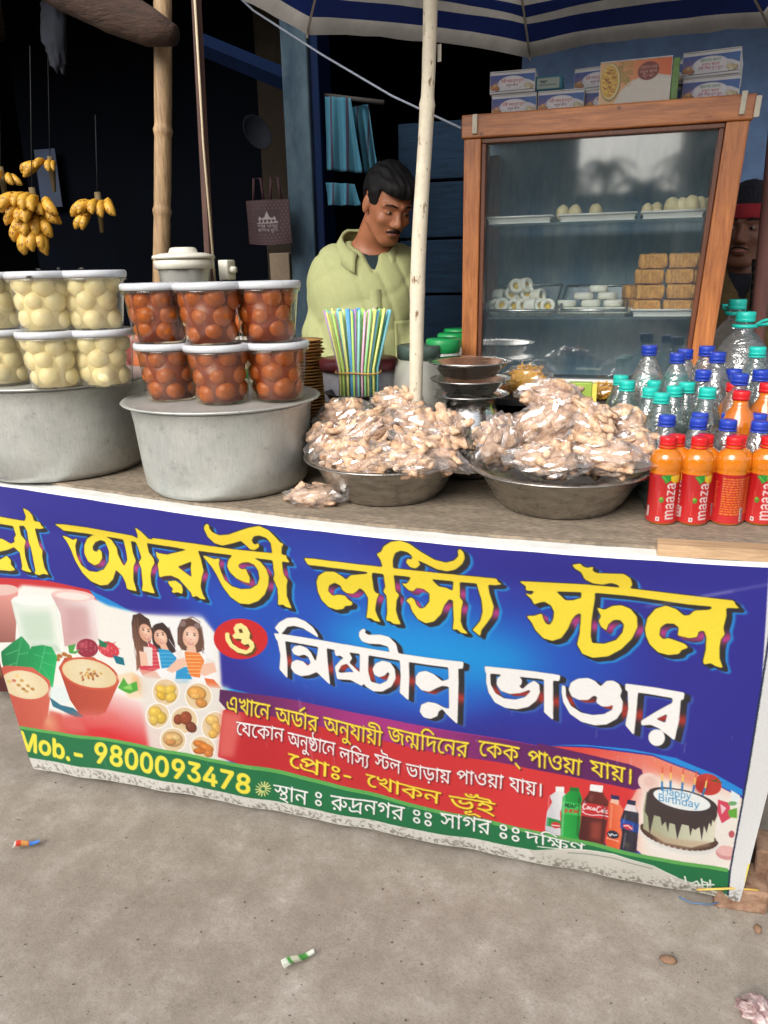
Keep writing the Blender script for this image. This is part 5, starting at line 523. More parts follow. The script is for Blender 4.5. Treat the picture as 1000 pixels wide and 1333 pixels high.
# ------------------------------------------------------------------ the printed banner on the front of the counter
ZC = 0.71                                             # counter top
TF = ((-0.06678, 0.12862, -0.05712, 2.02265, -1.67027), (-0.3706, 1.00496, -0.54051, -0.24142, 1.53252))
BF = ((-0.0015, 0.00241, 1.64705, -1.35394), (0.08968, -0.16342, 0.09844, 1.31871))
def front(s): return np.polyval(TF[0], s), np.polyval(TF[1], s)
def banner_pt(s, t):
    ax, ay = front(s); bx, by = np.polyval(BF[0], s), np.polyval(BF[1], s)
    az, bz = ZC - 0.004, 0.02
    # slack in the cloth: long shallow waves, a sag under the top fold and a curled hem
    w = 0.006 * np.sin(s * 21 + 1.0) * np.sin(t * 3.1) + 0.0022 * np.sin(s * 47 + t * 4) * t + 0.0010 * np.sin(s * 90 + t * 13) * t * t
    w = w + 0.005 * np.exp(-((t - 0.10 - 0.05 * np.sin(s * 5)) / 0.05) ** 2) * np.sin(s * 11 + 2)
    w = w * np.minimum(1, t * 9) - 0.03 * np.maximum(0, t - 0.93) ** 2 * 30
    return np.stack([ax + (bx - ax) * t, ay + (by - ay) * t - w, az + (bz - az) * t], -1)
BW, BH = 1300, 540
cv = Canvas(BW, BH, (44, 42, 146)); replay(cv, OPS, GL)
art = cv.a
# dirt splashed up along the hem, scuffs, and the faint vertical creases of the print
hem = np.clip((cv.yy - 512) / 22, 0, 1) * (np.abs(art - art.mean(2, keepdims=True)).max(2) < 16)
sp = rng.random((BH // 3 + 1, BW // 3 + 1)); sp = np.kron(sp, np.ones((3, 3)))[:BH, :BW].astype(np.float32)
sp = blurm(sp, 1.2); sp2 = blurm(rng.random((BH, BW)).astype(np.float32), .7)
dirt = np.clip((sp - .50) * 6 + (sp2 - .5) * 3.2 + (cv.yy - 532) / 22, 0, 1) * hem * .62
art += (np.array((96, 90, 80), np.float32) - art) * dirt[..., None]
for _ in range(110):
    x, y = rng.random() * BW, rng.random() ** .6 * BH; L = 3 + rng.random() * 14; a = rng.choice([1.5, 1.6, rng.random() * 3])
    cv.fill(stroke([(x, y), (x + L * math.cos(a), y + L * math.sin(a))], .8), (226, 224, 230), .10 + .35 * rng.random(), .4)
for x, y, L in ((30, 60, 90), (1180, 48, 150), (1120, 70, 130), (620, 440, 60), (618, 350, 40), (402, 90, 40)):
    cv.fill(stroke([(x, y), (x + L * .7, y - L * .25)] if y < 100 else [(x, y), (x + 3, y - L)], 3.0), (206, 206, 226), .28, 1.6)
art = cv.a
jj, ii = np.mgrid[0:BH + 1, 0:BW + 1]
pts = banner_pt(ii.ravel() / BW, jj.ravel() / BH)
me = bpy.data.meshes.new('banner')
nv = (BW + 1) * (BH + 1)
a = (np.arange(BH)[:, None] * (BW + 1) + np.arange(BW)[None, :]).ravel()
quads = np.stack([a, a + BW + 1, a + BW + 2, a + 1], 1)
me.vertices.add(nv); me.vertices.foreach_set('co', pts.astype(np.float32).ravel())
me.loops.add(quads.size); me.loops.foreach_set('vertex_index', quads.ravel().astype(np.int32))
me.polygons.add(len(quads)); me.polygons.foreach_set('loop_start', np.arange(0, quads.size, 4, dtype=np.int32))
me.polygons.foreach_set('use_smooth', np.ones(len(quads), bool))
me.update(calc_edges=True); me.validate()
banner = bpy.data.objects.new('banner', me); COL.objects.link(banner)
pad = np.pad(art, ((0, 1), (0, 1), (0, 0)), mode='edge')
ink(banner, np.clip(pad, 0, 255))
me.materials.append(printed('printed_flex', rough=0.36, bump=0.06, scale=260, grime=0.10))
tag(banner, 'printed blue sweet shop banner with yellow Bengali lettering hung along the counter front', 'banner')
M_flex = M('white_flex', srgb(226, 226, 222), rough=0.45, var=0.06, scale=40, bump=0.1)
# the unprinted margin folded back over the counter edge
def fold(u, v):
    x, y = front(u); return (x, y + 0.002 + v * 0.10, ZC - 0.004 + 0.0012 * math.sin(u * 60) * (1 - v))
mesh('folded_margin', thick(sheet(fold, 60, 4), 0.0015), M_flex, banner)

# ------------------------------------------------------------------ ground
def ground_mat():
    m, nt, b = nodes('dusty_concrete')
    co = coords(nt)
    big = N(nt, 'TexNoise', Scale=1.3, Detail=5.0, Roughness=0.6); mid = N(nt, 'TexNoise', Scale=9.0, Detail=8.0, Roughness=0.75)
    fine = N(nt, 'TexNoise', Scale=160.0, Detail=6.0, Roughness=0.8); vo = N(nt, 'TexVoronoi', Scale=42.0, Randomness=1.0)
    gr = N(nt, 'TexVoronoi', Scale=210.0, Randomness=1.0)
    for n in (big, mid, fine, vo, gr): nt.links.new(co, n.inputs['Vector'])
    a = ramp(nt, mid.outputs[0], [(0.25, srgb(130, 121, 110)), (0.5, srgb(150, 141, 130)), (0.63, srgb(166, 158, 148)), (0.76, srgb(198, 192, 183))])
    c = ramp(nt, big.outputs[0], [(0.32, (0.82, 0.80, 0.78)), (0.62, (1, 1, 1))])
    d = ramp(nt, fine.outputs[0], [(0.28, (0.5, 0.49, 0.47)), (0.42, (0.9, 0.9, 0.89)), (0.62, (1, 1, 1)), (0.74, (1.2, 1.19, 1.17))])
    e = ramp(nt, vo.outputs['Distance'], [(0.03, (0.6, 0.58, 0.55)), (0.09, (1, 1, 1))])
    g = ramp(nt, gr.outputs['Distance'], [(0.1, (0.72, 0.71, 0.69)), (0.5, (1, 1, 1))])
    src = a
    for k, f in ((c, .8), (d, .8), (e, 0.25), (g, 0.55)):
        mx = N(nt, 'Mix', data_type='RGBA', blend_type='MULTIPLY'); mx.inputs[0].default_value = f
        nt.links.new(src, mx.inputs[6]); nt.links.new(k, mx.inputs[7]); src = mx.outputs[2]
    nt.links.new(src, b.inputs['Base Color']); b.inputs['Roughness'].default_value = 0.88
    b1 = N(nt, 'Bump', Strength=0.5, Distance=0.003); b2 = N(nt, 'Bump', Strength=0.35, Distance=0.008)
    nt.links.new(fine.outputs[0], b1.inputs['Height']); nt.links.new(mid.outputs[0], b2.inputs['Height']); nt.links.new(b2.outputs[0], b1.inputs['Normal'])
    nt.links.new(b1.outputs[0], b.inputs['Normal']); return m
def gz(x, y): return 0.004 * noise.noise(Vector((x * 2.1, y * 2.1, 0))) + 0.0015 * noise.noise(Vector((x * 9, y * 9, 3)))
near = sheet(lambda u, v: (-3.5 + 6.5 * u, -1.0 + 3.0 * v, gz(-3.5 + 6.5 * u, -1.0 + 3.0 * v) - 0.004), 200, 100)
far = ([(-70, -70, -0.02), (70, -70, -0.02), (70, 70, -0.02), (-70, 70, -0.02)], [(0, 1, 2, 3)])
tag(mesh('ground', [near, far], ground_mat()), kind='structure')

# ------------------------------------------------------------------ counter
M_ply = M('dusty_plywood', srgb(128, 114, 98), rough=0.85, var=0.32, scale=60, bump=0.35, stretch=(1, 3, 1), rgb2=srgb(146, 132, 114))
M_old = wood('old_dark_timber', srgb(46, 34, 27), srgb(84, 64, 50), axis=0, rough=0.8, knots=False)
M_batten = wood('pale_batten_timber', srgb(150, 118, 88), srgb(196, 166, 130), axis=0, rough=0.75, knots=False)
ZB = 0.713
def slab(z0, z1, off, back_l, back_r, s0=-0.16, s1=1.04, n=60):
    fr = [front(s0 + (s1 - s0) * k / n) for k in range(n + 1)]
    xs = [p[0] for p in fr]
    V = []
    for z in (z0, z1):
        for x, y in fr: V.append((x, y + off + (0.0015 * math.sin(x * 70) if off > .02 else 0), z))
        for x in xs: V.append((x, back_l if x < -0.36 else back_r, z))
    m = n + 1; F = []
    for k in range(n):
        F.append((k, k + 1, m + k + 1, m + k)[::-1]); F.append((2 * m + k, 2 * m + k + 1, 3 * m + k + 1, 3 * m + k))
        F.append((k, k + 1, 2 * m + k + 1, 2 * m + k)); F.append((m + k, 3 * m + k, 3 * m + k + 1, m + k + 1))
    F.append((0, 2 * m, 3 * m, m)); F.append((n, m + n, 3 * m + n, 2 * m + n)); return V, F
counter = empty('counter', (0, 0, 0), 'long dusty plywood counter carrying the pots, bowls and bottles of the sweet stall', 'counter')
mesh('frame', [slab(0.655, 0.7035, 0.004, 2.04, 2.5)], M_old, counter, smooth=False)
mesh('board', [slab(0.7068, ZB, 0.062, 2.05, 2.5)], M_ply, counter, smooth=False)
for x, y in ((-1.75, 1.72), (-1.75, 1.98), (-0.75, 1.5), (-0.75, 1.98), (0.27, 1.47), (0.27, 2.4)):
    mesh('leg', box(x - .03, x + .03, y - .03, y + .03, -0.005, 0.654, .003), M_old, counter, smooth=False)
bt = sheet(lambda u, v: (0, 0, 0), 1, 1)
def batten():
    V = []
    xs = [0.085, 0.2, 0.32, 0.44]
    for x in xs:
        s = np.interp(x, front(np.linspace(0, 1.05, 50))[0], np.linspace(0, 1.05, 50)); y = front(s)[1]
        V += [(x, y + .026, .707), (x, y + .0605, .707), (x, y + .0605, .729), (x, y + .026, .729)]
    F = [(0, 1, 2, 3), (12, 15, 14, 13)]
    for k in range(3):
        for j in range(4): a, b = 4 * k + j, 4 * k + (j + 1) % 4; F.append((a, a + 4, b + 4, b))
    return V, F
tag(mesh('batten', batten(), M_batten, smooth=False), 'pale bare wooden batten nailed along the front edge under the mango drinks', 'batten')
# what the banner's lower right corner rests on
M_brick = M('rough_brick', srgb(142, 100, 76), rough=0.9, var=0.35, scale=45, bump=0.6, bdist=0.004, rgb2=srgb(150, 122, 100))
def rough_box(a, seed, amp=.006):
    g = box(*a, .006); return [tuple(Vector(v) + amp * noise.noise_vector(Vector(v) * 30 + Vector((seed, 0, 0)))) for v in g[0]], g[1]
tag(mesh('brick', rough_box((0.250, 0.345, 1.345, 1.43, -.004, .05), 1), M_brick, smooth=False), 'broken brick on the concrete under the banner’s lower right corner', 'brick')
tag(mesh('brick', rough_box((0.325, 0.372, 1.40, 1.47, -.004, .105), 5), M_brick, smooth=False), 'upright chipped reddish brick behind the lower right end of the banner', 'brick')
M_wy = M('yellow_insulation', srgb(206, 170, 84), rough=0.5); M_wb = M('blue_insulation', srgb(84, 112, 146), rough=0.5)
def gline(px, h=.006): return [onz(x, y, h) for x, y in px]
tag(mesh('wire', tube([Vector(p) + Vector((0, 0, k * .012)) for k, p in zip((3, 3.6, 3.3, 3.5), gline([(905, 1178), (936, 1181), (955, 1178), (984, 1182)], .01))], .0022, 8), M_wy), 'yellow wire end sticking out under the banner corner', 'wire')
tag(mesh('wire', tube(gline([(884, 1168), (900, 1176), (925, 1178), (946, 1172)], .01), .0016, 8), M_wb), 'thin blue wire lying under the hem of the banner', 'wire')

# patterned cloth at the far left, behind the edge of the banner
def cloth_pt(u, v):
    x = -1.82 + .62 * u; z = .70 - .66 * v
    return (x, 1.50 + .11 * (1 - u) + .008 * math.sin(u * 30) * v, z)
cn = (120, 90)
cc = Canvas(121, 91, (92, 34, 34))
for k in range(70):
    x, y = rng.random() * 120, rng.random() * 90; r = 3 + rng.random() * 3
    for q in range(6):
        a = q * 1.047 + k; cc.fill([ell(x + r * math.cos(a), y + r * math.sin(a), r * .55, r * .4, 57 * a, 8)], [(150, 112, 66), (136, 92, 52), (122, 60, 60)][k % 3], .85, .4)
    cc.fill([ell(x, y, r * .4, r * .4, 0, 8)], (70, 26, 26))
o = mesh('patterned_cloth', sheet(cloth_pt, 120, 90), printed('flowered_cotton', rough=0.9, bump=0.2, scale=300, grime=.25))
ink(o, cc.a)
tag(o, 'dark red flower patterned cloth hanging below the counter at the far left', 'cloth')

# ------------------------------------------------------------------ the dark shop behind
M_navy = M('dark_navy_wall', srgb(5, 8, 15), spec=.03, rough=0.85, var=0.35, scale=7, bump=0.2)  # near-black navy, mottled at random
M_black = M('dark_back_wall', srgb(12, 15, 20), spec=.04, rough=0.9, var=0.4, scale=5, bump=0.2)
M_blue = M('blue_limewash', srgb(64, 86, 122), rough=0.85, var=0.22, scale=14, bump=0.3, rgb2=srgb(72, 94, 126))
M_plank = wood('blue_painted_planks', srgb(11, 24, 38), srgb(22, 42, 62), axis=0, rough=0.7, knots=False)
for mm_ in (M_plank,): mm_.node_tree.nodes['Principled BSDF'].inputs['Specular IOR Level'].default_value = .08
M_tin = M('rusty_roof_tin', srgb(70, 60, 54), rough=0.7, metal=0.3, var=0.3, scale=12)
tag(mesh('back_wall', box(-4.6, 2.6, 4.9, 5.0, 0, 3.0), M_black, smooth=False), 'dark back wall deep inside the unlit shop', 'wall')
tag(mesh('side_wall', box(-4.7, -4.6, 1.9, 5.0, 0, 3.0), M_navy, smooth=False), 'dark navy side wall at the far left of the shop', 'wall')
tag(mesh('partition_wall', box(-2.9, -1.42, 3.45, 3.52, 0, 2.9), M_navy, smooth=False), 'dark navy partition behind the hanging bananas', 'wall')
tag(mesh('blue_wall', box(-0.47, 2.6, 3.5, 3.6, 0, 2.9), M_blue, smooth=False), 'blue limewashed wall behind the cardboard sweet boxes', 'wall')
def roof_pt(u, v): return (-4.8 + 7.6 * u, 2.45 + 2.7 * v, 2.42 + .35 * v + .012 * math.sin(u * 500))
tag(mesh('shop_roof', thick(sheet(roof_pt, 320, 4), .003), M_tin), 'corrugated tin roof over the dark shop', 'roof')
# plank screen behind the shopkeeper
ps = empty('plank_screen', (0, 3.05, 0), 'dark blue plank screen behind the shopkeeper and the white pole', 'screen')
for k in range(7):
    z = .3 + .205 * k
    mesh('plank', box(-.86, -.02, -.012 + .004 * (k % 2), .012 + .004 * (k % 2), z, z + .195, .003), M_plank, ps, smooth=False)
for x in (-.84, -.06): mesh('post', box(x, x + .05, .018, .06, 0, 1.72, .003), M_old, ps, smooth=False)
# blue masonry column
M_col = M('flaking_blue_plaster', srgb(46, 66, 84), rough=0.95, spec=.15, var=0.35, scale=9, bump=0.5, rgb2=srgb(66, 80, 88), stretch=(1, 1, .4))
M_dblue = M('deep_blue_paint', srgb(9, 24, 52), spec=.06, rough=0.7, var=0.25, scale=9, bump=0.25, stretch=(1, 1, .4))
p0, p1, p2 = ony(379, 340, 2.7), ony(411, 340, 2.7), ony(425, 340, 2.74)
colm = empty('column', (p0.x, 2.7, 0), 'flaking blue plaster column left of the shopkeeper', 'column')
mesh('shaft', box(0, p1.x - p0.x, 0, .16, 0, 2.5, .006), M_col, colm, smooth=False)
mesh('dark_blue_side', box(p1.x - p0.x + .001, p2.x - p0.x + .005, .02, .14, 0, 2.5, .004), M_dblue, colm, smooth=False)  # darker blue right side of the column
bp0, bp1 = ony(262, 58, 2.75), ony(372, 104, 2.75)
tag(mesh('beam', tube([bp0, bp1], [.035, .035], 4), M_dblue, smooth=False), 'blue painted beam slanting down to the column', 'beam')
# bamboo post
M_bam = M('weathered_bamboo', srgb(150, 120, 86), rough=0.6, var=0.28, scale=24, bump=0.2, stretch=(6, 6, .6), rgb2=srgb(170, 140, 104))
top, bot = ony(212, 50, 2.3), ony(210, 360, 2.3)
dz = (top - bot) / (top.z - bot.z)
pts_b, rad_b = [], []
nodes_z = [1.23, 1.325, 1.545, 1.83]
nodez = [ony(210, y, 2.3).z for y in (276, 171)] + [ony(210, 276, 2.3).z - .24, ony(210, 276, 2.3).z - .5, ony(210, 171, 2.3).z + .27]
for k in range(240):
    z = 2.5 * k / 239; q = bot + dz * (z - bot.z); j = min(abs(z - n) for n in nodez)
    pts_b.append((q.x + .003 * math.sin(z * 5), q.y, z)); rad_b.append(.0265 + .0055 * math.exp(-(j / .010) ** 2) - .0015 * math.exp(-(j / .03) ** 2))
tag(mesh('bamboo_post', tube(pts_b, rad_b, 20), M_bam), 'weathered brown bamboo post with swollen joints beside the hanging bananas', 'post')
# dark wooden prop with a pale cord running down it
M_prop = wood('reddish_dark_prop', srgb(54, 32, 28), srgb(96, 62, 50), axis=2, rough=0.7, knots=False)
a, b = ony(255, -10, 2.15), ony(274, 366, 2.15); e = b + (b - a) * ((b.z - .0) / (a.z - b.z))
prop = empty('wooden_prop', (e.x, e.y, 0), 'thin dark wooden prop leaning beside the bamboo post with a pale cord', 'prop')
mesh('pole', tube([(0, 0, 0), a - e], [.017, .015], 6), M_prop, prop, smooth=False)
M_cord = M('pale_cord', srgb(196, 180, 150), rough=0.8, var=0.1)
c0, c1 = ony(253, -10, 2.13), ony(280, 366, 2.13)
mesh('cord', tube([c0 - e, (c0 + c1) / 2 - e + Vector((-.006, 0, 0)), c1 - e], .0035, 6), M_cord, prop)
# log under the roof edge, top left
M_log = M('brown_bark_log', srgb(70, 50, 40), rough=0.95, var=0.45, scale=22, bump=1.0, bdist=.012, stretch=(.6, 3, 3))
lp = [(20, -60), (85, -18), (150, 14), (200, 36), (226, 48)]
L = [ony(x, y, 2.22) for x, y in lp]
g = tube([L[0] + (L[0] - L[1]) * 2] + L, [.07, .07, .068, .064, .05, .03], 16)
g = ([tuple(Vector(v) + .012 * noise.noise_vector(Vector(v) * 14)) for v in g[0]], g[1])
tag(mesh('roof_log', g, M_log), 'rough brown log under the roof edge at the top of the bamboo post', 'log')
# rag hanging from the log's shadow
M_rag = M('sooty_rag', srgb(44, 48, 60), rough=0.95, var=0.4, scale=20)
q = ony(70, 40, 2.9)
tag(mesh('hanging_rag', ball((q.x, q.y, q.z), (.05, .03, .13), 18, 14, .5, 3.0, 2.0), M_rag), 'sooty rag bundle hanging in the dark at the upper left', 'rag')
# white line strung diagonally
M_wire = M('white_line', srgb(168, 178, 196), rough=0.5, var=0.05)
wl = [ony(x, y, 1.95) for x, y in ((296, -18), (330, 14), (420, 72), (510, 125), (600, 167))]
tag(mesh('clothes_line', tube(wl, .0026, 6), M_wire), 'white line strung diagonally from the parasol to the display case', 'line')
# masonry stub under the tote bag
M_stub = M('bare_plaster_stub', srgb(104, 90, 74), rough=0.95, var=0.25, scale=14, bump=0.4)
s0, s1 = ony(350, 330, 2.95), ony(376, 330, 2.95)
tag(mesh('wall_stub', box(s0.x, s1.x, 2.95, 3.1, 0, s0.z, .004), M_stub, smooth=False), 'bare plaster stub of wall below the maroon tote bag', 'wall')
t0, t1 = ony(342, 240, 3.3), ony(374, 90, 3.3)
tag(mesh('inner_post', box(t0.x, t1.x, 3.3, 3.4, 0, 2.5, .004), M('brown_inner_post', srgb(40, 34, 28), spec=.1, rough=.9, var=.3, scale=12), smooth=False), 'dim brown post standing in the dark above the tote bag', 'post')
# reddish post at the right edge
M_rp = M('faded_red_post', srgb(122, 82, 76), rough=0.8, var=0.2, scale=14, stretch=(3, 3, .4))
a, b = ony(1000, 285, 2.55), ony(986, 430, 2.55); d = (a - b) / (a.z - b.z)
tag(mesh('red_post', tube([b + d * (0 - b.z) + Vector((.0, 0, 0)), b + d * (2.4 - b.z)], [.022, .022], 8), M_rp), 'faded reddish post at the right edge beside the man in the red cap', 'post')

# ------------------------------------------------------------------ across the road, seen only in the glass of the display case
M_house = M('grey_house_wall', srgb(120, 118, 112), rough=.9, var=.2, scale=2); M_shut = M('dark_shutter', srgb(52, 58, 62), rough=.7, scale=3)
def house(x0, x1, y, h):
    hs_ = empty('shop_house', (0, 0, 0), 'plain low shop house across the road', 'house', 'houses across the road')
    mesh('wall', box(x0, x1, y - 4, y, 0, h, .02), M_house, hs_, smooth=False)
    mesh('roof', box(x0 - .3, x1 + .3, y - 4.3, y + .6, h + .002, h + .14, .02), M_tin, hs_, smooth=False)
    k = x0 + .6
    while k < x1 - 1.4:
        mesh('shutter', box(k, k + 1.2, y + .003, y + .05, .1, 2.2, .01), M_shut, hs_, smooth=False); k += 1.9
house(-22, -1.3, -12, 4.6); house(-5.0, 6.0, -19, 2.9); house(.9, 15, -11.5, 4.6)
M_trunk = M('palm_trunk', srgb(96, 84, 70), rough=.9, scale=8); M_frond = M('palm_frond', (.05, .09, .035), rough=.6, scale=6)
def palm(x, y, h):
    p = empty('palm_tree', (x, y, 0), 'coconut palm across the road', 'tree', 'palms across the road')
    mesh('trunk', tube([(0, 0, 0), (.1, 0, h * .5), (.05, .1, h)], [.16, .12, .09], 10), M_trunk, p)
    G = []
    for k in range(16):
        a = k * 2.4; el = .9 - 1.3 * (k / 16); Lf = 1.15 + .3 * random.random(); path = []
        for i in range(9):
            t = i / 8; r = Lf * t * math.cos(el * (1 - t * .8)); path.append(Vector((r * math.cos(a), r * math.sin(a), h + Lf * t * math.sin(el) - 1.1 * t * t)))
        G.append(tube([v for v in path], .018, 4))
        for i in range(1, 9):
            d = (path[i] - path[i - 1]).normalized(); s = d.cross(Vector((0, 0, 1))).normalized()
            for sg in (-1, 1):
                for w in (0, .33, .66):
                    b0 = path[i - 1].lerp(path[i], w); tip = b0 + s * sg * .42 * (1.1 - i / 9) + d * .25 - Vector((0, 0, .16)); G.append(([tuple(b0), tuple(b0 + d * .06), tuple(tip)], [(0, 1, 2)]))
    mesh('crown', G, M_frond, p, smooth=False)
for x, y, h in ((-1.2, -30, 5.0), (.3, -31, 4.3), (1.9, -30, 5.1), (-2.8, -31, 4.6)): palm(x, y, h)

# ------------------------------------------------------------------ big parasol
M_cream = M('peeling_cream_paint', srgb(214, 204, 182), rough=0.6, var=0.1, scale=40, bump=0.3)
nt = M_cream.node_tree; b = nt.nodes['Principled BSDF']
old = b.inputs['Base Color'].links[0].from_socket
co = coords(nt, (1, 1, .35)); nz = N(nt, 'TexNoise', Scale=70.0, Detail=4.0, Roughness=.6); nt.links.new(co, nz.inputs['Vector'])
fl = ramp(nt, nz.outputs[0], [(0.60, (1, 1, 1)), (0.66, (.32, .22, .14))])
mx = N(nt, 'Mix', data_type='RGBA', blend_type='MULTIPLY'); mx.inputs[0].default_value = 1
nt.links.new(old, mx.inputs[6]); nt.links.new(fl, mx.inputs[7]); nt.links.new(mx.outputs[2], b.inputs['Base Color'])
pt, pb = ony(560, 0, 1.75), ony(540, 505, 1.75)
dd = (pt - pb) / (pt.z - pb.z)
base = pb + dd * (ZB - pb.z); hub = pb + dd * (2.26 - pb.z)
par = empty('parasol', base, 'blue and white striped parasol on a peeling cream pole over the stall', 'parasol')
path, rad = [], []
jn = [ony(540, y, 1.75).z for y in (381, 135)]
for k in range(120):
    z = ZB + (2.30 - ZB) * k / 119; q = base + dd * (z - ZB); j = min(abs(z - n) for n in jn)
    path.append(Vector((q.x + .003 * math.sin(z * 9), q.y + .002 * math.cos(z * 7), z)) - base); rad.append(.0162 + .0016 * math.sin(z * 11 + 1) * .4 + .0022 * math.exp(-(j / .006) ** 2) - .002 * (z > jn[1]))
mesh('pole', tube(path, rad, 18), M_cream, par)
def cloth(name, c, tr=.55):
    m, nt, b = nodes(name); out = nt.nodes['Material Output']
    co = coords(nt, (1, 1, 1)); n1 = N(nt, 'TexNoise', Scale=9.0, Detail=6.0, Roughness=.7); nt.links.new(co, n1.inputs['Vector'])
    cl = ramp(nt, n1.outputs[0], [(.3, tuple(v * .72 for v in c)), (.65, c)])
    nt.links.new(cl, b.inputs['Base Color']); b.inputs['Roughness'].default_value = .9
    t = N(nt, 'BsdfTranslucent'); nt.links.new(cl, t.inputs[0]); mx = N(nt, 'MixShader'); mx.inputs[0].default_value = tr
    nt.links.new(b.outputs[0], mx.inputs[1]); nt.links.new(t.outputs[0], mx.inputs[2]); nt.links.new(mx.outputs[0], out.inputs[0]); return m
M_cw, M_cb = cloth('white_awning_cloth', srgb(214, 208, 198)), cloth('navy_awning_cloth', srgb(30, 48, 110), .4)
ve = [onz(400, 40, 1.83), onz(690, 71, 1.83), onz(1003, 33, 1.83)]
ctr = Vector((-.30, 1.75, 1.83)); Rr = .9
vs = [Vector(v) for v in ve]
for k in range(5):
    a = math.atan2(ve[2].y - ctr.y, ve[2].x - ctr.x) - (k + 1) * R(360 - 0) / 8 * 1.06
    vs.append(ctr + Vector((Rr * math.cos(a), Rr * math.sin(a), .30 * max(0, min(1, (.45 - math.sin(a)) / 1.3)))))  # unseen near rim raised to let more light onto the case and counter
vs = [Vector(v) for v in vs]
rings = [0, .05, .30, .45, .60, .70, .87, .900, .916, .966, .985, 1.0]
ringm = [0, 0, 1, 0, 1, 0, 1, 0, 1, 0, 0]            # cloth of the band outside each ring: white 0, navy 1
V, F, MI = [], [], []
NS = 14
for u in rings:
    for e in range(8):
        A, B = vs[e], vs[(e + 1) % 8]
        for k in range(NS):
            t = k / NS; s = 4 * t * (1 - t)
            p = A.lerp(B, t); rim = p + (ctr - p) * (.05 * s); rim.z += .018 * s - .012 * s * (u > .9)
            q = hub.lerp(rim, u); q.z += .10 * math.sin(math.pi * u) * (1 - .0) - .035 * s * math.sin(math.pi * u)
            q.z += .004 * noise.noise(q * 9) * u
            if u == 1.0: q.z -= .010 + .006 * noise.noise(q * 14)
            V.append(tuple(q - base))
n8 = 8 * NS
for r in range(len(rings) - 1):
    for k in range(n8):
        j = (k + 1) % n8; F.append((r * n8 + k, r * n8 + j, (r + 1) * n8 + j, (r + 1) * n8 + k)); MI.append(ringm[r])
can = mesh('canopy', (V, F), [M_cw, M_cb], par)
can.data.polygons.foreach_set('material_index', MI)
M_seam = M('seam_tape', srgb(170, 164, 152), rough=.9)
for v in vs:
    pa = []
    for k in range(14):
        u = .1 + .9 * k / 13; q = hub.lerp(v, u); q.z += .10 * math.sin(math.pi * u) - .006; pa.append(q - base)
    mesh('rib', tube(pa, .0035, 6), M_seam, par)
    mesh('tie', tube([pa[-1], pa[-1] - Vector((0, 0, .012))], .003, 5), M_seam, par)
q = ony(572, 72, 1.76) - base
mesh('tape_end', box(q.x - .004, q.x + .004, q.y, q.y + .002, q.z - .012, q.z + .02), M_seam, par, smooth=False)

# ------------------------------------------------------------------ bench and glazed display case
M_red = wood('reddish_bench_wood', srgb(96, 52, 30), srgb(150, 88, 52), axis=0, rough=0.6, knots=False)
M_dtop = M('dark_bench_top', srgb(44, 42, 42), rough=0.6, var=0.3, scale=18)
BY, BZ = 1.99, 0.885
bench = empty('bench', (-.06, BY, ZB), 'low dark topped wooden bench under the glazed display case', 'bench')
mesh('front_board', box(-.36, .32, .01, .03, 0, .085, .002), M_red, bench, smooth=False)
mesh('side_board', [box(-.36, -.34, .032, .45, 0, .085, .002), box(.30, .32, .032, .5, 0, .085, .002)], M_red, bench, smooth=False)
mesh('middle_shelf', box(-.37, .31, 0, .51, .087, .102, .002), M_dtop, bench, smooth=False)
mesh('upright', [box(-.36, -.33, .02, .05, .104, .152, .002), box(.27, .30, .02, .05, .104, .152, .002), box(-.36, -.33, .41, .44, .104, .152), box(.27, .30, .41, .44, .104, .152)], M_red, bench, smooth=False)
mesh('bench_top', box(-.37, .31, .0, .51, .154, BZ - ZB, .002), M_dtop, bench, smooth=False)

M_frame = wood('varnished_brown_wood', srgb(140, 74, 34), srgb(212, 136, 74), axis=2, rough=0.42, coat=.35, bump=.35)
M_frameh = wood('varnished_brown_rail', srgb(140, 74, 34), srgb(212, 136, 74), axis=0, rough=0.42, coat=.35, bump=.35)
M_mould = wood('dark_moulding', srgb(84, 42, 22), srgb(126, 70, 38), axis=2, rough=0.45, coat=.3, knots=False)
M_back = M('grey_blue_back_board', srgb(84, 140, 190), rough=0.6, var=.3, scale=5, rgb2=srgb(176, 186, 184), stretch=(2, 1, .6))
M_pane = clear('old_window_glass', tint=(.96, .98, .98), ior=1.6, rough=0.045, haze=.05, hazec=(.26, .42, .52), boost=.9)  # blue-grey haze in the pane stands in for reflected sky
M_alu = M('brushed_tray_steel', (.62, .62, .60), rough=.3, metal=1.0, var=.12, scale=60, stretch=(1, 8, 8))
M_white = M('white_tray_enamel', srgb(222, 222, 216), rough=.35, var=.06)
VY = 2.08
XL, XR, Z0, Z1 = -.418, .217, BZ + .001, 1.572
def wv(g):                                           # the old case has settled: its right side leans outwards
    return [(x + .036 * max(0, (z - Z0) / (Z1 - Z0)) * (x - XL) / (XR - XL) * 1.0 - .012 * (x - XL) / (XR - XL), y, z) for x, y, z in g[0]], g[1]
case = empty('display_case', (XL, VY, Z0), 'brown wooden glass fronted display case full of sweets', 'display case')
def cpart(nm, gs, m, p=None, sm=False):
    return mesh(nm, [([(x - XL, y - VY, z - Z0) for x, y, z in wv(g)[0]], g[1]) for g in gs], m, p or case, smooth=sm)
D = .36
pw, rw = .042, .054
zr = Z1 - rw
cpart('post', [box(XL, XL + pw, VY, VY + .05, Z0, zr - .0006, .003)], M_frame)
cpart('post', [box(XR - pw - .006, XR, VY, VY + .05, Z0, zr - .0006, .003)], M_frame)
cpart('post', [box(XL + .002, XL + .04, VY + D - .04, VY + D, Z0, zr - .0006, .003)], M_frame)
cpart('post', [box(XR - .04, XR - .002, VY + D - .04, VY + D, Z0, zr - .0006, .003)], M_frame)
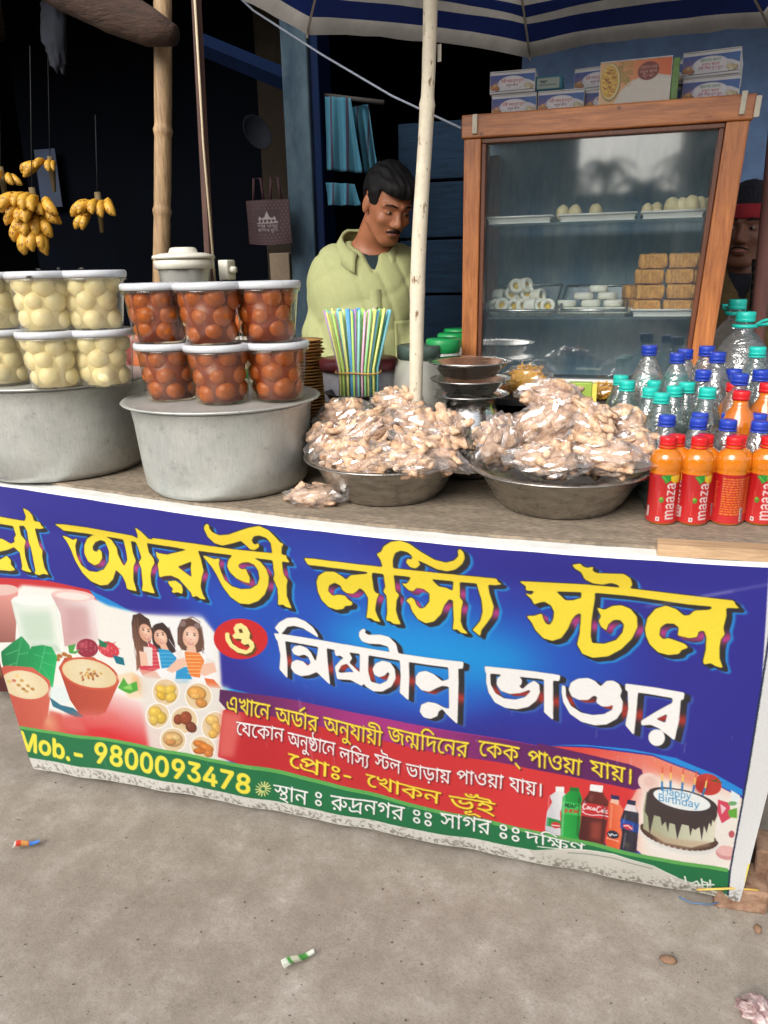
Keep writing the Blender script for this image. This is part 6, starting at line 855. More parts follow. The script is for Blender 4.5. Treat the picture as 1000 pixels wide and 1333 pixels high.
tr_ = cpart('top_rail', [box(XL - .006, XR + .006, VY - .003, VY + .05, zr, Z1, .004)], M_frameh)
cpart('bottom_rail', [box(XL + pw + .001, XR - pw - .008, VY + .004, VY + .045, Z0, Z0 + .022, .002)], M_frameh)
cpart('moulding', [box(XL + pw + .0006, XL + pw + .012, VY + .006, VY + .04, Z0 + .0226, zr - .0126, .002), box(XR - pw - .018, XR - pw - .0068, VY + .006, VY + .04, Z0 + .0226, zr - .0126, .002), box(XL + pw + .0006, XR - pw - .0066, VY + .006, VY + .04, zr - .012, zr - .0008, .002)], M_mould)
cpart('white_strip', [box(XL + pw + .014, XR - pw - .02, VY + .002, VY + .02, Z0 + .026, Z0 + .040, .001)], M_white)
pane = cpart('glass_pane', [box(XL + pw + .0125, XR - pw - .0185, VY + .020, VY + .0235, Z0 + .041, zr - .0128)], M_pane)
cpart('back_board', [box(XL + .003, XR - .003, VY + D + .001, VY + D + .012, Z0, Z1 - .002)], M_back)
cpart('side_board', [box(XL + .004, XL + .012, VY + .051, VY + D - .041, Z0, Z1 - .03), box(XR - .012, XR - .004, VY + .051, VY + D - .041, Z0, Z1 - .03)], M_mould)
cpart('roof_board', [box(XL + .0, XR + .0, VY + .051, VY + D, Z1 - .012, Z1, .002)], M_frameh)
cpart('floor_board', [box(XL + .013, XR - .013, VY + .051, VY + D - .041, Z0, Z0 + .012)], M_dtop)
SH1, SH2 = 1.083, 1.318
M_shelf = clear('shelf_glass', tint=(.80, .90, .88), rough=.05, haze=.06)
cpart('shelf', [box(XL + .0605, XR - .066, VY + .052, VY + D - .045, SH1 - .006, SH1)], M_shelf)
cpart('shelf', [box(XL + .0605, XR - .066, VY + .052, VY + D - .045, SH2 - .006, SH2)], M_shelf)
M_clip = M('grubby_white_clip', srgb(196, 188, 170), rough=.6)
for px, py, s in ((618, 162, .022), (954, 135, .024), (972, 140, .022)):
    q = ony(px, py, VY - .006); cpart('clip', [box(q.x - .006, q.x + .006, VY - .010, VY - .0035, q.z - s, q.z + s, .002)], M_clip)
# trays
def tray(px0, px1, py, z, y0, dep, m, label, back=0.0, mat2=None):
    a, b = ony(px0, py, y0), ony(px1, py, y0); w = b.x - a.x
    t = empty('tray', ((a.x + b.x) / 2, y0, z + .0005), label, 'tray', 'trays in the display case')
    h = .016; hw = w / 2
    mesh('base', box(-hw + .004, hw - .004, .004, dep - .004, 0, .003), m, t, smooth=False)
    rim = [(-hw, 0, h), (hw, 0, h), (hw, dep, h + back), (-hw, dep, h + back)]
    bt = [(-hw + .006, .006, .0032), (hw - .006, .006, .0032), (hw - .006, dep - .006, .0032), (-hw + .006, dep - .006, .0032)]
    V = rim + bt; F = [(k, (k + 1) % 4, 4 + (k + 1) % 4, 4 + k) for k in range(4)]
    mesh('wall', (V, F), m, t, smooth=False)
    mesh('rim', tube([Vector(v) for v in rim] + [Vector(rim[0])], .0042 if back else .003, 6), mat2 or m, t)
    return t, w
M_ctray = clear('clear_tray_plastic', tint=(.9, .93, .92), haze=.1, rough=.1, boost=1.6)
tY = VY + .056
tray(634, 718, 283, SH2, tY, .22, M_white, 'empty white tray at the left of the upper shelf')
tray(728, 829, 279, SH2, tY, .22, M_white, 'white tray holding three round sweets in the middle of the upper shelf')
tray(836, 918, 274, SH2, tY, .22, M_white, 'white tray crowded with pale round sweets at the right of the upper shelf')
tray(637, 722, 406, SH1, tY, .22, M_ctray, 'clear tray piled with white curled rolls on the lower shelf', .060, M_alu)
tray(729, 816, 404, SH1, tY, .22, M_ctray, 'clear tray of white sweet discs in the middle of the lower shelf', .056, M_alu)
tray(823, 914, 402, SH1, tY, .22, M_white, 'white tray under the stack of brown cakes')
# sweets
M_cream_s = M('cream_sweet', srgb(226, 210, 164), rough=.5, var=.06, sss=.3, scale=60)
M_wht_s = M('white_sweet', srgb(232, 230, 216), rough=.55, var=.05, sss=.25, scale=80)
M_yel_s = M('yellow_filling', srgb(226, 190, 70), rough=.6)
def sweets(geo, mats, nm, cat, places, label, group):
    first = None
    for i, (loc, rot, sc) in enumerate(places):
        if first is None:
            first = mesh(nm, geo, mats[0], None, loc=loc, rot=rot); first.scale = sc
            tag(first, label, cat, group); o = first
            if len(mats) > 1:
                mesh('filling', mats[2], mats[1], first)
        else: o = dup(first, loc, rot=rot, scale=sc)
    return first
def px_on(px, py, y, z): q = ony(px, py, y); return (q.x, y, z)
rb = lambda px, z, s, k, y=tY + .05: (px_on(px, 270, y, z), (0, 0, k), (s, s, s * 1.05))
eg = ball((0, 0, .019), (.0165, .0165, .02), 16, 12, .08, 2)
sweets(eg, [M_cream_s], 'round_sweet', 'sweet', [rb(733, SH2 + .0035, 1, 1), rb(749, SH2 + .0035, 1, 2), rb(776, SH2 + .0035, 1, 3)], 'pale round sweet on the sparse middle tray of the upper shelf', 'three round sweets on the upper middle tray')
sweets(eg, [M_cream_s], 'round_sweet', 'sweet', [rb(843, SH2 + .0035, .9, 1), rb(855, SH2 + .0035, 1, 1, tY + .09), rb(856, SH2 + .0035, .7, 2), rb(875, SH2 + .0035, 1.2, 4), rb(888, SH2 + .0035, 1.15, 5), rb(900, SH2 + .0035, 1.25, 6, tY + .045), rb(911, SH2 + .0035, 1.2, 7, tY + .07), rb(920, SH2 + .0035, 1.15, 8, tY + .10)], 'pale round sweet on the crowded right tray of the upper shelf', 'round sweets on the upper right tray')
roll = lathe([(.009, -.013), (.0165, -.014), (.018, -.009), (.018, .009), (.0165, .014), (.009, .013), (.008, 0), (.009, -.0131)], 18)
fil = lathe([(0, -.006), (.009, -.006), (.009, .006), (0, .006)], 10)
pl = []
for px, dz, ry, k in ((643, 0, 0, .5), (655, .002, 1, -.4), (668, 0, 0, .3), (681, 0, 1.2, .1), (692, .002, 0, .9), (704, 0, 0, .2), (713, 0, .8, 0), (650, .026, .8, .9), (665, .030, .3, .2), (676, .027, 1.2, .4), (686, .031, .9, 0), (700, .026, .4, .7), (670, .052, .8, .2), (682, .055, .9, .6)):
    pl.append((px_on(px, 400, tY + .05 + .03 * random.random() + .05 * (dz > .02), SH1 + .0225 + dz), (1.2 + .3 * k, ry * .5, k * 1.4), (1.15, 1.15, 1.15)))
sweets(roll, [M_wht_s, M_yel_s, fil], 'sweet_roll', 'sweet', pl, 'white curled sweet with yellow filling in the left tray of the lower shelf', 'white rolls in the lower left tray')
disc = lathe([(0, 0), (.023, 0), (.026, .004), (.026, .013), (.023, .017), (0, .018)], 20)
pl = []
for px, lv in ((737, 0), (757, 0), (777, 0), (797, 0), (810, 0), (737, 1), (769, 1), (798, 1), (759, 2), (790, 2), (778, 3)):
    pl.append((px_on(px, 400, tY + .06 + .012 * lv + .01 * random.random(), SH1 + .004 + .0185 * lv), (0, 0, random.random() * 3), (.98, .98, 1)))
sweets(disc, [M_wht_s], 'sweet_disc', 'sweet', pl, 'flat white sweet disc in the middle tray of the lower shelf', 'white discs in the lower middle tray')
M_cake = M('toasted_brown_cake', srgb(222, 142, 56), rough=.85, var=.3, scale=50, bump=.9, bdist=.006, stretch=(3, 3, 1), rgb2=srgb(236, 172, 88))
def cake_block(seed):
    g = box(-.034, .034, -.03, .03, 0, .036, .006)
    me_ = bmesh.new(); vs_ = [me_.verts.new(v) for v in g[0]]; [me_.faces.new([vs_[i] for i in f]) for f in g[1]]
    bmesh.ops.subdivide_edges(me_, edges=list(me_.edges), cuts=3, use_grid_fill=True)
    for v in me_.verts: v.co += .0045 * noise.noise_vector(v.co * 60 + Vector((seed, 0, 0))) + .002 * noise.noise_vector(v.co * 170)
    me_.verts.index_update(); r = [v.co[:] for v in me_.verts], [tuple(v.index for v in f.verts) for f in me_.faces]; me_.free(); return r
ck = [None, None, None]
for lv in range(4):
    for c, px in enumerate((843, 882, 914)):
        s = (lv + c) % 3; q = px_on(px + (2 if lv % 2 else -1), 400, tY + .05 + .008 * random.random() + .012 * (c == 2), SH1 + .0045 + .0375 * lv)
        lab = '%s brown block cake in the %s column of the stack in the display case' % (('lowest', 'second lowest', 'second highest', 'topmost')[lv], ('left', 'middle', 'right')[c])
        if ck[s] is None:
            ck[s] = mesh('brown_cake', cake_block(s * 9.0), M_cake, None, loc=q, rot=(0, 0, .1 * (random.random() - .5))); tag(ck[s], lab, 'cake', 'brown cakes stacked in the display case')
        else: dup(ck[s], q, rot=(0, 0, .12 * (random.random() - .5)), label=lab)
for px, py, z in ((829, 388, .0045), (829, 376, .040)):
    dup(ck[0], px_on(px, py, tY + .13, SH1 + z), rot=(0, 0, .2), label='brown block cake %s behind the stack, beside the tray of white discs' % ('lying low' if z < .02 else 'second up'))
# things on the bench in front of the glass
M_sev = M('fried_yellow_sev', srgb(236, 176, 60), rough=.7, var=.2, scale=120, bump=1.0, bdist=.006)
M_film = clear('crinkled_film', tint=(.98, .97, .95), rough=.12, haze=.03, hazec=(.9, .88, .86), bump=.7, scale=26, boost=1.6)
def sev(px, py, y, z, w, h, label):
    q = ony(px, py, y)
    o = empty('sev_packet', (q.x, y, z), label, 'snack packet')
    G = []
    for k in range(150):
        a = random.random() * 6.3; r = math.sqrt(random.random()); zz = random.random(); s = math.sqrt(max(0, 1 - zz * zz * .8))
        c = Vector((w * .5 * r * s * math.cos(a), .022 * r * s * math.sin(a), h * (.06 + .88 * zz)))
        d = Vector((random.random() - .5, random.random() - .5, random.random() - .5)).normalized() * .014
        G.append(tube([c - d, c + d * .3 + Vector((0, 0, .003)), c + d], .0016, 5))
    G.append(ball((0, 0, h * .46), (w * .42, .02, h * .42), 16, 10, .2, 3))
    s = mesh('sev_strands', G, M_sev, o); s['kind'] = 'stuff'
    mesh('film', ball((0, 0, h * .5), (w * .55, .03, h * .54), 22, 14, .18, 4, px), M_film, o, smooth=False)
sev(687, 500, 2.04, BZ + .001, .125, ony(687, 477, 2.04).z - BZ, 'clear packet of yellow sev behind the stack of steel bowls')
sev(786, 515, 2.04, BZ + .001, .07, ony(785, 501, 2.04).z - BZ, 'small packet of yellow sev beside the green and yellow carton')
M_gc = M('green_yellow_card', srgb(150, 176, 70), rough=.5, var=.2, scale=16); M_yc = M('yellow_card', srgb(226, 210, 90), rough=.5)
q = ony(758, 520, 1.95); gt = ony(758, 499, 1.95).z
gc = empty('carton', (q.x, 1.95, ZB), 'green and yellow carton standing behind the right hand snack bowl', 'carton')
mesh('card', box(-.035, .022, 0, .03, 0, gt - ZB, .002), M_gc, gc, smooth=False); mesh('side_panel', box(.0225, .034, -.001, .03, 0, gt - ZB - .002, .001), M_yc, gc, smooth=False)
mesh('stripe', box(-.034, .021, -.0025, -.0005, (gt - ZB) * .62, (gt - ZB) * .66), M_yc, gc, smooth=False)

# ------------------------------------------------------------------ cardboard boxes on top
M_card = M('white_card', srgb(206, 206, 206), rough=.6, var=.06)
M_print = printed('printed_card', rough=.45, scale=60, grime=.08)
def box_art(kind):
    c = Canvas(117, 53, (214, 214, 220))
    c.fill([[(0, 7), (117, 7), (117, 30), (100, 22), (58, 14), (20, 24), (0, 34)]], ('L', 0, 0, (44, 66, 150), 117, 0, (36, 96, 176)))
    c.fill([[(0, 20), (30, 16), (20, 30), (0, 38)]], (96, 70, 140), .8, 3)
    c.fill([ell(58, 27, 36, 17, 0, 24)], (206, 206, 220)); c.fill([ell(58, 27, 33, 15, 0, 24)], (226, 224, 230))
    for x, y, r, k in ((8, 38, 9, (186, 120, 60)), (18, 41, 8, (176, 104, 50)), (14, 34, 7, (206, 150, 84)), (98, 36, 8, (206, 196, 160)), (107, 40, 8, (196, 180, 140)), (101, 43, 7, (214, 206, 176))):
        c.fill([ell(x, y, r, r * .75, 0, 14)], tuple(int(v * .7) for v in k)); c.fill([ell(x - 1, y - 1, r * .8, r * .58, 0, 14)], k)
    c.fill([[(0, 47), (117, 46), (117, 48), (0, 49)]], (60, 60, 70), .8)
    rd = (170, 40, 50)
    if kind == 0: words(c, 'box1', 29, 27, 58, 8, rd, .4); words(c, 'box2', 42, 37, 32, 6, (90, 40, 60), .3)
    else: words(c, 'box3', 36, 22, 42, 7, (50, 120, 90), .3); words(c, 'box2', 40, 31, 36, 6.5, (176, 40, 60), .3); words(c, 'box1', 33, 39, 50, 6, (150, 50, 100), .3)
    return c.a
def card_box(name, w, d, h, artw, label, group):
    o = empty(name, (0, 0, 0), label, 'box', group)
    mesh('carton', box(-w / 2, w / 2, 0, d, 0, h, .0015), M_card, o, smooth=False)
    f = mesh('printed_front', sheet(lambda u, v: (-w / 2 + .001 + u * (w - .002), -.0012, h - .001 - v * (h - .002)), artw.shape[1] - 1, artw.shape[0] - 1), M_print, o)
    ink(f, artw)
    mesh('lid_flap', tf(box(-w / 2, w / 2, -.003, d, h + .0006, h + .0022, .0006), (0, 0, 0), (-.04, 0, 0)), M_card, o, smooth=False)
    return o
A0, A1 = box_art(0), box_art(1)
zt = Z1 + .0015
bx0 = bx1 = None
def put_box(kind, px, py, y, lv, rz, label, w=None):
    global bx0, bx1
    q = ony(px, py, y); loc = (q.x, y, zt + lv)
    G = 'printed sweet boxes on top of the display case'
    if kind == 0:
        if bx0 is None: bx0 = card_box('sweet_box', .112, .17, .048, A0, label, G); bx0.location = loc; bx0.rotation_euler = (0, 0, rz); return
        dup(bx0, loc, rz, label)
    else:
        if bx1 is None: bx1 = card_box('sweet_box', .126, .17, .052, A1, label, G); bx1.location = loc; bx1.rotation_euler = (0, 0, rz); return
        dup(bx1, loc, rz, label)
put_box(0, 669, 140, 2.15, 0, 0, 'lower blue and white sweet box at the left end above the case')
put_box(0, 667, 112, 2.15, .0525, .02, 'blue and white sweet box topping the left end stack')
put_box(0, 730, 138, 2.15, 0, 0, 'blue and white sweet box under the small teal case')
put_box(0, 792, 134, 2.17, 0, 0, 'blue and white sweet box half hidden behind the noodle carton')
put_box(0, 777, 108, 2.19, .0525, -.16, 'tilted upper blue and white sweet box left of the noodle carton')
put_box(1, 852, 122, 2.24, 0, 0, 'lower sweet box hidden behind the right end of the noodle carton')
put_box(1, 856, 98, 2.24, .0565, -.10, 'upper sweet box showing behind the green end of the noodle carton')
put_box(1, 925, 119, 2.16, 0, -.06, 'lower sweet box with green lettering at the right end above the case')
put_box(1, 925, 92, 2.165, .0565, -.14, 'topmost sweet box with green lettering and a slanting lid at the right end')
M_tealp = M('teal_plastic', srgb(40, 104, 124), rough=.35); M_lbl = printed('small_label', rough=.5)
q = ony(714, 115, 2.15)
tc = empty('plastic_case', (q.x, 2.16, zt + .0525), 'small rounded teal plastic case lying on a sweet box', 'case')
mesh('shell', box(-.036, .034, 0, .05, 0, .034, .006), M_tealp, tc)
lb = Canvas(57, 25, (150, 166, 160)); lb.fill([[(8, 6), (26, 6), (26, 9), (8, 9)]], (30, 40, 50)); lb.fill([[(6, 15), (50, 15), (50, 17), (6, 17)]], (70, 90, 96)); lb.fill([[(10, 10), (22, 10), (22, 12), (10, 12)]], (30, 40, 50))
f = mesh('label', sheet(lambda u, v: (-.029 + .054 * u, -.0008, .029 - .024 * v), 56, 24), M_lbl, tc); ink(f, lb.a)
# noodle carton
na = Canvas(141, 79, (206, 200, 190))
na.fill([[(20, 0), (141, 0), (141, 34), (100, 26), (60, 40), (40, 60), (30, 79), (0, 79), (0, 0)]], ('L', 0, 60, (226, 190, 140), 141, 10, (226, 96, 36)))
na.fill([[(38, 79), (46, 52), (66, 38), (100, 30), (141, 40), (141, 79)]], (214, 208, 198), 1, 2)
for k in range(26):
    x, y = 40 + rng.random() * 22, 4 + rng.random() * 40; na.fill(stroke(ell(x, y, 5, 3, rng.random() * 180, 9), 1.4), (120, 120, 40) if k % 2 else (176, 150, 60), .8)
na.fill([ell(22, 38, 21, 36, 0, 28)], (150, 130, 70)); na.fill([ell(21, 36, 19, 33, 0, 28)], (226, 206, 150)); na.fill([ell(20, 36, 17, 30, 0, 28)], (206, 160, 40))
for k in range(40):
    a, r = rng.random() * 6.3, math.sqrt(rng.random()); x, y = 20 + 15 * r * math.cos(a), 36 + 27 * r * math.sin(a)
    na.fill(stroke([(x - 3, y - 1), (x, y + 2), (x + 3, y)], 2.4), [(236, 196, 80), (186, 120, 30), (240, 210, 110), (150, 70, 30)][k % 4], .9)
na.fill([ell(96, 22, 21, 17, -8, 26)], (120, 26, 30))
words(na, 'box3', 80, 18, 32, 6, (226, 206, 160), .3); words(na, 'box2', 79, 26, 34, 6, (226, 206, 160), .3); words(na, 'box2', 84, 33, 24, 5, (226, 206, 160), .3)
nd = card_box('noodle_carton', .160, .07, .090, na.a, 'white and orange carton with a bowl of yellow noodles printed on it', None)
q = ony(825, 128, 2.09); nd.location = (q.x, 2.098, zt); nd.rotation_euler = (0, 0, -.03)
M_gp = M('green_print', srgb(92, 128, 62), rough=.5, var=.4, scale=60)
mesh('end_panel', box(.081, .0965, .0, .07, .0005, .087, .002), M_gp, nd, smooth=False)

# ------------------------------------------------------------------ aluminium pots
def alu_mat():
    m, nt, b = nodes('dull_aluminium')
    co = coords(nt)
    n1 = N(nt, 'TexNoise', Scale=5.0, Detail=6.0, Roughness=.7); n2 = N(nt, 'TexNoise', Scale=60.0, Detail=5.0); n3 = N(nt, 'TexNoise', Scale=26.0, Detail=6.0, Roughness=.8)
    nt.links.new(co, n1.inputs['Vector']); nt.links.new(coords(nt, (6, 6, .3)), n2.inputs['Vector']); nt.links.new(co, n3.inputs['Vector'])
    a = ramp(nt, n1.outputs[0], [(.3, srgb(176, 180, 178)), (.7, srgb(206, 206, 200))])
    c = ramp(nt, n3.outputs[0], [(.30, (.50, .50, .47)), (.40, (.9, .9, .9)), (.5, (1, 1, 1))])
    mx = N(nt, 'Mix', data_type='RGBA', blend_type='MULTIPLY'); mx.inputs[0].default_value = .7
    nt.links.new(a, mx.inputs[6]); nt.links.new(c, mx.inputs[7]); nt.links.new(mx.outputs[2], b.inputs['Base Color'])
    b.inputs['Metallic'].default_value = .55
    rr = ramp(nt, n2.outputs[0], [(.3, (.38,) * 3), (.7, (.56,) * 3)]); nt.links.new(rr, b.inputs['Roughness'])
    vo = N(nt, 'TexVoronoi', Scale=70.0); nt.links.new(coords(nt, (1, 1, .6)), vo.inputs['Vector']); sp_ = ramp(nt, vo.outputs['Distance'], [(.06, (.25, .24, .22)), (.10, (1, 1, 1))]); wv_ = ramp(nt, n2.outputs[0], [(.35, (.86, .86, .85)), (.6, (1, 1, 1))])
    src = mx.outputs[2]
    for k, f in ((sp_, .5), (wv_, .8)):
        m2 = N(nt, 'Mix', data_type='RGBA', blend_type='MULTIPLY'); m2.inputs[0].default_value = f; nt.links.new(src, m2.inputs[6]); nt.links.new(k, m2.inputs[7]); src = m2.outputs[2]
    nt.links.new(src, b.inputs['Base Color'])
    bp = N(nt, 'Bump', Strength=.25, Distance=.0015); nt.links.new(n2.outputs[0], bp.inputs['Height'])
    b2 = N(nt, 'Bump', Strength=.25, Distance=.003); nt.links.new(n3.outputs[0], b2.inputs['Height']); nt.links.new(bp.outputs[0], b2.inputs['Normal'])
    nt.links.new(b2.outputs[0], b.inputs['Normal']); return m
M_al = alu_mat()
def dent(s): return lambda a, z: .007 * math.sin(a * 3 + s) * math.sin(z * 14 + s) + .004 * math.sin(a * 7 + s * 2) * math.sin(z * 30)
def pot(cx, cy, rb_, rt, h, rl, label, lid_label, s):
    o = empty('cooking_pot', (cx, cy, ZB), label, 'pot', 'aluminium pots under the tubs')
    mesh('body', lathe([(0, .0005), (rb_ - .035, .0005), (rb_ - .012, .004), (rb_, .02), (rb_ + (rt - rb_) * .35, h * .35), (rt - .004, h * .8), (rt, h - .012), (rt + .004, h - .004), (rt + .002, h), (rt - .004, h - .001), (rt - .008, h * .6), (rb_ - .008, .02), (0, .006)], 96, wob=dent(s)), M_al, o)
    l = empty('pot_lid', (cx, cy, ZB + h + .0006), lid_label, 'lid', 'flat pot lids')
    mesh('plate', lathe([(0, .002), (rl * .55, .0035), (rl * .8, .001), (rl - .012, .0), (rl, .003), (rl + .003, .006), (rl, .009), (rl - .012, .005), (rl * .8, .006), (rl * .5, .010), (0, .009)], 96, wob=lambda a, z: .004 * math.sin(a * 2 + s) + .002 * math.sin(5 * a)), M_al, l)
    return ZB + h + .012
rY = 1.472 + .182
pr = onz(300, 640, ZB); rx = onz(298, 655, ZB).x - .02
hR = ony(292, 544, rY - .236).z - ZB - .004
zR = pot(ony(293, 560, rY).x, rY, .196, .213, hR, .232, 'right aluminium cooking pot standing under the tubs of brown syrup sweets', 'flat aluminium lid carrying the tubs of brown sweets', 1.0)
lY = 1.512 + .20
hL = ony(90, 514, lY - .250).z - ZB - .004
zL = pot(ony(80, 560, lY).x, lY, .214, .232, hL, .250, 'left aluminium cooking pot standing under the tubs of white sweets', 'flat aluminium lid carrying the tubs of white sweets', 4.0)

# ------------------------------------------------------------------ lidded tubs of sweets
M_tubj = clear('syrup_tub_plastic', tint=(1, .93, .82), haze=.0, rough=.12, boost=1.0, bump=.15, scale=30, stretch=(3, 3, .3))
M_tubr = clear('white_tub_plastic', tint=(.99, .98, .93), haze=.10, hazec=(.95, .88, .68), rough=.12, boost=1.0, bump=.15, scale=30, stretch=(3, 3, .3))
M_lid = M('milky_lid_plastic', srgb(196, 199, 204), rough=.3, var=.06, scale=20, sss=.1)
M_jam = M('brown_syrup_ball', srgb(164, 80, 20), rough=.3, spec=.3, var=.28, scale=22, bump=.12, rgb2=srgb(184, 100, 32))
M_ras = M('ivory_cheese_ball', srgb(254, 236, 184), rough=.4, var=.05, scale=40, bump=.06, sss=.35)
M_syj = M('dark_syrup', srgb(134, 56, 10), spec=.3, rough=.25, var=.2, scale=12)
M_syr = M('cloudy_sugar_syrup', srgb(244, 228, 172), rough=.15, var=.08, scale=12)
TH, TB, TT = .124, .0590, .0735
def tub(kind, loc, label, rz):
    o = empty('sweet_tub', loc, label, 'tub', 'lidded tubs of %s sweets' % ('brown' if kind else 'white'), rz)
    m = M_tubj if kind else M_tubr
    mesh('cup', lathe([(0, .001), (TB - .006, .0), (TB, .004), (TB + (TT - TB) * .86, TH * .86), (TB + (TT - TB) * .87 + .0012, TH * .865), (TT, TH - .002)], 40), m, o)
    mesh('syrup', lathe([(0, .004), (TB - (.010 if kind else .014), .004), (TT - (.014 if kind else .019), TH * .84), (0, TH * .845)], 24), M_syj if kind else M_syr, o)
    mesh('lid', lathe([(TT + .001, TH - .008), (TT + .0045, TH - .007), (TT + .0055, TH - .001), (TT + .0045, TH + .006), (TT + .001, TH + .008), (TT - .004, TH + .006), (TT - .008, TH + .002), (0, TH + .0035)], 48), M_lid, o)
    mesh('lid_skirt', lathe([(TT + .0015, TH - .014), (TT + .0028, TH - .013), (TT + .003, TH - .0085), (TT + .0012, TH - .0085)], 48), m, o)
    return o
balls = {}
def fill_tub(kind, loc, label, grp, seed):
    rnd = random.Random(seed); r0 = .0240 if kind else .0246; z = r0 + .004; lay = 0
    while z < TH * .86:
        R_ = TB + (TT - TB) * z / TH - r0 - .0015; n = max(4, int(2 * math.pi * R_ / (2 * r0 * .78)))
        off = lay * math.pi / n + rnd.random() * .4
        for k in range(n):
            a = off + 2 * math.pi * k / n
            da = (a + math.pi / 2 + math.pi) % (2 * math.pi) - math.pi
            if abs(da) > 2.0: continue                              # the far side is behind the syrup
            s = r0 * (1 + .20 * (rnd.random() - .5)); q = (loc[0] + R_ * math.cos(a) * 1.0, loc[1] + R_ * math.sin(a), loc[2] + z + .010 * (rnd.random() - .5))
            if kind not in balls:
                b = mesh('sweet_ball', ball((0, 0, 0), 1.0, 18, 12, .07, 1.6, 3.0), M_jam if kind else M_ras, None, loc=q); balls[kind] = b; b.scale = (s, s, s * .95); tag(b, label, 'sweet', grp)
            else:
                b = dup(balls[kind], q, rot=(rnd.random() * 3, rnd.random() * 3, 0), label=label, scale=(s, s, s * .95), group=grp)
        z += r0 * 1.48; lay += 1
first = {}
def place_tub(kind, px, py, base_z, label, seed, y=None):
    q = onz(px, py, base_z) if y is None else ony(px, py, y)
    loc = (q.x, q.y, base_z)
    if kind not in first: first[kind] = tub(kind, loc, label, .2)
    else: dup(first[kind], loc, seed * 1.3, label)
    w = label.split(' tub')[0]
    fill_tub(kind, loc, ('brown syrup soaked ball in the ' if kind else 'ivory white ball in the ') + w + ' tub', 'sweet balls in the ' + w + ' tub', seed)
    return loc
zr_, zl_ = zR - .002, zL - .002
SH = TH + .0065
low = []
for i, (px, py, nm) in enumerate(((362, 519, 'lower right'), (290, 523, 'lower middle'), (226, 519, 'lower left'))):
    low.append(place_tub(1, px, py, zr_ + .0005, nm + ' tub of brown balls on the right pot', 10 + i))
for i, (px, nm) in enumerate(((349, 'upper right'), (276, 'upper middle'), (208, 'upper left'))):
    q = ony(px, 430, low[i][1] - .004 * i); place_tub(1, px, 430, zr_ + .0005 + SH, nm + ' tub of brown balls on the right pot', 20 + i, low[i][1] - .002)
lw = []
for i, (px, py, nm) in enumerate(((140, 501, 'lower right'), (76, 504, 'lower middle'), (14, 499, 'lower left'))):
    q = onz(px, py, zl_); lw.append(place_tub(0, px, py, zl_ + .0005, nm + ' tub of white balls on the left pot', 30 + i, min(q.y, lY + .17)))
for i, (px, nm) in enumerate(((127, 'upper right'), (63, 'upper middle'), (-2, 'upper left'))):
    place_tub(0, px, 425, zl_ + .0005 + SH, nm + ' tub of white balls on the left pot', 40 + i, lw[i][1])

# ------------------------------------------------------------------ steel bowls, vessels
M_steel = M('worn_stainless_steel', (.50, .48, .45), rough=.30, metal=1.0, var=.2, scale=26, bump=.12, stretch=(1, 1, 3))
M_shiny = M('polished_steel', (.66, .65, .63), rough=.2, metal=1.0, var=.1, scale=40, bump=.06, stretch=(.4, .4, 8))
def basin(cx, cy, rr, h, rbm, label):
    o = empty('snack_bowl', (cx, cy, ZB), label, 'bowl', 'wide steel bowls of bagged snacks')
    mesh('bowl', lathe([(0, .001), (rbm, .0005), (rbm + .012, .003), (rbm + .03, .022), (rr - .026, h - .012), (rr - .020, h - .005), (rr - .002, h - .002), (rr, h), (rr - .002, h + .002), (rr - .022, h), (rr - .03, h - .012), (rbm + .024, .02), (0, .005)], 96, wob=lambda a, z: .004 * math.sin(3 * a + z * 20)), M_steel, o)
    return o
bh = .092
bLc = onz(503, 592, ZB + bh); bRc = onz(729, 603, ZB + bh)
basin(bLc.x, bLc.y, .190, bh, .105, 'left wide steel bowl heaped with bags of sugared snacks')
basin(bRc.x, bRc.y, .200, bh, .110, 'right wide steel bowl heaped with bags of sugared snacks')

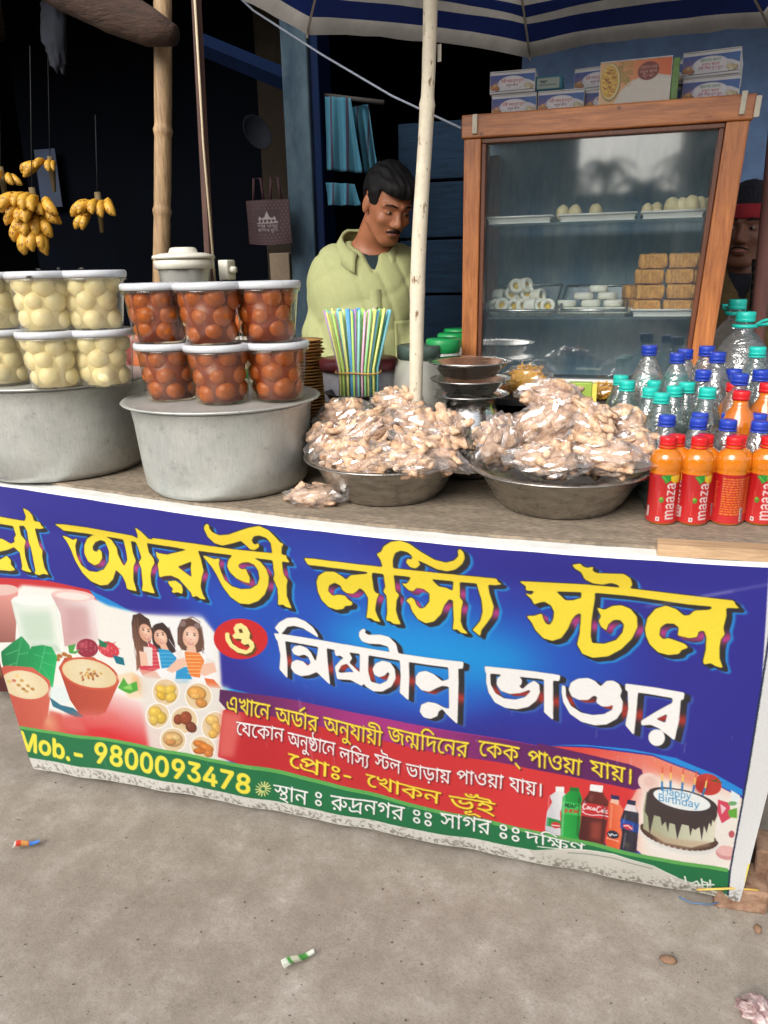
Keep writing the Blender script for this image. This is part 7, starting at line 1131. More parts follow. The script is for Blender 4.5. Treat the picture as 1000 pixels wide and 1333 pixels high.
# bags of snacks
M_snack = M('sugared_fried_dough', srgb(200, 148, 104), rough=.85, var=.25, scale=55, bump=1.0, bdist=.005, rgb2=srgb(230, 200, 172))
nt_ = M_snack.node_tree
M_wrap = clear('crumpled_clear_wrap', tint=(.97, .95, .95), rough=.10, haze=.08, hazec=(.92, .86, .84), bump=.5, scale=60, boost=2.6)
def snack_bag(w, h, d, seed, rods):
    rnd = random.Random(seed); G = []
    for k in range(rods):
        a = rnd.random() * 6.3; r = math.sqrt(rnd.random()) * .78; zz = rnd.random() * 1.7 - .85; s = math.sqrt(max(0, 1 - zz * zz))
        c = Vector((w / 2 * r * s * math.cos(a), d / 2 * r * s * math.sin(a), h / 2 * zz))
        L_ = (.014 + .028 * rnd.random()) * (1.0 if seed % 2 else .55); ax = Vector((rnd.random() - .5 + (.6 if seed % 2 else 0), .6 * (rnd.random() - .5), .7 * (rnd.random() - .5))).normalized()
        rr = .0065 + .006 * rnd.random(); pth = [c - ax * L_, c - ax * L_ * .8, c + Vector((0, 0, .003 * rnd.random())), c + ax * L_ * .8, c + ax * L_]
        g = tube(pth, [rr * .5, rr, rr * 1.15, rr, rr * .45], 8, .8)
        G.append(([tuple(Vector(v) + .0058 * noise.noise_vector(Vector(v) * 85 + Vector((seed, k, 0)))) for v in g[0]], g[1]))
    G.append(ball((0, 0, 0), (w * .42, d * .42, h * .42), 34, 20, .22, 5.0, seed))
    V, F = ball((0, 0, 0), 1, 26, 16)
    W = []
    for v in V:
        v = Vector(v); q = 1 + .10 * noise.noise(v * 2.2 + Vector((seed, 0, 0))) - .26 * abs(noise.noise(v * 3.6 + Vector((0, seed, 0)))) + .12 * noise.noise(v * 6 + Vector((3, seed, 0))) + .06 * noise.noise(v * 9 + Vector((seed, seed, 0)))
        if abs(v.x) > .80: q += (abs(v.x) - .8) * 1.1                # gathered, knotted ends
        W.append((v.x * w / 2 * q * 1.10, v.y * d / 2 * q * 1.12 * (1 - .5 * max(0, abs(v.x) - .6)), v.z * h / 2 * q * 1.14 * (1 - .7 * max(0, abs(v.x) - .6))))
    return G, (W, F)
def put_bag(px, py, y, w, h, label, seed, rz=0.0, tilt=0.0, grp='bags of sugared snacks in the left bowl', rods=None):
    q = ony(px, py, y)
    G, S = snack_bag(w, h, min(w, .085), seed, rods or int(44 + w * 260))
    o = empty('snack_bag', q, label, 'snack bag', grp, rz); o.rotation_euler = (0, tilt, rz)
    s = mesh('snack_pieces', G, M_snack, o); s['kind'] = 'stuff'
    mesh('wrap', S, M_wrap, o, smooth=False)
k = 0
for px, py, dy, w, h, rz, ti, lab in (
    (505, 598, -.02, .26, .07, 0, 0, 'broad snack bag lying at the bottom of the left bowl'),
    (447, 541, .10, .13, .075, .2, -.2, 'snack bag at the upper left of the left heap, below the straws'),
    (520, 528, .12, .14, .07, -.2, .1, 'snack bag on top of the left heap, at the foot of the white pole'),
    (425, 575, .02, .10, .085, .9, -.5, 'snack bag pressed against the left rim of the left bowl'),
    (470, 562, .02, .16, .07, .2, -.35, 'snack bag lying across the middle of the left heap'),
    (545, 553, .05, .15, .075, -.2, .25, 'yellowish snack bag right of centre on the left heap'),
    (585, 566, .05, .11, .10, -.7, .6, 'snack bag hanging over the right rim of the left bowl'),
    (455, 592, -.08, .15, .065, .1, -.2, 'loosely filled snack bag at the front left of the left bowl'),
    (560, 588, -.07, .17, .06, -.1, .38, 'long pointed snack bag sloping to the front right of the left bowl'),
    (533, 601, -.125, .14, .055, 0, .02, 'flat bright snack bag lying at the front of the left bowl'),
    (478, 607, -.115, .09, .045, .1, -.1, 'small snack bag wedged beside the flat bright one in the left bowl')):
    k += 1; put_bag(px, py, bLc.y + dy, w, h, lab, k, rz, ti)
for px, py, dy, w, h, rz, ti, lab in (
    (735, 596, .02, .28, .07, 0, 0, 'broad snack bag lying at the bottom of the right bowl'),
    (722, 522, .09, .14, .085, .2, .2, 'snack bag at the very top of the right heap'),
    (708, 556, .04, .16, .10, .1, -.35, 'tall snack bag in the middle of the right heap'),
    (766, 556, .05, .10, .10, -.4, .5, 'dim snack bag leaning right of the tall one'),
    (650, 578, .0, .12, .12, .9, -.5, 'snack bag of small knobs on the left rim of the right bowl'),
    (812, 554, .10, .115, .075, -.2, .2, 'snack bag of small knobs at the back right of the right bowl'),
    (712, 601, -.11, .15, .07, 0, .05, 'pale flat snack bag at the front of the right bowl'),
    (782, 592, -.08, .17, .075, -.2, .12, 'snack bag lying at the front right of the right bowl'),
    (828, 583, .0, .09, .07, -.6, .3, 'snack bag against the right rim of the right bowl beside the mango drinks')):
    k += 1; put_bag(px, py, bRc.y + dy, w, h, lab, k if 'knobs' not in lab else k * 2, rz, ti, 'bags of sugared snacks in the right bowl')
lb_ = onz(409, 655, ZB + .001)
put_bag(409, 646, lb_.y, .125, .048, 'single snack bag lying on the bare counter in front of the right pot', 31, .03, 0, None, 20)

# vessels behind
def vessel(cx, cy, z, prof, m, nm, label, cat, n=64):
    return tag(mesh(nm, lathe(prof, n), m, None, loc=(cx, cy, z)), label, cat)
sY = 1.86
qs = ony(612, 512, sY); hs2 = qs.z - ZB
vessel(qs.x, sY, ZB, [(0, .001), (.06, .0), (.078, .02), (.088, .06), (.086, hs2 * .55), (.070, hs2 * .78), (.062, hs2 * .86), (.068, hs2 * .95), (.092, hs2 - .003), (.096, hs2), (.092, hs2 + .001), (.066, hs2 * .94), (.058, hs2 * .86), (0, hs2 * .5)], M_shiny, 'steel_vessel', 'round bellied steel vessel under the two stacked steel bowls', 'vessel')
vessel(qs.x, sY, ZB + hs2 + .001, [(0, .001), (.05, .0), (.062, .004), (.088, .030), (.098, .033), (.0985, .036), (.086, .033), (.060, .007), (0, .004)], M_steel, 'steel_bowl', 'lower of two stacked steel bowls on the bellied vessel', 'bowl')
vessel(qs.x - .003, sY, ZB + hs2 + .0385, [(0, .001), (.05, .0), (.064, .004), (.092, .034), (.103, .038), (.1035, .041), (.090, .038), (.062, .007), (0, .004)], M_shiny, 'steel_bowl', 'upper of two stacked steel bowls on the bellied vessel', 'bowl')
M_dark = M('blackened_pot', srgb(66, 64, 62), rough=.4, metal=.6, var=.3)
wY = 1.87; qw = ony(467, 510, wY); hw_ = qw.z - ZB
vessel(qw.x, wY, ZB, [(0, .001), (.07, .0), (.088, .03), (.092, hw_ * .4), (.074, hw_ * .8), (.07, hw_ * .88), (.084, hw_ - .004), (.088, hw_), (.082, hw_), (.066, hw_ - .02), (0, hw_ - .025)], M_dark, 'dark_vessel', 'dark rimmed vessel under the bundle of straws', 'vessel')
# straws
SC_ = [srgb(110, 180, 220), srgb(224, 230, 140), srgb(156, 222, 150), srgb(130, 206, 222), srgb(232, 180, 208), srgb(190, 232, 120), srgb(96, 166, 222), srgb(190, 150, 208), srgb(150, 216, 204), srgb(232, 224, 156)]
M_st = [M('straw_plastic', c, rough=.3, var=.05, bump=0) for c in SC_]
sb = empty('straw_bundle', (qw.x, wY, ZB + hw_ - .0235), 'bundle of coloured drinking straws held by a rubber band', 'straws')
SLEN = ony(465, 404, wY).z - (ZB + hw_ - .0235)
for k in range(92):
    r = math.sqrt((k + .5) / 92); a = k * 2.39996
    x0, y0 = .053 * r * math.cos(a), .042 * r * math.sin(a); x1, y1 = .090 * r * math.cos(a), .05 * r * math.sin(a)
    zz = .085
    order = [7, 3, 1, 8, 3, 1, 0, 6, 5, 2, 5, 4, 2, 1, 5, 3]
    ci = order[int((x0 / .053 * .5 + .5) * 15.99)] if k % 3 else k % 10
    mesh('straw', tube([(x0 * .98, y0, .001), (x0, y0, zz), (x1, y1, SLEN + .012 * (random.random() - .6))], .0033, 7), M_st[ci], sb)
M_rub = M('tan_rubber', srgb(206, 160, 90), rough=.5)
mesh('rubber_band', tube([(.0590 * math.cos(t), .0470 * math.sin(t), .074 + .002 * math.sin(3 * t)) for t in np.linspace(0, 2 * math.pi, 40)], .0022, 6), M_rub, sb)

# plastic jars
M_jarp = clear('frosted_jar', tint=(.9, .92, .9), rough=.2, haze=.45, hazec=(.62, .62, .58), boost=1.3, bump=.5, scale=14)
M_jdk = M('dark_green_lid', srgb(74, 92, 84), rough=.4); M_jgr = M('bright_green_lid', srgb(30, 150, 80), rough=.35, var=.08)
M_puff = M('puffed_snack', srgb(206, 200, 186), rough=.9, var=.2, scale=40, bump=1, bdist=.01)
def jar(px, py_top, y, r, h, lidm, label):
    q = ony(px, py_top, y)
    o = empty('snack_jar', (q.x, y, ZB), label, 'jar', 'plastic jars behind the white pole')
    H_ = q.z - ZB
    mesh('jar', lathe([(0, .001), (r * .9, .0), (r, .012), (r * .97, H_ * .3), (r, H_ * .5), (r * .97, H_ * .7), (r * .9, H_ - .055), (r * .72, H_ - .034)], 40), M_jarp, o)
    c = mesh('contents', ball((0, 0, H_ * .45), (r * .86, r * .86, H_ * .4), 24, 16, .08, 6), M_puff, o); c['kind'] = 'stuff'
    mesh('lid', lathe([(r * .74, H_ - .036), (r * .8, H_ - .034), (r * .82, H_ - .004), (r * .76, H_), (0, H_)], 40), lidm, o)
jar(546, 449, 1.965, .072, .2, M_jdk, 'jar with a dull dark green lid behind the white pole')
jar(577, 441, 2.00, .055, .2, M_jgr, 'nearest jar with a bright green lid right of the white pole')
# packed further back, beyond the end of the counter, on a stool
stool = empty('stool', (-.44, 2.30, 0), 'plain wooden stool holding jars behind the counter', 'stool')
mesh('seat', box(-.13, .02, -.13, .16, ZB - .03, ZB - .001, .003), M_old, stool, smooth=False)
for x, y in ((-.11, -.11), (0, -.11), (-.11, .14), (0, .14)): mesh('leg', box(x - .014, x + .014, y - .014, y + .014, 0, ZB - .031), M_old, stool, smooth=False)
jar(591, 434, 2.22, .058, .2, M_jgr, 'middle jar with a bright green lid right of the white pole')
jar(597, 428, 2.38, .056, .2, M_jgr, 'farthest jar with a bright green lid, next to the display case')
M_mar = M('maroon_lid', srgb(110, 40, 48), rough=.4); M_grt = M('pale_tub_plastic', srgb(176, 172, 178), rough=.4)
q = ony(497, 466, 1.985)
o = empty('storage_tub', (ony(468, 470, 1.98).x, 1.975, ZB), 'pale storage tub with a maroon lid behind the straws', 'tub'); H_ = q.z - ZB
mesh('body', lathe([(0, 0), (.085, .0), (.1, H_ - .02), (0, H_ - .018)], 40), M_grt, o); mesh('lid', lathe([(.1, H_ - .03), (.106, H_ - .028), (.107, H_ - .008), (.1, H_), (0, H_)], 40), M_mar, o)
# stack of leaf plates behind the right pot
M_leaf = M('dry_leaf_plate', srgb(186, 136, 72), rough=.8, var=.25, scale=40)
q = ony(392, 441, 1.965); x_ = q.x; zt_ = q.z
st = empty('leaf_plates', (x_, 1.965, ZB), 'stack of dry brown leaf plates beside the shopkeeper’s elbow', 'plates')
G = []
n_ = int((zt_ - ZB) / .0085)
for i in range(n_):
    z = .0085 * i; r = .06 + .003 * math.sin(i * 1.7); G.append(lathe([(0, z + .001), (r * .8, z + .001), (r, z + .0055), (r, z + .0075), (r * .8, z + .004), (0, z + .004)], 22, .003 * math.sin(i * 2.3), .003 * math.cos(i * 1.9)))
mesh('plate_stack', G, M_leaf, st)['kind'] = 'stuff'
# coloured foil packets behind the pots
M_foil = [M('red_foil', srgb(176, 44, 50), rough=.35, var=.4, scale=30, coat=.3), M('orange_foil', srgb(206, 110, 60), rough=.35, var=.4, scale=30, coat=.3), M('purple_foil', srgb(96, 66, 110), rough=.35, var=.4, scale=30, coat=.3), M('green_foil', srgb(60, 140, 100), rough=.35, var=.4, scale=30, coat=.3)]
def foil(px, py, y, w, h, ci, rz, label):
    q = ony(px, py, y)
    g = ball((0, 0, 0), (w / 2, .016, h / 2), 18, 12, .12, 2.5, px)
    g = ([(x, yy * (1 - .75 * (abs(z) / (h / 2)) ** 3), z * 1.0) for x, yy, z in g[0]], g[1])
    tag(mesh('foil_packet', g, M_foil[ci], None, loc=q, rot=(-.12, rz, .1 * rz)), label, 'snack packet', 'foil snack packets behind the pots')
for a in ((172, 452, 1.985, .075, .10, 0, .1, 'red foil packet between the white and brown tubs'), (184, 470, 1.97, .07, .09, 1, -.4, 'orange foil packet low between the white and brown tubs'), (166, 476, 2.0, .06, .08, 0, .5, 'red foil packet behind the lower right tub of white balls'), (92, 420, 2.0, .07, .08, 2, .2, 'purple foil packet behind the tubs of white balls'),
          (312, 398, 2.0, .05, .08, 2, .15, 'purple foil packet between the upper tubs of brown balls'), (316, 420, 1.985, .05, .06, 1, -.3, 'orange foil packet between the upper tubs of brown balls')): foil(*a)
q = ony(322, 482, 1.96)
wc = empty('white_carton', (q.x, 1.955, ZB), 'white carton with a green stripe behind the lower tubs of brown balls', 'carton')
hc = ony(322, 440, 1.96).z - ZB
mesh('card', box(-.045, .045, 0, .06, 0, hc, .002), M_card, wc, smooth=False); mesh('stripe', box(-.0445, .0445, -.0022, -.0004, hc * .66, hc * .74), M_jgr, wc, smooth=False)
# mixer jar
M_ivory = M('ivory_plastic', srgb(214, 210, 196), rough=.35, var=.08)
q = ony(240, 333, 1.985); zz = q.z
mx_ = empty('mixer_grinder', (q.x, 1.98, ZB), 'old ivory mixer grinder with a clear jar behind the tubs of brown balls', 'mixer')
hh = zz - ZB
mesh('motor_base', box(-.085, .085, -.03, .055, 0, hh - .17, .012), M_ivory, mx_)
mesh('jar', lathe([(.05, hh - .169), (.062, hh - .15), (.074, hh - .03), (.075, hh - .012)], 8), M_jarp, mx_)
mesh('jar_collar', lathe([(.075, hh - .036), (.080, hh - .034), (.082, hh - .014), (.076, hh - .011)], 24), M_ivory, mx_)
mesh('lid', lathe([(.076, hh - .010), (.086, hh - .008), (.084, hh), (.06, hh + .006), (.04, hh + .007), (.036, hh + .018), (.030, hh + .021), (0, hh + .021)], 28), M_ivory, mx_)
q = ony(291, 352, 2.10)
sw = empty('switch_box', (q.x, 2.10, q.z), 'small white plug and switch box on the wooden prop', 'switch')
mesh('box', box(-.017, .014, 0, .05, -.028, .028, .004), M_ivory, sw); mesh('plug', tube([(.0145, .02, .0), (.030, .02, .0)], [.012, .009], 10), M_ivory, sw)

# wasps drawn to the syrup
M_wasp = M('dark_wasp', (.02, .012, .006), rough=.4, bump=0); M_wing = clear('wasp_wing', tint=(.8, .76, .7), haze=.2)
wz = zl_ + SH + TH + .0055
wsp = None
for px, py, z_, lab in ((38, 372, wz - .012, 'wasp on the rim of the upper left tub of white balls'), (76, 354, wz + .002, 'wasp on the lid of the upper middle tub of white balls'), (105, 358, wz + .002, 'wasp on the near edge of the upper right lid of white balls'), (52, 356, wz + .002, 'wasp crawling at the back of the upper middle lid of white balls'), (70, 507, zl_ + .006, 'wasp on the pot lid in front of the lower middle tub of white balls'), (288, 369, zr_ + SH + TH + .0075, 'wasp on the lid of the upper middle tub of brown balls')):
    q = ony(px, py, low[0][1] - .075 if px > 200 else lw[1][1] - (.075 if px < 90 else .06)); q.z = z_
    if wsp is None:
        wsp = empty('wasp', q, lab, 'insect', 'wasps on the sweet tubs'); mesh('body', [ball((0, 0, .003), (.0022, .0020, .0020), 8, 6), ball((.005, 0, .003), (.0042, .0022, .0021), 10, 6), ball((-.003, 0, .003), (.0016, .0018, .0016), 8, 6)], M_wasp, wsp)
        mesh('wing', thick(([(0, .001, .005), (.008, .004, .006), (.009, .001, .006), (.002, .0, .005), (.008, -.004, .006), (0, -.001, .005)], [(0, 1, 2, 3), (3, 2, 4, 5)]), .0002), M_wing, wsp)
    else: dup(wsp, q, px * .9, lab)

# ------------------------------------------------------------------ drinks
M_juice = M('mango_juice', srgb(206, 118, 24), rough=.12, var=.14, scale=14, bump=.03, sss=.12, coat=.8)
M_juiced = M('mango_juice_dark', srgb(196, 106, 20), rough=.12, var=.14, scale=14, bump=.03, sss=.12, coat=.8)
M_rcap = M('red_cap', srgb(204, 28, 34), rough=.35, var=.06); M_bcap = M('blue_cap', srgb(34, 62, 172), rough=.35, var=.06); M_tcap = M('teal_cap', srgb(34, 190, 176), rough=.35, var=.06)
M_label = printed('bottle_label', rough=.28, coat=.5)
def cap(r, h, z, m, parent, n=30):
    rib = lambda a, zz: .02 * math.sin(a * n)
    mesh('cap', lathe([(r * .9, z), (r, z + .001), (r, z + h * .3), (r * .985, z + h * .33), (r * .985, z + h * .38), (r, z + h * .41), (r, z + h - .002), (r * .93, z + h), (0, z + h)], n * 2, wob=rib), m, parent)
# label artwork, 160 x 72, wraps round: front face at 1/4, back face at 3/4
la = Canvas(161, 73, (204, 30, 36))
la.fill([[(0, 0), (161, 0), (161, 73), (0, 73)]], ('L', 0, 0, (196, 22, 30), 0, 73, (224, 52, 52)))
for cx in (40,):
    la.fill([[(cx - 16, 3), (cx - 4, 0), (cx + 4, 0), (cx + 2, 8), (cx - 6, 14), (cx - 10, 8)]], (40, 150, 50)); la.fill(stroke([(cx - 12, 3), (cx - 4, 10)], 1.2), (130, 200, 70))
    la.fill([[(cx + 1, 2), (cx + 20, 0), (cx + 20, 12), (cx + 8, 13), (cx + 2, 9)]], (252, 202, 30)); la.fill([ell(cx + 12, 5, 6, 4, 0, 12)], (255, 224, 90), .7, 1)
    la.fill([ell(cx - 11, 38, 4, 4.5, 0, 12)], (90, 150, 50)); la.fill([ell(cx - 12, 36, 2, 2, 0, 8)], (170, 200, 70))
    words(la, 'maaza', cx + 12, 68, 56, 19, (250, 246, 242), .9, -math.pi / 2)
    la.fill([[(cx - 18, 64), (cx - 12, 64), (cx - 12, 70), (cx - 18, 70)]], (246, 240, 236)); la.fill([ell(cx - 15, 67, 1.4, 1.4, 0, 8)], (150, 30, 30))
    for k in range(9): la.fill(stroke([(cx - 16, 26 + 4 * k), (cx - 16 + 1, 28 + 4 * k)], .9), (244, 180, 150), .7)
for k in range(15):                                   # small print on the back
    y = 6 + 3.7 * k; x = 98
    while x < 142:
        L_ = 2 + rng.random() * 6; la.fill([[(x, y), (min(x + L_, 144), y), (min(x + L_, 144), y + 1.7), (x, y + 1.7)]], (250, 176, 50), .85); x += L_ + 1.3
la.fill([[(132, 50), (143, 50), (143, 70), (132, 70)]], (236, 232, 226))
for k in range(9): la.fill([[(133, 51 + 2 * k), (142, 51 + 2 * k), (142, 52 + 2 * k + (k % 3) * .3), (133, 52 + 2 * k)]], (60, 56, 56))
la.fill([[(0, 50), (7, 50), (7, 66), (0, 66)], [(74, 48), (80, 48), (80, 66), (74, 66)]], (226, 222, 216), .9)
for k in range(7): la.fill([[(74, 49 + 2.4 * k), (80, 49 + 2.4 * k), (80, 50 + 2.4 * k), (74, 50 + 2.4 * k)]], (60, 56, 56))
for k in range(10):
    for x0 in (62, 84): la.fill([[(x0, 12 + 4 * k), (x0 + 4 + rng.random() * 6, 12 + 4 * k), (x0 + 4, 13.6 + 4 * k), (x0, 13.6 + 4 * k)]], (244, 150, 60), .7)
def mango(loc, label, rz, grp):
    o = empty('mango_drink', loc, label, 'bottle', grp, rz)
    mesh('bottle', lathe([(0, .002), (.024, .0), (.0285, .003), (.0300, .010), (.0294, .03), (.0288, .06), (.0296, .094), (.0300, .104), (.0290, .109), (.0300, .113), (.0306, .118), (.0304, .128), (.0290, .137), (.0245, .146), (.0165, .151), (.0142, .153), (.0140, .158), (0, .158)], 48), M_juice, o)
    f = mesh('label', sheet(lambda u, v: ((.0303 - .0012 * math.sin(v * math.pi)) * math.cos(-2 * math.pi * u), (.0303 - .0012 * math.sin(v * math.pi)) * math.sin(-2 * math.pi * u), .1045 - .0985 * v), 160, 72), M_label, o)
    ink(f, la.a[:, ::-1].copy()); f.scale = (1.006, 1.006, 1)
    mesh('neck_ring', lathe([(.0142, .1535), (.0168, .154), (.0168, .1562), (.0142, .1566)], 30), M_rcap, o)
    cap(.0158, .0165, .1585, M_rcap, o); return o
mg = None
def put_mango(px, py, rz, label, grp='mango drinks in the front row'):
    global mg
    q = onz(px, py, ZB)
    if mg is None: mg = mango(q, label, rz, grp)
    else: dup(mg, q, rz, label, group=grp)
FR = 0.32 + math.pi
put_mango(860, 679, FR, 'leftmost red capped mango drink of the front row, label facing out')
put_mango(900, 680, FR + .12, 'second mango drink from the left in the front row, label facing out')
put_mango(944, 680, FR + math.pi, 'front row mango drink turned to show the small print on its back')
put_mango(988, 680, FR - .35, 'front row mango drink cut by the right edge of the picture')
G2 = 'mango drinks in the second row'
def zrow(px, py_cap, h): return onz(px, py_cap, ZB + h)
for px, py, lab in ((882, 566, 'second row mango drink behind the two leftmost front bottles'), (919, 566, 'second row mango drink behind the small print bottle'), (962, 567, 'second row mango drink behind the right pair of front bottles')):
    q = zrow(px, py, .175); q.z = ZB; dup(mg, (q.x, q.y, ZB), 1.0 + px, lab, group=G2)
# bigger mango bottles further back
bm_ = None
for px, py, y, lab in ((957, 499, 1.80, 'large mango bottle at the back, left of the pair'), (966, 509, 1.72, 'large mango bottle in front of the pair at the back'), (1001, 499, 1.78, 'large mango bottle at the back cut by the right edge')):
    q = ony(px, py, y); s = (q.z - ZB) / .24
    if bm_ is None:
        bm_ = empty('mango_bottle', (q.x, y, ZB), lab, 'bottle', 'large mango bottles at the back')
        mesh('bottle', lathe([(0, .002), (.03, .0), (.036, .006), (.036, .11), (.034, .12), (.036, .13), (.037, .145), (.034, .17), (.026, .195), (.0165, .207), (.0145, .212), (.0145, .222), (0, .222)], 44), M_juiced, bm_)
        f = mesh('label', sheet(lambda u, v: (.0364 * math.cos(-2 * math.pi * u), .0364 * math.sin(-2 * math.pi * u), .105 - .085 * v), 160, 72), M_label, bm_); ink(f, la.a[:, ::-1].copy())
        cap(.0165, .018, .222, M_rcap, bm_); bm_.scale = (s, s, s)
    else: dup(bm_, (q.x, y, ZB), .4, lab, scale=s)
# water
def water_mat(name, tint, hazec, haze):
    m, nt, b = nodes(name); nt.nodes.remove(b); out = nt.nodes['Material Output']
    co = coords(nt, (1, 1, 2.2)); n1 = N(nt, 'TexNoise', Scale=24.0, Detail=2.0, Distortion=1.6); nt.links.new(co, n1.inputs['Vector'])
    bp = N(nt, 'Bump', Strength=.8, Distance=.008); nt.links.new(n1.outputs[0], bp.inputs['Height'])
    gs = N(nt, 'BsdfGlass', Color=(*tint, 1), Roughness=.04, IOR=1.30); tr = N(nt, 'BsdfTransparent', Color=(*tint, 1)); df = N(nt, 'BsdfTranslucent', Color=(*hazec, 1)); gl = N(nt, 'BsdfGlossy', Roughness=.08); d2 = N(nt, 'BsdfDiffuse', Color=(*hazec, 1))
    nt.links.new(bp.outputs[0], gs.inputs['Normal']); nt.links.new(bp.outputs[0], gl.inputs['Normal'])
    def mix(f, a, c):
        x = N(nt, 'MixShader'); x.inputs[0].default_value = f; nt.links.new(a, x.inputs[1]); nt.links.new(c, x.inputs[2]); return x.outputs[0]
    s = mix(.35, gs.outputs[0], tr.outputs[0]); s = mix(haze, s, mix(.5, df.outputs[0], d2.outputs[0])); s = mix(.17, s, gl.outputs[0])
    nt.links.new(s, out.inputs[0]); return m
M_water = water_mat('bottled_water', (.97, .99, .99), (.84, .88, .89), .13); M_watert = water_mat('bottled_water_teal', (.90, .98, .96), (.66, .85, .81), .13)
M_pet = clear('thin_bottle_plastic', tint=(.95, .97, .97), rough=.06, haze=.03, boost=2.0)
M_wl = printed('water_label', rough=.3, coat=.3)
def wlabel(kind):
    c = Canvas(81, 31, (40, 70, 150) if kind else (36, 150, 140))
    if kind:
        c.fill([[(0, 0), (81, 0), (81, 31), (0, 31)]], ('L', 0, 0, (170, 190, 214), 0, 31, (130, 150, 190)))
        for x in (20, 60): c.fill([ell(x, 15, 13, 13, 0, 20)], (24, 40, 110)); c.fill([ell(x, 15, 10, 10, 0, 20)], (120, 140, 190)); c.fill(stroke([(x - 8, 17), (x - 2, 12), (x + 2, 18), (x + 8, 12)], 2), (240, 240, 246))
    else:
        c.fill([[(0, 0), (81, 0), (81, 31), (0, 31)]], ('L', 0, 0, (140, 206, 196), 0, 31, (40, 150, 120)))
        for x in (20, 60): c.fill(stroke([(x - 10, 16), (x - 4, 10), (x + 2, 17), (x + 10, 9)], 2.4), (240, 250, 246)); c.fill([ell(x, 24, 10, 2, 0, 10)], (20, 90, 80))
    return c.a
WL0, WL1 = wlabel(0), wlabel(1)
def water_bottle(nm, R_, H_, capm, wm, la_, label, grp, squat=.0):
    o = empty(nm, (0, 0, 0), label, 'bottle', grp)
    prof = [(0, .006), (R_ * .5, .002), (R_ * .88, .0), (R_, .008)]
    nb = 6
    for k in range(nb):
        z0 = .012 + (H_ * .60 - .012) * k / nb; dz_ = (H_ * .60 - .012) / nb
        prof += [(R_, z0 + dz_ * .15), (R_ * .985, z0 + dz_ * .45), (R_ * .955, z0 + dz_ * .55), (R_ * .985, z0 + dz_ * .7)]
    prof += [(R_, H_ * .62), (R_ * .97, H_ * .68), (R_ * .80, H_ * .775), (R_ * .55, H_ * .85), (.0155, H_ * .905), (.0130, H_ * .915), (.0130, H_ - .016), (0, H_ - .016)]
    mesh('bottle', lathe(prof, 44, wob=lambda a, z: .012 * math.sin(a * 9) * (z < H_ * .58)), wm, o)
    f = mesh('label', sheet(lambda u, v: (R_ * 1.008 * math.cos(-2 * math.pi * u), R_ * 1.008 * math.sin(-2 * math.pi * u), H_ * .52 - H_ * .20 * v), 80, 30), M_wl, o); ink(f, la_[:, ::-1].copy())
    cap(.0160, .0165, H_ - .0162, capm, o); mesh('neck_ring', lathe([(.0132, H_ - .021), (.0168, H_ - .020), (.0168, H_ - .0175), (.0132, H_ - .017)], 30), capm, o)
    return o
def row(first, items, grp, Hh):
    for i, (px, py, y, lab) in enumerate(items):
        q = ony(px, py, y); s = (q.z - ZB) / Hh
        if i == 0: first.location = (q.x, y, ZB); first.scale = (max(.85, min(s, 1.15)),) * 2 + (s,); first['label'] = lab
        else: dup(first, (q.x, y, ZB), px * .7, lab, scale=(max(.85, min(s, 1.15)),) * 2 + (s,))
wt = water_bottle('water_bottle', .0325, .225, M_tcap, M_watert, WL0, '', 'small teal capped water bottles')
row(wt, [(862, 512, 1.735, 'teal capped water bottle nearest the bowl of snack bags'), (847, 505, 1.80, 'teal capped water bottle second nearest the snack bags'), (879, 503, 1.80, 'teal capped water bottle left in the middle cluster'),
         (895, 498, 1.83, 'teal capped water bottle right in the middle cluster'), (922, 505, 1.755, 'lone teal capped water bottle in front of the blue capped ones'), (817, 496, 1.835, 'front teal capped water bottle of the pair beside the green carton'),
         (809, 489, 1.915, 'rear teal capped water bottle of the pair beside the green carton'), (853, 496, 1.87, 'teal capped water bottle in the third row, on its right side'), (843, 491, 1.94, 'teal capped water bottle in the third row, on its left side'), (882, 492, 1.90, 'rearmost teal capped water bottle of the middle cluster')], None, .225)
wb = water_bottle('water_bottle', .040, .29, M_bcap, M_water, WL1, '', 'tall blue capped water bottles')
row(wb, [(846, 450, 1.93, 'lone tall blue capped water bottle before the glass, blue oval on its label'), (883, 460, 1.86, 'tall blue capped water bottle, front one of the pair before the glass'), (893, 455, 1.935, 'tall blue capped water bottle, rear one of the pair before the glass'),
         (921, 451, 1.935, 'tall blue capped water bottle against the right post of the case'), (935, 459, 1.85, 'tall blue capped water bottle in front of the right post of the case')], None, .29)
ws = water_bottle('water_bottle', .034, .245, M_bcap, M_water, WL1, '', 'middling blue capped water bottles')
row(ws, [(917, 482, 1.84, 'blue capped water bottle behind the lone teal capped one'), (956, 481, 1.87, 'blue capped water bottle left of two behind the large mango bottles'), (964, 487, 1.795, 'blue capped water bottle right of two behind the large mango bottles'), (992, 482, 1.85, 'blue capped water bottle at the right edge behind the large mango bottle')], None, .245)
wm_ = water_bottle('water_bottle', .031, .188, M_bcap, M_water, WL1, '', 'small blue capped bottles behind the mango drinks')
row(wm_, [(869, 541, 1.665, 'small blue capped bottle behind the leftmost mango drinks'), (910, 545, 1.665, 'front small blue capped bottle behind the second mango drink'), (912, 538, 1.725, 'rear small blue capped bottle behind the second mango drink'), (949, 547, 1.665, 'front small blue capped bottle behind the small print mango drink'), (951, 539, 1.725, 'rear small blue capped bottle behind the small print mango drink'),
          (990, 549, 1.665, 'front small blue capped bottle at the right edge'), (988, 539, 1.725, 'rear small blue capped bottle at the right edge')], None, .188)
wg = water_bottle('water_bottle', .04, .29, M_tcap, M_watert, WL0, '', None)
row(wg, [(987, 452, 1.90, 'tall teal capped water bottle with a green label at the right edge')], None, .29)
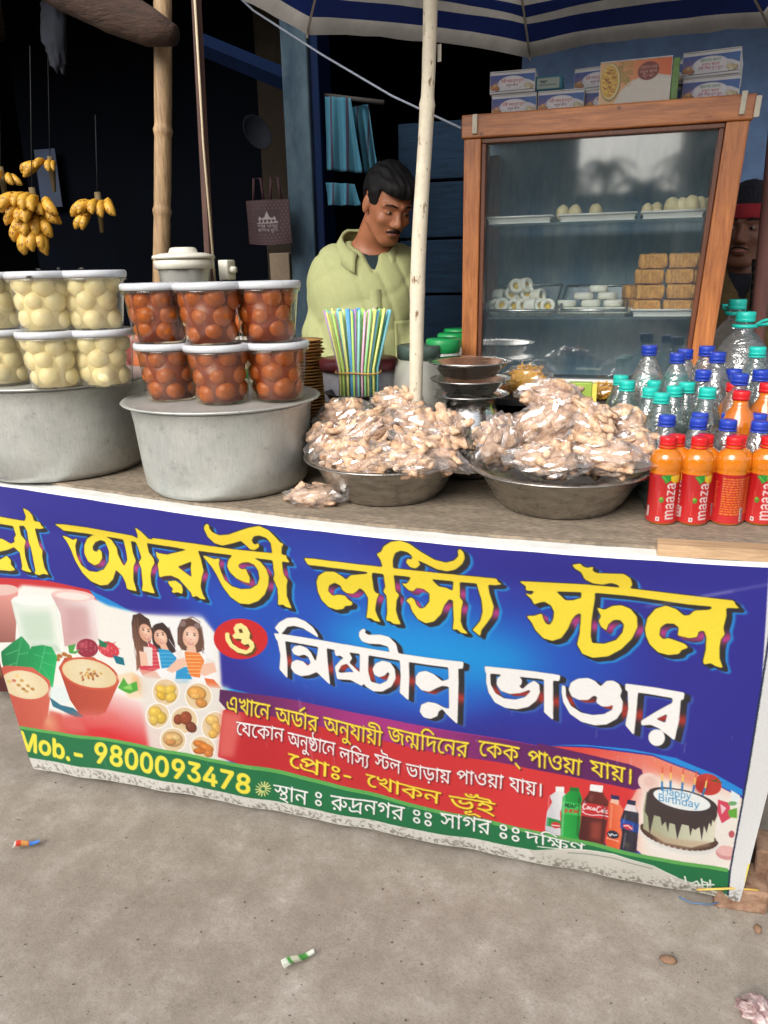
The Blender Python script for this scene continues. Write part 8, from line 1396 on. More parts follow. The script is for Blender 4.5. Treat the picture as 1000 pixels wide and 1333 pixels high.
# five litre jugs with carrying loops
def jug():
    o = empty('water_jug', (0, 0, 0), '', 'water jug', 'big water jugs with teal carrying loops')
    prof = [(0, .004), (.07, .0), (.08, .01)]
    for k in range(7): z = .02 + .028 * k; prof += [(.080, z), (.078, z + .014), (.074, z + .02)]
    prof += [(.079, .222), (.074, .25), (.060, .285), (.040, .31), (.024, .322), (.022, .328), (.022, .345), (0, .345)]
    mesh('jug', lathe(prof, 44, wob=lambda a, z: .014 * math.sin(a * 6 + z * 30)), M_water, o)
    cap(.0255, .024, .3455, M_tcap, o)
    mesh('carrying_loop', [lathe([(.023, .331), (.033, .332), (.033, .339), (.023, .340)], 30), tube([(.030, 0, .336), (.05, -.03, .342), (.085, -.03, .350), (.09, 0, .35), (.085, .03, .352), (.05, .03, .345), (.030, .01, .337)], .004, 7)], M_tcap, o)
    return o
jg = jug()
q = ony(972, 406, 2.16); jg.location = (q.x, 2.16, ZB); s = (q.z - ZB) / .3695; jg.scale = (.92, .92, s); jg.rotation_euler = (0, 0, .1); jg['label'] = 'front big water jug with a teal cap and loop beside the display case'
q = ony(961, 390, 2.34); dup(jg, (q.x, 2.34, ZB), 1.6, 'rear big water jug with a teal cap and loop beside the display case', scale=(.92, .92, (q.z - ZB) / .3695))
# flattened empty bottle label on the counter under the bowl rim
q0 = onz(832, 632, ZB + .002)
tag(mesh('plastic_sleeve', thick(sheet(lambda u, v: (q0.x - .022 + .05 * u + .01 * v, q0.y - .02 + .05 * v, ZB + .006 + .03 * v + .003 * math.sin(u * 9)), 10, 8), .0006), clear('teal_sleeve', tint=(.7, .86, .82), haze=.4, hazec=(.3, .55, .5), rough=.15)), 'crumpled teal plastic sleeve on the counter under the right bowl’s rim', 'wrapper')

# ------------------------------------------------------------------ bananas in the dark
M_ban = M('ripe_banana', srgb(196, 142, 40), rough=.5, var=.25, scale=30, bump=.1, rgb2=srgb(212, 164, 60))
nt = M_ban.node_tree; b = nt.nodes['Principled BSDF']; old = b.inputs['Base Color'].links[0].from_socket
nz = N(nt, 'TexNoise', Scale=60.0, Detail=3.0); nt.links.new(coords(nt), nz.inputs['Vector']); fl = ramp(nt, nz.outputs[0], [(.60, (1, 1, 1)), (.68, (.25, .15, .08))])
mx = N(nt, 'Mix', data_type='RGBA', blend_type='MULTIPLY'); mx.inputs[0].default_value = 1; nt.links.new(old, mx.inputs[6]); nt.links.new(fl, mx.inputs[7]); nt.links.new(mx.outputs[2], b.inputs['Base Color'])
M_stalk = M('banana_stalk', srgb(110, 92, 60), rough=.8)
M_string = M('grey_string', srgb(26, 27, 30), rough=.8)
def banana_geo():
    P, rr = [], []
    for k in range(12):
        t = k / 11; P.append((0, -.030 * math.sin(t * 2.2), -.095 * t + .012 * t * t)); rr.append((.004, .007, .013, .0155, .0165, .017, .017, .0165, .0155, .013, .008, .004)[k])
    return tube(P, rr, 9)
bgeo = None
def bunch(px, py, y, n, scale, label, top_py, spread=1.0):
    global bgeo
    q = ony(px, py, y); o = empty('banana_bunch', q, label, 'bananas', 'banana bunches hanging in the dark')
    for k in range(n):
        row_ = k // 8; a = -1.75 + 3.5 * ((k % 8) + .5 * (row_ % 2)) / 7.5
        if bgeo is None:
            bo = mesh('banana', banana_geo(), M_ban, o); bgeo = bo
        else: bo = bgeo.copy(); COL.objects.link(bo); bo.parent = o
        a += .5 * (random.random() - .5); el = (1.0 - .28 * row_ + .5 * (random.random() - .5)) * spread; rr = (.036 - .005 * row_) * scale
        bo.location = (rr * 1.3 * math.sin(a), -rr * .8 * math.cos(a), .012 - .034 * row_ - .018 * random.random())
        bo.rotation_euler = (-(el * math.cos(a)) * .8, -el * math.sin(a), .4 * (random.random() - .5)); bo.scale = (scale * (.8 + .3 * random.random()),) * 3
    mesh('stalk', tube([(0, 0, .03), (.003, 0, -.02), (0, 0, -.11)], [.011, .014, .007], 8), M_stalk, o)
    tp = ony(px - 4, top_py, y) - q
    mesh('string', tube([(0, 0, .025), tuple(tp)], .0018, 5), M_string, o)
bunch(43, 256, 2.55, 32, 1.2, 'big bright bunch of ripe bananas hanging at the left', 60)
bunch(128, 262, 2.62, 11, 1.0, 'smaller bunch of bananas nearest the bamboo post', 150, .9)
bunch(66, 214, 3.0, 7, 1.0, 'dim bunch of bananas hanging behind the big one', 60)
bunch(2, 228, 2.8, 8, 1.0, 'dim bunch of bananas cut by the left edge', 80)

# ------------------------------------------------------------------ tote bag on the column
def tote_art():
    c = Canvas(97, 101, (44, 12, 20))
    for j in range(14):
        for i in range(12):
            x, y = 5 + 8 * i + (4 if j % 2 else 0), 6 + 7.2 * j
            if 26 < y < 72 and 24 < x < 74: continue
            c.fill([ell(x, y, 1.7, 2.0, 0, 8)], (96, 60, 68), .8)
    w_ = (160, 154, 154)
    c.fill([[(30, 46), (34, 38), (38, 44), (44, 40), (49, 26), (54, 40), (60, 43), (64, 38), (68, 46)]], w_, .9)
    for k in range(5): c.fill([[(32 + 8 * k, 47), (35 + 8 * k, 47), (35 + 8 * k, 52), (32 + 8 * k, 52)]], w_, .8)
    c.fill([[(27, 52), (71, 50), (71, 52.5), (27, 54)]], w_, .8)
    words(c, 'bag1', 28, 62, 42, 7, w_, .4); words(c, 'bag2', 28, 71, 42, 7, w_, .4); return c.a
q0, q1, q2 = ony(320, 262, 2.62), ony(376, 262, 2.62), ony(326, 318, 2.62)
tg = empty('tote_bag', (q0.x, 2.62, q2.z), 'maroon dotted tote bag with a white temple printed on it', 'bag')
w_, h_ = q1.x - q0.x, q0.z - q2.z
def tote(u, v): return (w_ * u + .006 * v, -.03 * math.sin(math.pi * u) * (.4 + .6 * v) - .012 * math.sin(math.pi * v) * math.sin(u * 7) * .5, h_ * (1 - v) - .006 * math.sin(math.pi * u) * (v > .5) * v)
f = mesh('bag_front', sheet(tote, 96, 100), printed('woven_bag', rough=.8, bump=.3, scale=300, grime=.2), tg); ink(f, tote_art())
M_mr = M('maroon_weave', srgb(44, 12, 20), rough=.85, scale=120, bump=.3)
mesh('bag_back', sheet(lambda u, v: (w_ * u, .03 * math.sin(math.pi * u) + .004, h_ * (1 - v)), 20, 20), M_mr, tg)
for x in (.3, .7): mesh('handle', tube([(w_ * (x - .12), 0, h_), (w_ * (x - .08), 0, h_ + .07), (w_ * (x + .08), .0, h_ + .07), (w_ * (x + .12), 0, h_)], .005, 6), M_mr, tg)
# ------------------------------------------------------------------ striped towels
def towel_mat():
    m, nt, b = nodes('striped_gamcha')
    tc = N(nt, 'TexCoord'); sp_ = N(nt, 'SeparateXYZ'); nt.links.new(tc.outputs['Generated'], sp_.inputs[0])
    wv_ = N(nt, 'Math', operation='MULTIPLY'); wv_.inputs[1].default_value = 2.6; nt.links.new(sp_.outputs[0], wv_.inputs[0]); fr_ = N(nt, 'Math', operation='FRACT'); nt.links.new(wv_.outputs[0], fr_.inputs[0])
    c = ramp(nt, fr_.outputs[0], [(0, srgb(28, 78, 98)), (.52, srgb(34, 88, 108)), (.53, srgb(44, 34, 56)), (.66, srgb(36, 30, 52)), (.67, srgb(38, 90, 106)), (.9, srgb(34, 82, 100))])
    nt.links.new(c, b.inputs['Base Color']); b.inputs['Roughness'].default_value = .9; return m
M_gam = towel_mat()
def towel(pxs, y, label):
    (a, b, c, d) = [ony(x, yy, y) for x, yy in pxs]
    def fn(u, v):
        p = a.lerp(b, u).lerp(d.lerp(c, u), v); return (p.x, p.y + .012 * math.sin(u * 16 + v * 2) * (.4 + v), p.z)
    tag(mesh('striped_towel', thick(sheet(fn, 40, 24), .003), M_gam), label, 'towel', 'striped towels hanging behind the shopkeeper')
towel([(423, 126), (457, 128), (474, 226), (424, 222)], 2.74, 'broad cyan towel with purple stripes hanging beside the blue column')
towel([(458, 140), (480, 136), (494, 224), (474, 226)], 2.80, 'narrow cyan towel hanging slantwise right of the broad one')
towel([(424, 238), (462, 240), (472, 268), (426, 268)], 2.72, 'short cyan towel hanging low beside the shopkeeper’s shoulder')
M_rail = M('dark_rail', srgb(40, 36, 34), rough=.8)
tag(mesh('towel_rail', tube([ony(416, 124, 2.77), ony(500, 134, 2.77)], .008, 8), M_rail), 'dark rail from which the striped towels hang', 'rail')

# ------------------------------------------------------------------ people
M_skin = M('brown_skin', srgb(168, 108, 76), rough=.5, var=.12, scale=26, bump=.08, sss=.2)
M_skin2 = M('dark_brown_skin', srgb(116, 74, 56), rough=.5, var=.12, scale=26, bump=.08, sss=.2)
M_hair = M('black_hair', (.006, .0055, .006), rough=.6, var=.4, scale=220, bump=.5, bdist=.002, stretch=(1, 1, .25), spec=.25)
M_eye = M('eye_white', srgb(176, 166, 156), rough=.2, var=.02, bump=0); M_iris = M('dark_iris', (.012, .008, .006), rough=.1, bump=0)
M_lip = M('lip', srgb(136, 76, 66), rough=.45, var=.08)
def rotm(yaw, pitch, roll=0.0):
    # head turns yaw (towards +x), bows by pitch, leans by roll; the face looks along -y at rest
    return np.array(Matrix.Rotation(yaw, 3, 'Z') @ Matrix.Rotation(pitch, 3, 'X') @ Matrix.Rotation(roll, 3, 'Y'))
def head_sd(x, y, z):
    d = sd_ell(x, y, z, (0, .012, .035), (.074, .094, .088))                      # skull
    d = smin(d, sd_ell(x, y, z, (0, -.022, -.035), (.060, .066, .080)), .035)       # face
    d = smin(d, sd_ell(x, y, z, (0, -.058, -.098), (.026, .022, .020)), .022)       # chin
    d = smin(d, sd_cap(x, y, z, (-.052, .004, -.060), (-.020, -.056, -.098), .016, .014), .02)
    d = smin(d, sd_cap(x, y, z, (.052, .004, -.060), (.020, -.056, -.098), .016, .014), .02)
    for s in (-1, 1):
        d = smin(d, sd_cap(x, y, z, (s * .012, -.083, .024), (s * .048, -.068, .022), .010, .008), .012)   # brow
        d = smin(d, sd_ell(x, y, z, (s * .040, -.062, -.028), (.020, .016, .016)), .018)                    # cheek bone
        e = sd_ell(x, y, z, (s * .031, -.092, .003), (.017, .016, .010)); d = -smin(-d, e, .010)              # socket
        d = smin(d, sd_ell(x, y, z, (s * .031, -.072, .003), (.0155, .012, .0085)), .006)                   # lid
        d = smin(d, sd_ell(x, y, z, (s * .075, .012, -.008), (.010, .020, .031)), .008)                     # ear
        d = smin(d, sd_ell(x, y, z, (s * .012, -.094, -.034), (.010, .011, .009)), .007)                    # nostril wing
    d = smin(d, sd_cap(x, y, z, (0, -.084, .012), (0, -.104, -.028), .0075, .0125), .010)                   # nose
    d = smin(d, sd_ell(x, y, z, (0, -.086, -.060), (.023, .010, .0065)), .006)
    d = smin(d, sd_ell(x, y, z, (0, -.084, -.072), (.020, .010, .0070)), .006)
    return d
def hair_sd(x, y, z, cut):
    d = sd_ell(x, y, z, (0, .016, .042), (.086, .106, .098))
    # keep above a line that rises from the nape to the forehead
    line = (z - (.050 if cut else .045)) + (-y) * -.10
    face = np.maximum(-(y + .050), 0) * 0
    k = np.where(y < -.02, .046 - z, np.where(np.abs(x) > .04, -.030 - z + (y < .03) * .045, -.075 - z))
    return np.maximum(d, k * .8)
def person(name, label, hc, hr, J, mats, zsplit, style):
    """J: joints in world metres; one continuous body surface, clothes and hair as children"""
    hc = np.array(hc); Rm = hr; hs_ = J.get('head', 1.0)
    org = Vector((J['pelvis'][0], J['pelvis'][1], 0))
    o = None
    def loc(x, y, z):
        a, b_, c = (x - hc[0]) / hs_, (y - hc[1]) / hs_, (z - hc[2]) / hs_
        return (a * Rm[0, 0] + b_ * Rm[1, 0] + c * Rm[2, 0], a * Rm[0, 1] + b_ * Rm[1, 1] + c * Rm[2, 1], a * Rm[0, 2] + b_ * Rm[1, 2] + c * Rm[2, 2])
    P = {k: np.array(v) for k, v in J.items() if k not in ('hem', 'turn', 'head')}
    def torso(x, y, z, g=0.0):
        d = sd_cap(x, y, z, P['pelvis'], P['waist'], .125 + g, .12 + g)
        d = smin(d, sd_cap(x, y, z, P['waist'], P['chest'], .12 + g, .125 + g), .06)
        d = smin(d, sd_cap(x, y, z, P['sl'], P['sr'], .060 + g, .060 + g), .07)
        d = smin(d, sd_cap(x, y, z, P['chest'] + [-.07, 0, 0], P['chest'] + [.07, 0, 0], .10 + g, .10 + g), .06)
        return d
    def arms(x, y, z, g=0.0):
        d = None
        for s in 'lr':
            a = sd_cap(x, y, z, P['s' + s], P['e' + s], .055 + g, .042 + g); a = smin(a, sd_cap(x, y, z, P['e' + s], P['w' + s], .041 + g, .029 + g), .03)
            d = a if d is None else np.minimum(d, a)
        return d
    def hands(x, y, z):
        d = None
        for s in 'lr':
            w = P['w' + s]; dr = w - P['e' + s]; dr = dr / np.linalg.norm(dr); sd_ = np.cross(dr, [0, 0, 1.0]); sd_ /= np.linalg.norm(sd_) + 1e-9; up_ = np.cross(sd_, dr)
            a = sd_cap(x, y, z, w, w + dr * .06, .024, .030)
            for k, (of, L_) in enumerate(((-.027, .060), (-.009, .072), (.009, .068), (.026, .052))):
                b0 = w + dr * .075 + sd_ * of; b1 = b0 + dr * L_ * .55 - up_ * .010; b2 = b1 + dr * L_ * .35 - up_ * .026
                a = smin(a, np.minimum(sd_cap(x, y, z, b0, b1, .0095, .0088), sd_cap(x, y, z, b1, b2, .0088, .0075)), .005)
            t0 = w + dr * .03 - sd_ * .024; t1 = t0 + dr * .035 - sd_ * .028 - up_ * .01
            a = smin(a, np.minimum(sd_cap(x, y, z, t0, t1, .011, .0098), sd_cap(x, y, z, t1, t1 + dr * .028 - up_ * .012, .0098, .008)), .006)
            d = a if d is None else np.minimum(d, a)
        return d
    def legs(x, y, z, g=0.0):
        d = None
        for s in 'lr':
            h = P['pelvis'] + [(-.085 if s == 'l' else .085), 0, -.04]; kx = P['k' + s]; an = P['a' + s]
            a = smin(sd_cap(x, y, z, h, kx, .088 + g, .060 + g), sd_cap(x, y, z, kx, an, .058 + g, .040 + g), .03)
            d = a if d is None else np.minimum(d, a)
        return d
    neck0 = (P['sl'] + P['sr']) / 2 + [0, -.01, .042]; nk = hc + Rm @ np.array([0, .034, -.060])
    fw = np.array([math.sin(J['turn']), -math.cos(J['turn']), 0.0]); sdv = np.array([math.cos(J['turn']), math.sin(J['turn']), 0.0])
    def body(x, y, z):
        d = torso(x, y, z); d = smin(d, arms(x, y, z), .03); d = smin(d, hands(x, y, z), .012); d = smin(d, legs(x, y, z), .03)
        for s in 'lr': d = smin(d, sd_cap(x, y, z, P['a' + s] + [0, .03, -.03], P['a' + s] + [0, -.13, -.045], .038, .030), .02)
        d = smin(d, sd_cap(x, y, z, neck0, nk, .056 * hs_ ** .5, .052 * hs_), .03)
        return smin(d, head_sd(*loc(x, y, z)), .015)
    lo = np.min([v for v in P.values()], 0) - [.16, .2, 0]; hi = np.max([v for v in P.values()], 0) + [.16, .16, 0]
    lo[:2] = np.minimum(lo[:2], hc[:2] - .14); hi[:2] = np.maximum(hi[:2], hc[:2] + .14)
    ztop = hc[2] + .16
    za = np.r_[np.linspace(-.02, zsplit, 36)[:-1], np.arange(zsplit, hc[2] - .16, .009), np.arange(hc[2] - .16, ztop, .0036)]
    xa = np.unique(np.r_[np.arange(lo[0], hc[0] - .12, .009), np.arange(hc[0] - .12, hc[0] + .12, .0036), np.arange(hc[0] + .12, hi[0], .009)])
    ya = np.unique(np.r_[np.arange(lo[1], hc[1] - .14, .009), np.arange(hc[1] - .14, hc[1] + .14, .0036), np.arange(hc[1] + .14, hi[1], .009)])
    xa = xa[np.r_[True, np.diff(xa) > 1e-4]]; ya = ya[np.r_[True, np.diff(ya) > 1e-4]]; za = za[np.r_[True, np.diff(za) > 1e-4]]
    g = nets(body, xa, ya, za)
    o = mesh('person', ([(a - org.x, b_ - org.y, c) for a, b_, c in g[0]], g[1]), mats['skin'], None, loc=(org.x, org.y, 0))
    tag(o, label, 'person')
    def part(nm, fn, x0, x1, y0, y1, z0, z1, st, m):
        g = nets(fn, np.arange(x0, x1, st), np.arange(y0, y1, st), np.arange(z0, z1, st))
        return mesh(nm, ([(a - org.x, b_ - org.y, c) for a, b_, c in g[0]], g[1]), m, o)
    def onhead(geo): return [tuple((Rm @ np.array(v)) * hs_ + hc - np.array(org)) for v in geo[0]], geo[1]
    # shirt: the body let out, with folds, open at the neck
    rdg = lambda w: (1 - np.abs(np.sin(w))) ** 2.6
    def shirt(x, y, z):
        u = x * sdv[0] + y * sdv[1]
        tb = torso(x, y, z, .0125); ab = arms(x, y, z, .0115)
        tb = tb + .0055 * rdg(u * 40 + z * 7 + 1.4 * np.sin(z * 9 + u * 4)) + .0035 * rdg(u * 26 - z * 24 + 1.8 * np.sin(u * 12 + z * 5))
        ab = ab + .005 * rdg(z * 26 + x * 36 + 1.5 * np.sin(x * 14 + z * 8)) + .0035 * rdg(z * 14 - x * 62 + y * 20 + 1.2 * np.sin(z * 15))
        d = smin(tb, ab, .010)
        for s in 'lr': d = np.maximum(d, .042 - np.sqrt((x - P['w' + s][0]) ** 2 + (y - P['w' + s][1]) ** 2 + (z - P['w' + s][2]) ** 2))
        d = np.maximum(d, (J['hem'] - z))
        nkd = sd_cap(x, y, z, neck0 + [0, 0, -.02], nk, .058, .060)
        vee = sd_cap(x, y, z, neck0 + fw * .12 + [0, 0, -.045], neck0 + fw * .075 + [0, 0, .05], .010, .054)
        return np.maximum(d, -np.minimum(nkd, vee))
    part('shirt', shirt, lo[0], hi[0], lo[1], hi[1], J['hem'] - .02, neck0[2] + .12, .0058, mats['shirt'])
    part('undershirt', lambda x, y, z: np.maximum(torso(x, y, z, .004), -sd_cap(x, y, z, neck0 + [0, .0, .0], nk, .056, .060)), neck0[0] - .16, neck0[0] + .16, neck0[1] - .2, neck0[1] + .14, neck0[2] - .2, neck0[2] + .08, .008, mats['under'])
    part('trousers', lambda x, y, z: np.maximum(smin(legs(x, y, z, .014), sd_cap(x, y, z, P['pelvis'], P['waist'], .132, .126), .04), np.maximum(z - J['hem'] - .06, .06 - z)), lo[0], hi[0], lo[1], hi[1], .04, J['hem'] + .1, .018, mats['trousers'])
    if style == 'shopkeeper':
        def on_front(dx, z, out):
            r = np.arange(.30, .0, -.002); c_ = P['chest'] * 0 + [neck0[0], neck0[1], z]
            q = c_[None] + sdv[None] * dx + fw[None] * r[:, None]
            v = shirt(q[:, 0], q[:, 1], q[:, 2]); k = np.argmax(v < 0); return Vector(q[k] + fw * out) - org
        V = []
        zs = np.linspace(J['hem'] + .02, neck0[2] - .10, 26)
        for z in zs:
            for dx in (-.017, -.016, .016, .017): V.append(on_front(dx, z, .0035 if abs(dx) < .0165 else -.002))
        mesh('placket', (V, [(4 * k + j, 4 * k + j + 1, 4 * k + j + 5, 4 * k + j + 4) for k in range(25) for j in range(3)]), mats['shirt'], o)
        for z in np.arange(neck0[2] - .15, J['hem'] + .03, -.085): q = on_front(0, z, .0045); mesh('button', ball((q.x, q.y, q.z), (.005, .003, .005), 10, 6), mats['shirt'], o)
        q0, q1, q2, q3 = on_front(.055, neck0[2] - .19, .003), on_front(.115, neck0[2] - .19, .003), on_front(.115, neck0[2] - .29, .003), on_front(.055, neck0[2] - .29, .003)
        mesh('pocket', thick(sheet(lambda u, v: on_front(.055 + .06 * u, neck0[2] - .19 - .10 * v, .0032), 8, 10), .002), mats['shirt'], o)
        for s in (-1, 1):                                            # collar: stand and fall, open at the throat
            V = []; n_ = 20
            for k in range(n_ + 1):
                t = k / n_; a = s * t * 2.62; dr = -fw * math.cos(a) + sdv * math.sin(a)
                c_ = neck0 + [0, 0, .052 - .115 * max(0, t - .30) ** 1.3] + dr * (.062 + .020 * t) + fw * .014
                fall = .026 + .020 * t
                for p in (c_ + [0, 0, .012], c_ + dr * .006 + [0, 0, .017], c_ + dr * (.014 + .006 * t) + [0, 0, .0], c_ + dr * (.024 + .004 * t) + fw * .012 * t * t + [0, 0, -fall * .8]): V.append(tuple(Vector(p) - org))
            F = [(4 * k + j, 4 * k + 4 + j, 4 * k + 5 + j, 4 * k + 1 + j) for k in range(n_) for j in range(3)]
            mesh('collar', thick((V, F), .0025), mats['shirt'], o)
    # hair or cap, eyes, brows, mouth, moustache
    if style == 'shopkeeper':
        def hair(x, y, z):
            a, b_, c = loc(x, y, z)
            d = sd_ell(a, b_, c, (0, .016, .042), (.083, .102, .096))
            d = smin(d, sd_ell(a, b_, c, (.01, -.060, .076), (.068, .044, .034)), .03)
            d = d + .0022 * np.sin(a * 150 + 2 * np.sin(c * 60)) * np.sin(b_ * 70) + .0016 * np.sin(a * 300 + b_ * 60)
            front_ = np.maximum(.052 - c, 0) ; k = np.where(b_ < -.045, .050 - c + .2 * np.abs(a), np.where(b_ < .012, .002 - c + (np.abs(a) < .058) * .06, np.where(b_ < .035, .034 - c, -.070 - c)))
            return np.maximum(d, k * .7)
        part('hair', hair, hc[0] - .15, hc[0] + .15, hc[1] - .17, hc[1] + .17, hc[2] - .13, hc[2] + .17, .0042, M_hair)
    else:
        def capf(x, y, z):
            a, b_, c = loc(x, y, z); d = sd_ell(a, b_, c, (0, .014, .040), (.086, .106, .104)) + .002 * np.sin(np.arctan2(a, b_) * 60); return np.maximum(d, (.034 - c))
        def band(x, y, z):
            a, b_, c = loc(x, y, z); d = sd_ell(a, b_, c, (0, .014, .040), (.091, .111, .115)); return np.maximum(d, np.maximum(.030 - c, c - .074))
        cp = part('cap', capf, hc[0] - .14, hc[0] + .14, hc[1] - .16, hc[1] + .16, hc[2] - .04, hc[2] + .17, .005, mats['cap']); part('cap_band', band, hc[0] - .14, hc[0] + .14, hc[1] - .16, hc[1] + .16, hc[2] - .06, hc[2] + .14, .005, mats['band'])
    for s in (-1, 1):
        e = mesh('eye', onhead(ball((s * .031, -.074, .003), (.0120, .0105, .0062 if style != 'shopkeeper' else .005), 14, 10)), M_eye, o)
        mesh('iris', onhead(ball((s * .031 + (.002 if style == 'shopkeeper' else -.003), -.0835, .002), (.0052, .0025, .0050), 12, 8)), M_iris, e)
        mesh('eyebrow', onhead(tube([(s * .014, -.0955, .026), (s * .030, -.0915, .031), (s * .050, -.077, .026)], [.0035, .0042, .002], 8, .7)), M_hair, o)
    mesh('lips', onhead(tube([(-.023, -.0845, -.0665), (-.010, -.0945, -.0645), (0, -.0955, -.0655), (.010, -.0945, -.0645), (.023, -.0845, -.0665)], [.002, .0052, .0055, .0052, .002], 8)), M_lip, o)
    mk = 1.0 if style == 'shopkeeper' else .5
    mesh('moustache', onhead(tube([(-.028, -.083, -.062), (-.014, -.0955, -.0545), (0, -.0985, -.0525), (.014, -.0955, -.0545), (.028, -.083, -.062)], [.0022 * mk, .0050 * mk, .0040 * mk, .0050 * mk, .0022 * mk], 8)), M_hair, o)
    return o
M_shirt = M('pale_lime_shirt', srgb(166, 170, 120), rough=.9, var=.06, scale=90, bump=.15, stretch=(1, 1, .6))
M_under = M('dark_teal_undershirt', srgb(24, 44, 52), rough=.9); M_trou = M('dark_trousers', srgb(46, 46, 52), rough=.9)
Y0 = 2.27
h = ony(505, 267, Y0 - .03); cst = ony(474, 388, Y0 + .05); pel = ony(478, 520, Y0 + .02)
sl, sr = ony(441, 350, Y0 + .03), ony(520, 350, Y0 + .09)
el_, er_ = ony(417, 440, Y0 - .01), ony(528, 455, Y0 + .03)
wl_, wr_ = ony(447, 502, Y0 - .12), ony(530, 505, Y0 - .10)
T = lambda v: (v.x, v.y, v.z)
sx = pel.x
person('person', 'man in a pale lime shirt standing behind the counter, head bowed, beside the white pole', T(h), rotm(R(42), R(26), R(4)),
       dict(pelvis=(sx, Y0 + .03, .84), waist=(sx, Y0 + .03, .98), chest=T(cst), sl=T(sl), sr=T(sr), el=T(el_), er=T(er_), wl=T(wl_), wr=T(wr_), kl=(sx - .09, Y0 + .02, .47), kr=(sx + .09, Y0 + .02, .47), al=(sx - .09, Y0 + .05, .08), ar=(sx + .09, Y0 + .05, .08), hem=.80, turn=R(26), head=.83),
       dict(skin=M_skin, shirt=M_shirt, under=M_under, trousers=M_trou), .80, 'shopkeeper')
M_jack = M('olive_brown_jacket', srgb(96, 78, 46), rough=.9, scale=60); M_navyc = M('navy_knit', srgb(22, 24, 34), rough=.95, scale=200, bump=.5); M_redb = M('red_knit_band', srgb(150, 34, 44), rough=.95, scale=200, bump=.5)
Y1 = 2.85
h = ony(972, 297, Y1); q = ony(990, 420, Y1 + .02)
person('person', 'young man in a red banded cap looking past the right post of the display case', T(h), rotm(R(-16), R(4), R(2)),
       dict(pelvis=(q.x, Y1 + .03, .78), waist=(q.x, Y1 + .03, .93), chest=(h.x + .012, Y1 + .03, h.z - .26), sl=(h.x - .15, Y1 + .04, h.z - .215), sr=(h.x + .17, Y1 + .04, h.z - .215), el=(h.x - .21, Y1 + .02, h.z - .48), er=(h.x + .22, Y1 + .02, h.z - .48), wl=(h.x - .15, Y1 - .12, h.z - .60), wr=(h.x + .17, Y1 - .12, h.z - .60), kl=(q.x - .09, Y1, .44), kr=(q.x + .09, Y1, .44), al=(q.x - .09, Y1 + .03, .08), ar=(q.x + .09, Y1 + .03, .08), hem=.76, turn=R(-6)),
       dict(skin=M_skin2, shirt=M_jack, under=M_navyc, trousers=M_trou, cap=M_navyc, band=M_redb), .76, 'visitor')
# patterned scarf round his neck
sa = Canvas(49, 121, (34, 30, 28))
for j in range(8):
    for k, r in enumerate((17, 11, 5)):
        c_ = (24, 8 + 15 * j); pts_ = [(c_[0] - r, c_[1]), (c_[0], c_[1] - r * .62), (c_[0] + r, c_[1]), (c_[0], c_[1] + r * .62), (c_[0] - r, c_[1])]
        sa.fill(stroke(pts_, 1.8), (176, 168, 146), .9)
sa.fill([[(0, 0), (2.5, 0), (2.5, 121), (0, 121)], [(46, 0), (49, 0), (49, 121), (46, 121)]], (176, 168, 146))
sc0 = ony(978, 338, Y1 - .15); 
def scarf(u, v):
    p = ony(975 + 18 * u + (4 - 6 * v), 338 + 95 * v, Y1 - .150 + .03 * math.sin(u * math.pi) * -1); return (p.x, p.y + .004 * math.sin(v * 20), p.z)
f = mesh('scarf', sheet(scarf, 48, 120), printed('woven_scarf', rough=.95, bump=.3, scale=300)); ink(f, sa.a); tag(f, 'dark scarf with pale diamond pattern round the young man’s neck', 'scarf')

# ------------------------------------------------------------------ litter on the concrete
def scrap(px, w, l, rz, cols, nm, label, cat='wrapper', curl=.006):
    q = onz(px[0], px[1], 0); c = Canvas(41, 13, cols[0])
    for x0, x1, k in cols[1]: c.fill([[(x0, 0), (x1, 0), (x1 - 3, 13), (x0 - 3, 13)]], k, 1, .6)
    f = mesh(nm, sheet(lambda u, v: ((u - .5) * l, (v - .5) * w * (1 - .5 * u), .004 + curl * (math.sin(u * 7) * .4 + .5 + abs(v - .5)) ), 40, 12), M_print, None, loc=q, rot=(0, 0, rz)); ink(f, c.a); tag(f, label, cat, None)
scrap((35, 1103), .022, .055, .45, ((230, 120, 60), [(0, 6, (240, 240, 236)), (6, 14, (226, 60, 40)), (14, 24, (240, 170, 90)), (26, 44, (60, 130, 220))]), 'wrapper', 'torn orange and blue wrapper on the concrete at the left')
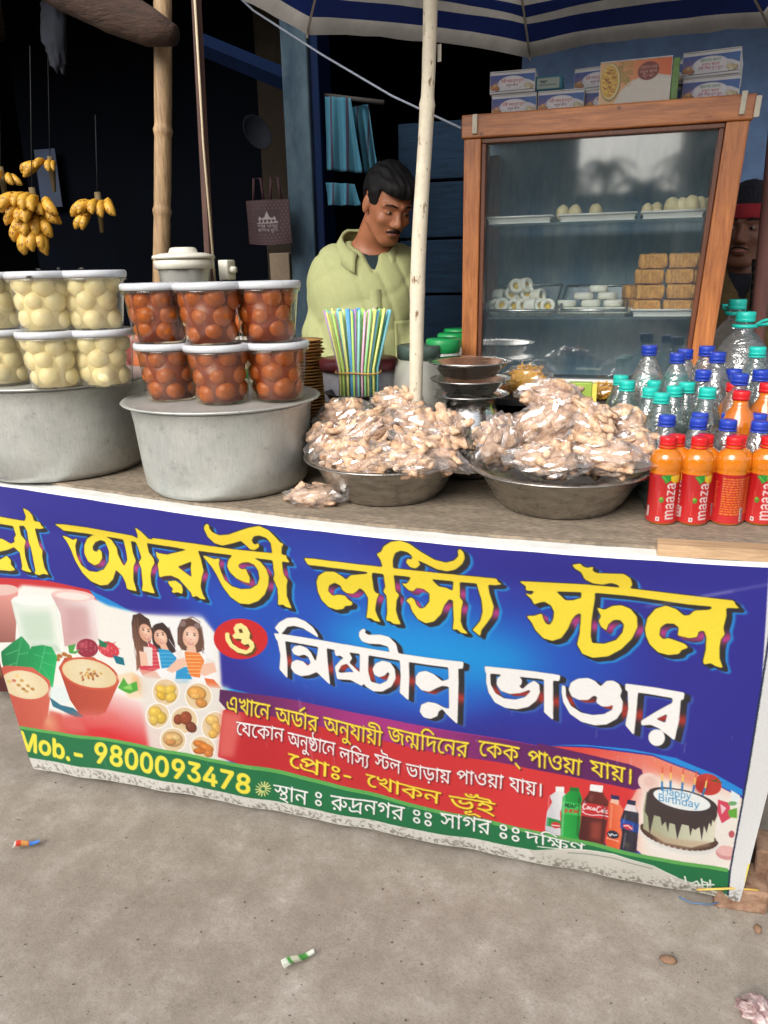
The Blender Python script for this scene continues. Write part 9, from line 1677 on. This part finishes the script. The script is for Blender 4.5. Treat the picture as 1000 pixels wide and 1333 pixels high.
scrap((389, 1253), .020, .062, .75, ((226, 230, 214), [(10, 34, (70, 150, 60)), (14, 24, (226, 226, 200))]), 'wrapper', 'green and white wrapper on the concrete at the bottom centre')
q = onz(984, 1322, 0)
g = ball((0, 0, .012), (.028, .026, .014), 20, 12, .5, 2.6, 4)
tag(mesh('foil_wrapper', g, M('crumpled_red_foil', srgb(170, 70, 80), rough=.3, var=.6, scale=40, rgb2=srgb(226, 190, 186)), None, False, q), 'crumpled red and silver foil wrapper in the bottom right corner', 'wrapper')
M_stone = M('brown_pebble', srgb(140, 108, 84), rough=.9, var=.3, scale=60)
for px, s, sh, lab in (((870, 1252), .012, (1.3, .7, .5), 'small broken tan chip of brick on the concrete'), ((986, 1212), .009, (.8, 1, .7), 'round brown pebble near the lower right bricks')):
    q = onz(*px, 0); g = ball((0, 0, s * sh[2] * .7), (s * sh[0], s * sh[1], s * sh[2]), 12, 8, .35, 2, px[0]); tag(mesh('stone', g, M_stone, None, loc=q), lab, 'stone')
G = []
for k in range(420):
    px, py = random.random() * 1000, 1010 + random.random() ** .8 * 330; q = onz(px, py, 0); s = .0005 + .0014 * random.random() ** 3
    G.append(ball((q.x, q.y, gz(q.x, q.y) - .003 + s), (s * 1.3, s, s * .7), 6, 4, .4, 3, k))
gr = mesh('grit', G, M('dark_grit', srgb(100, 92, 82), rough=.95, var=.5, scale=20), None, False); tag(gr, 'scattered grit and dirt specks on the concrete', 'grit', None, 'stuff')

# dim things in the dark on the left
q = ony(22, 230, 3.2)
tag(mesh('calendar', box(q.x - .05, q.x + .07, 3.40, 3.404, q.z - .12, q.z + .14), M('dim_blue_calendar', srgb(40, 52, 74), rough=.8, scale=14, var=.4), None, False), 'dim blue calendar on the dark partition behind the bananas', 'calendar')
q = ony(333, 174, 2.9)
tag(mesh('plastic_plate', tf(lathe([(0, 0), (.05, .002), (.062, .012), (.064, .012), (.05, .0), (0, -.002)], 28), (q.x, q.y, q.z), (1.3, 0, 1.1)), M('dim_white_plate', srgb(40, 43, 50), spec=.1, rough=.8)), 'dim white plate hung on the dim brown post', 'plate')  # white plate coloured dark grey so it looks dim in the unlit shop
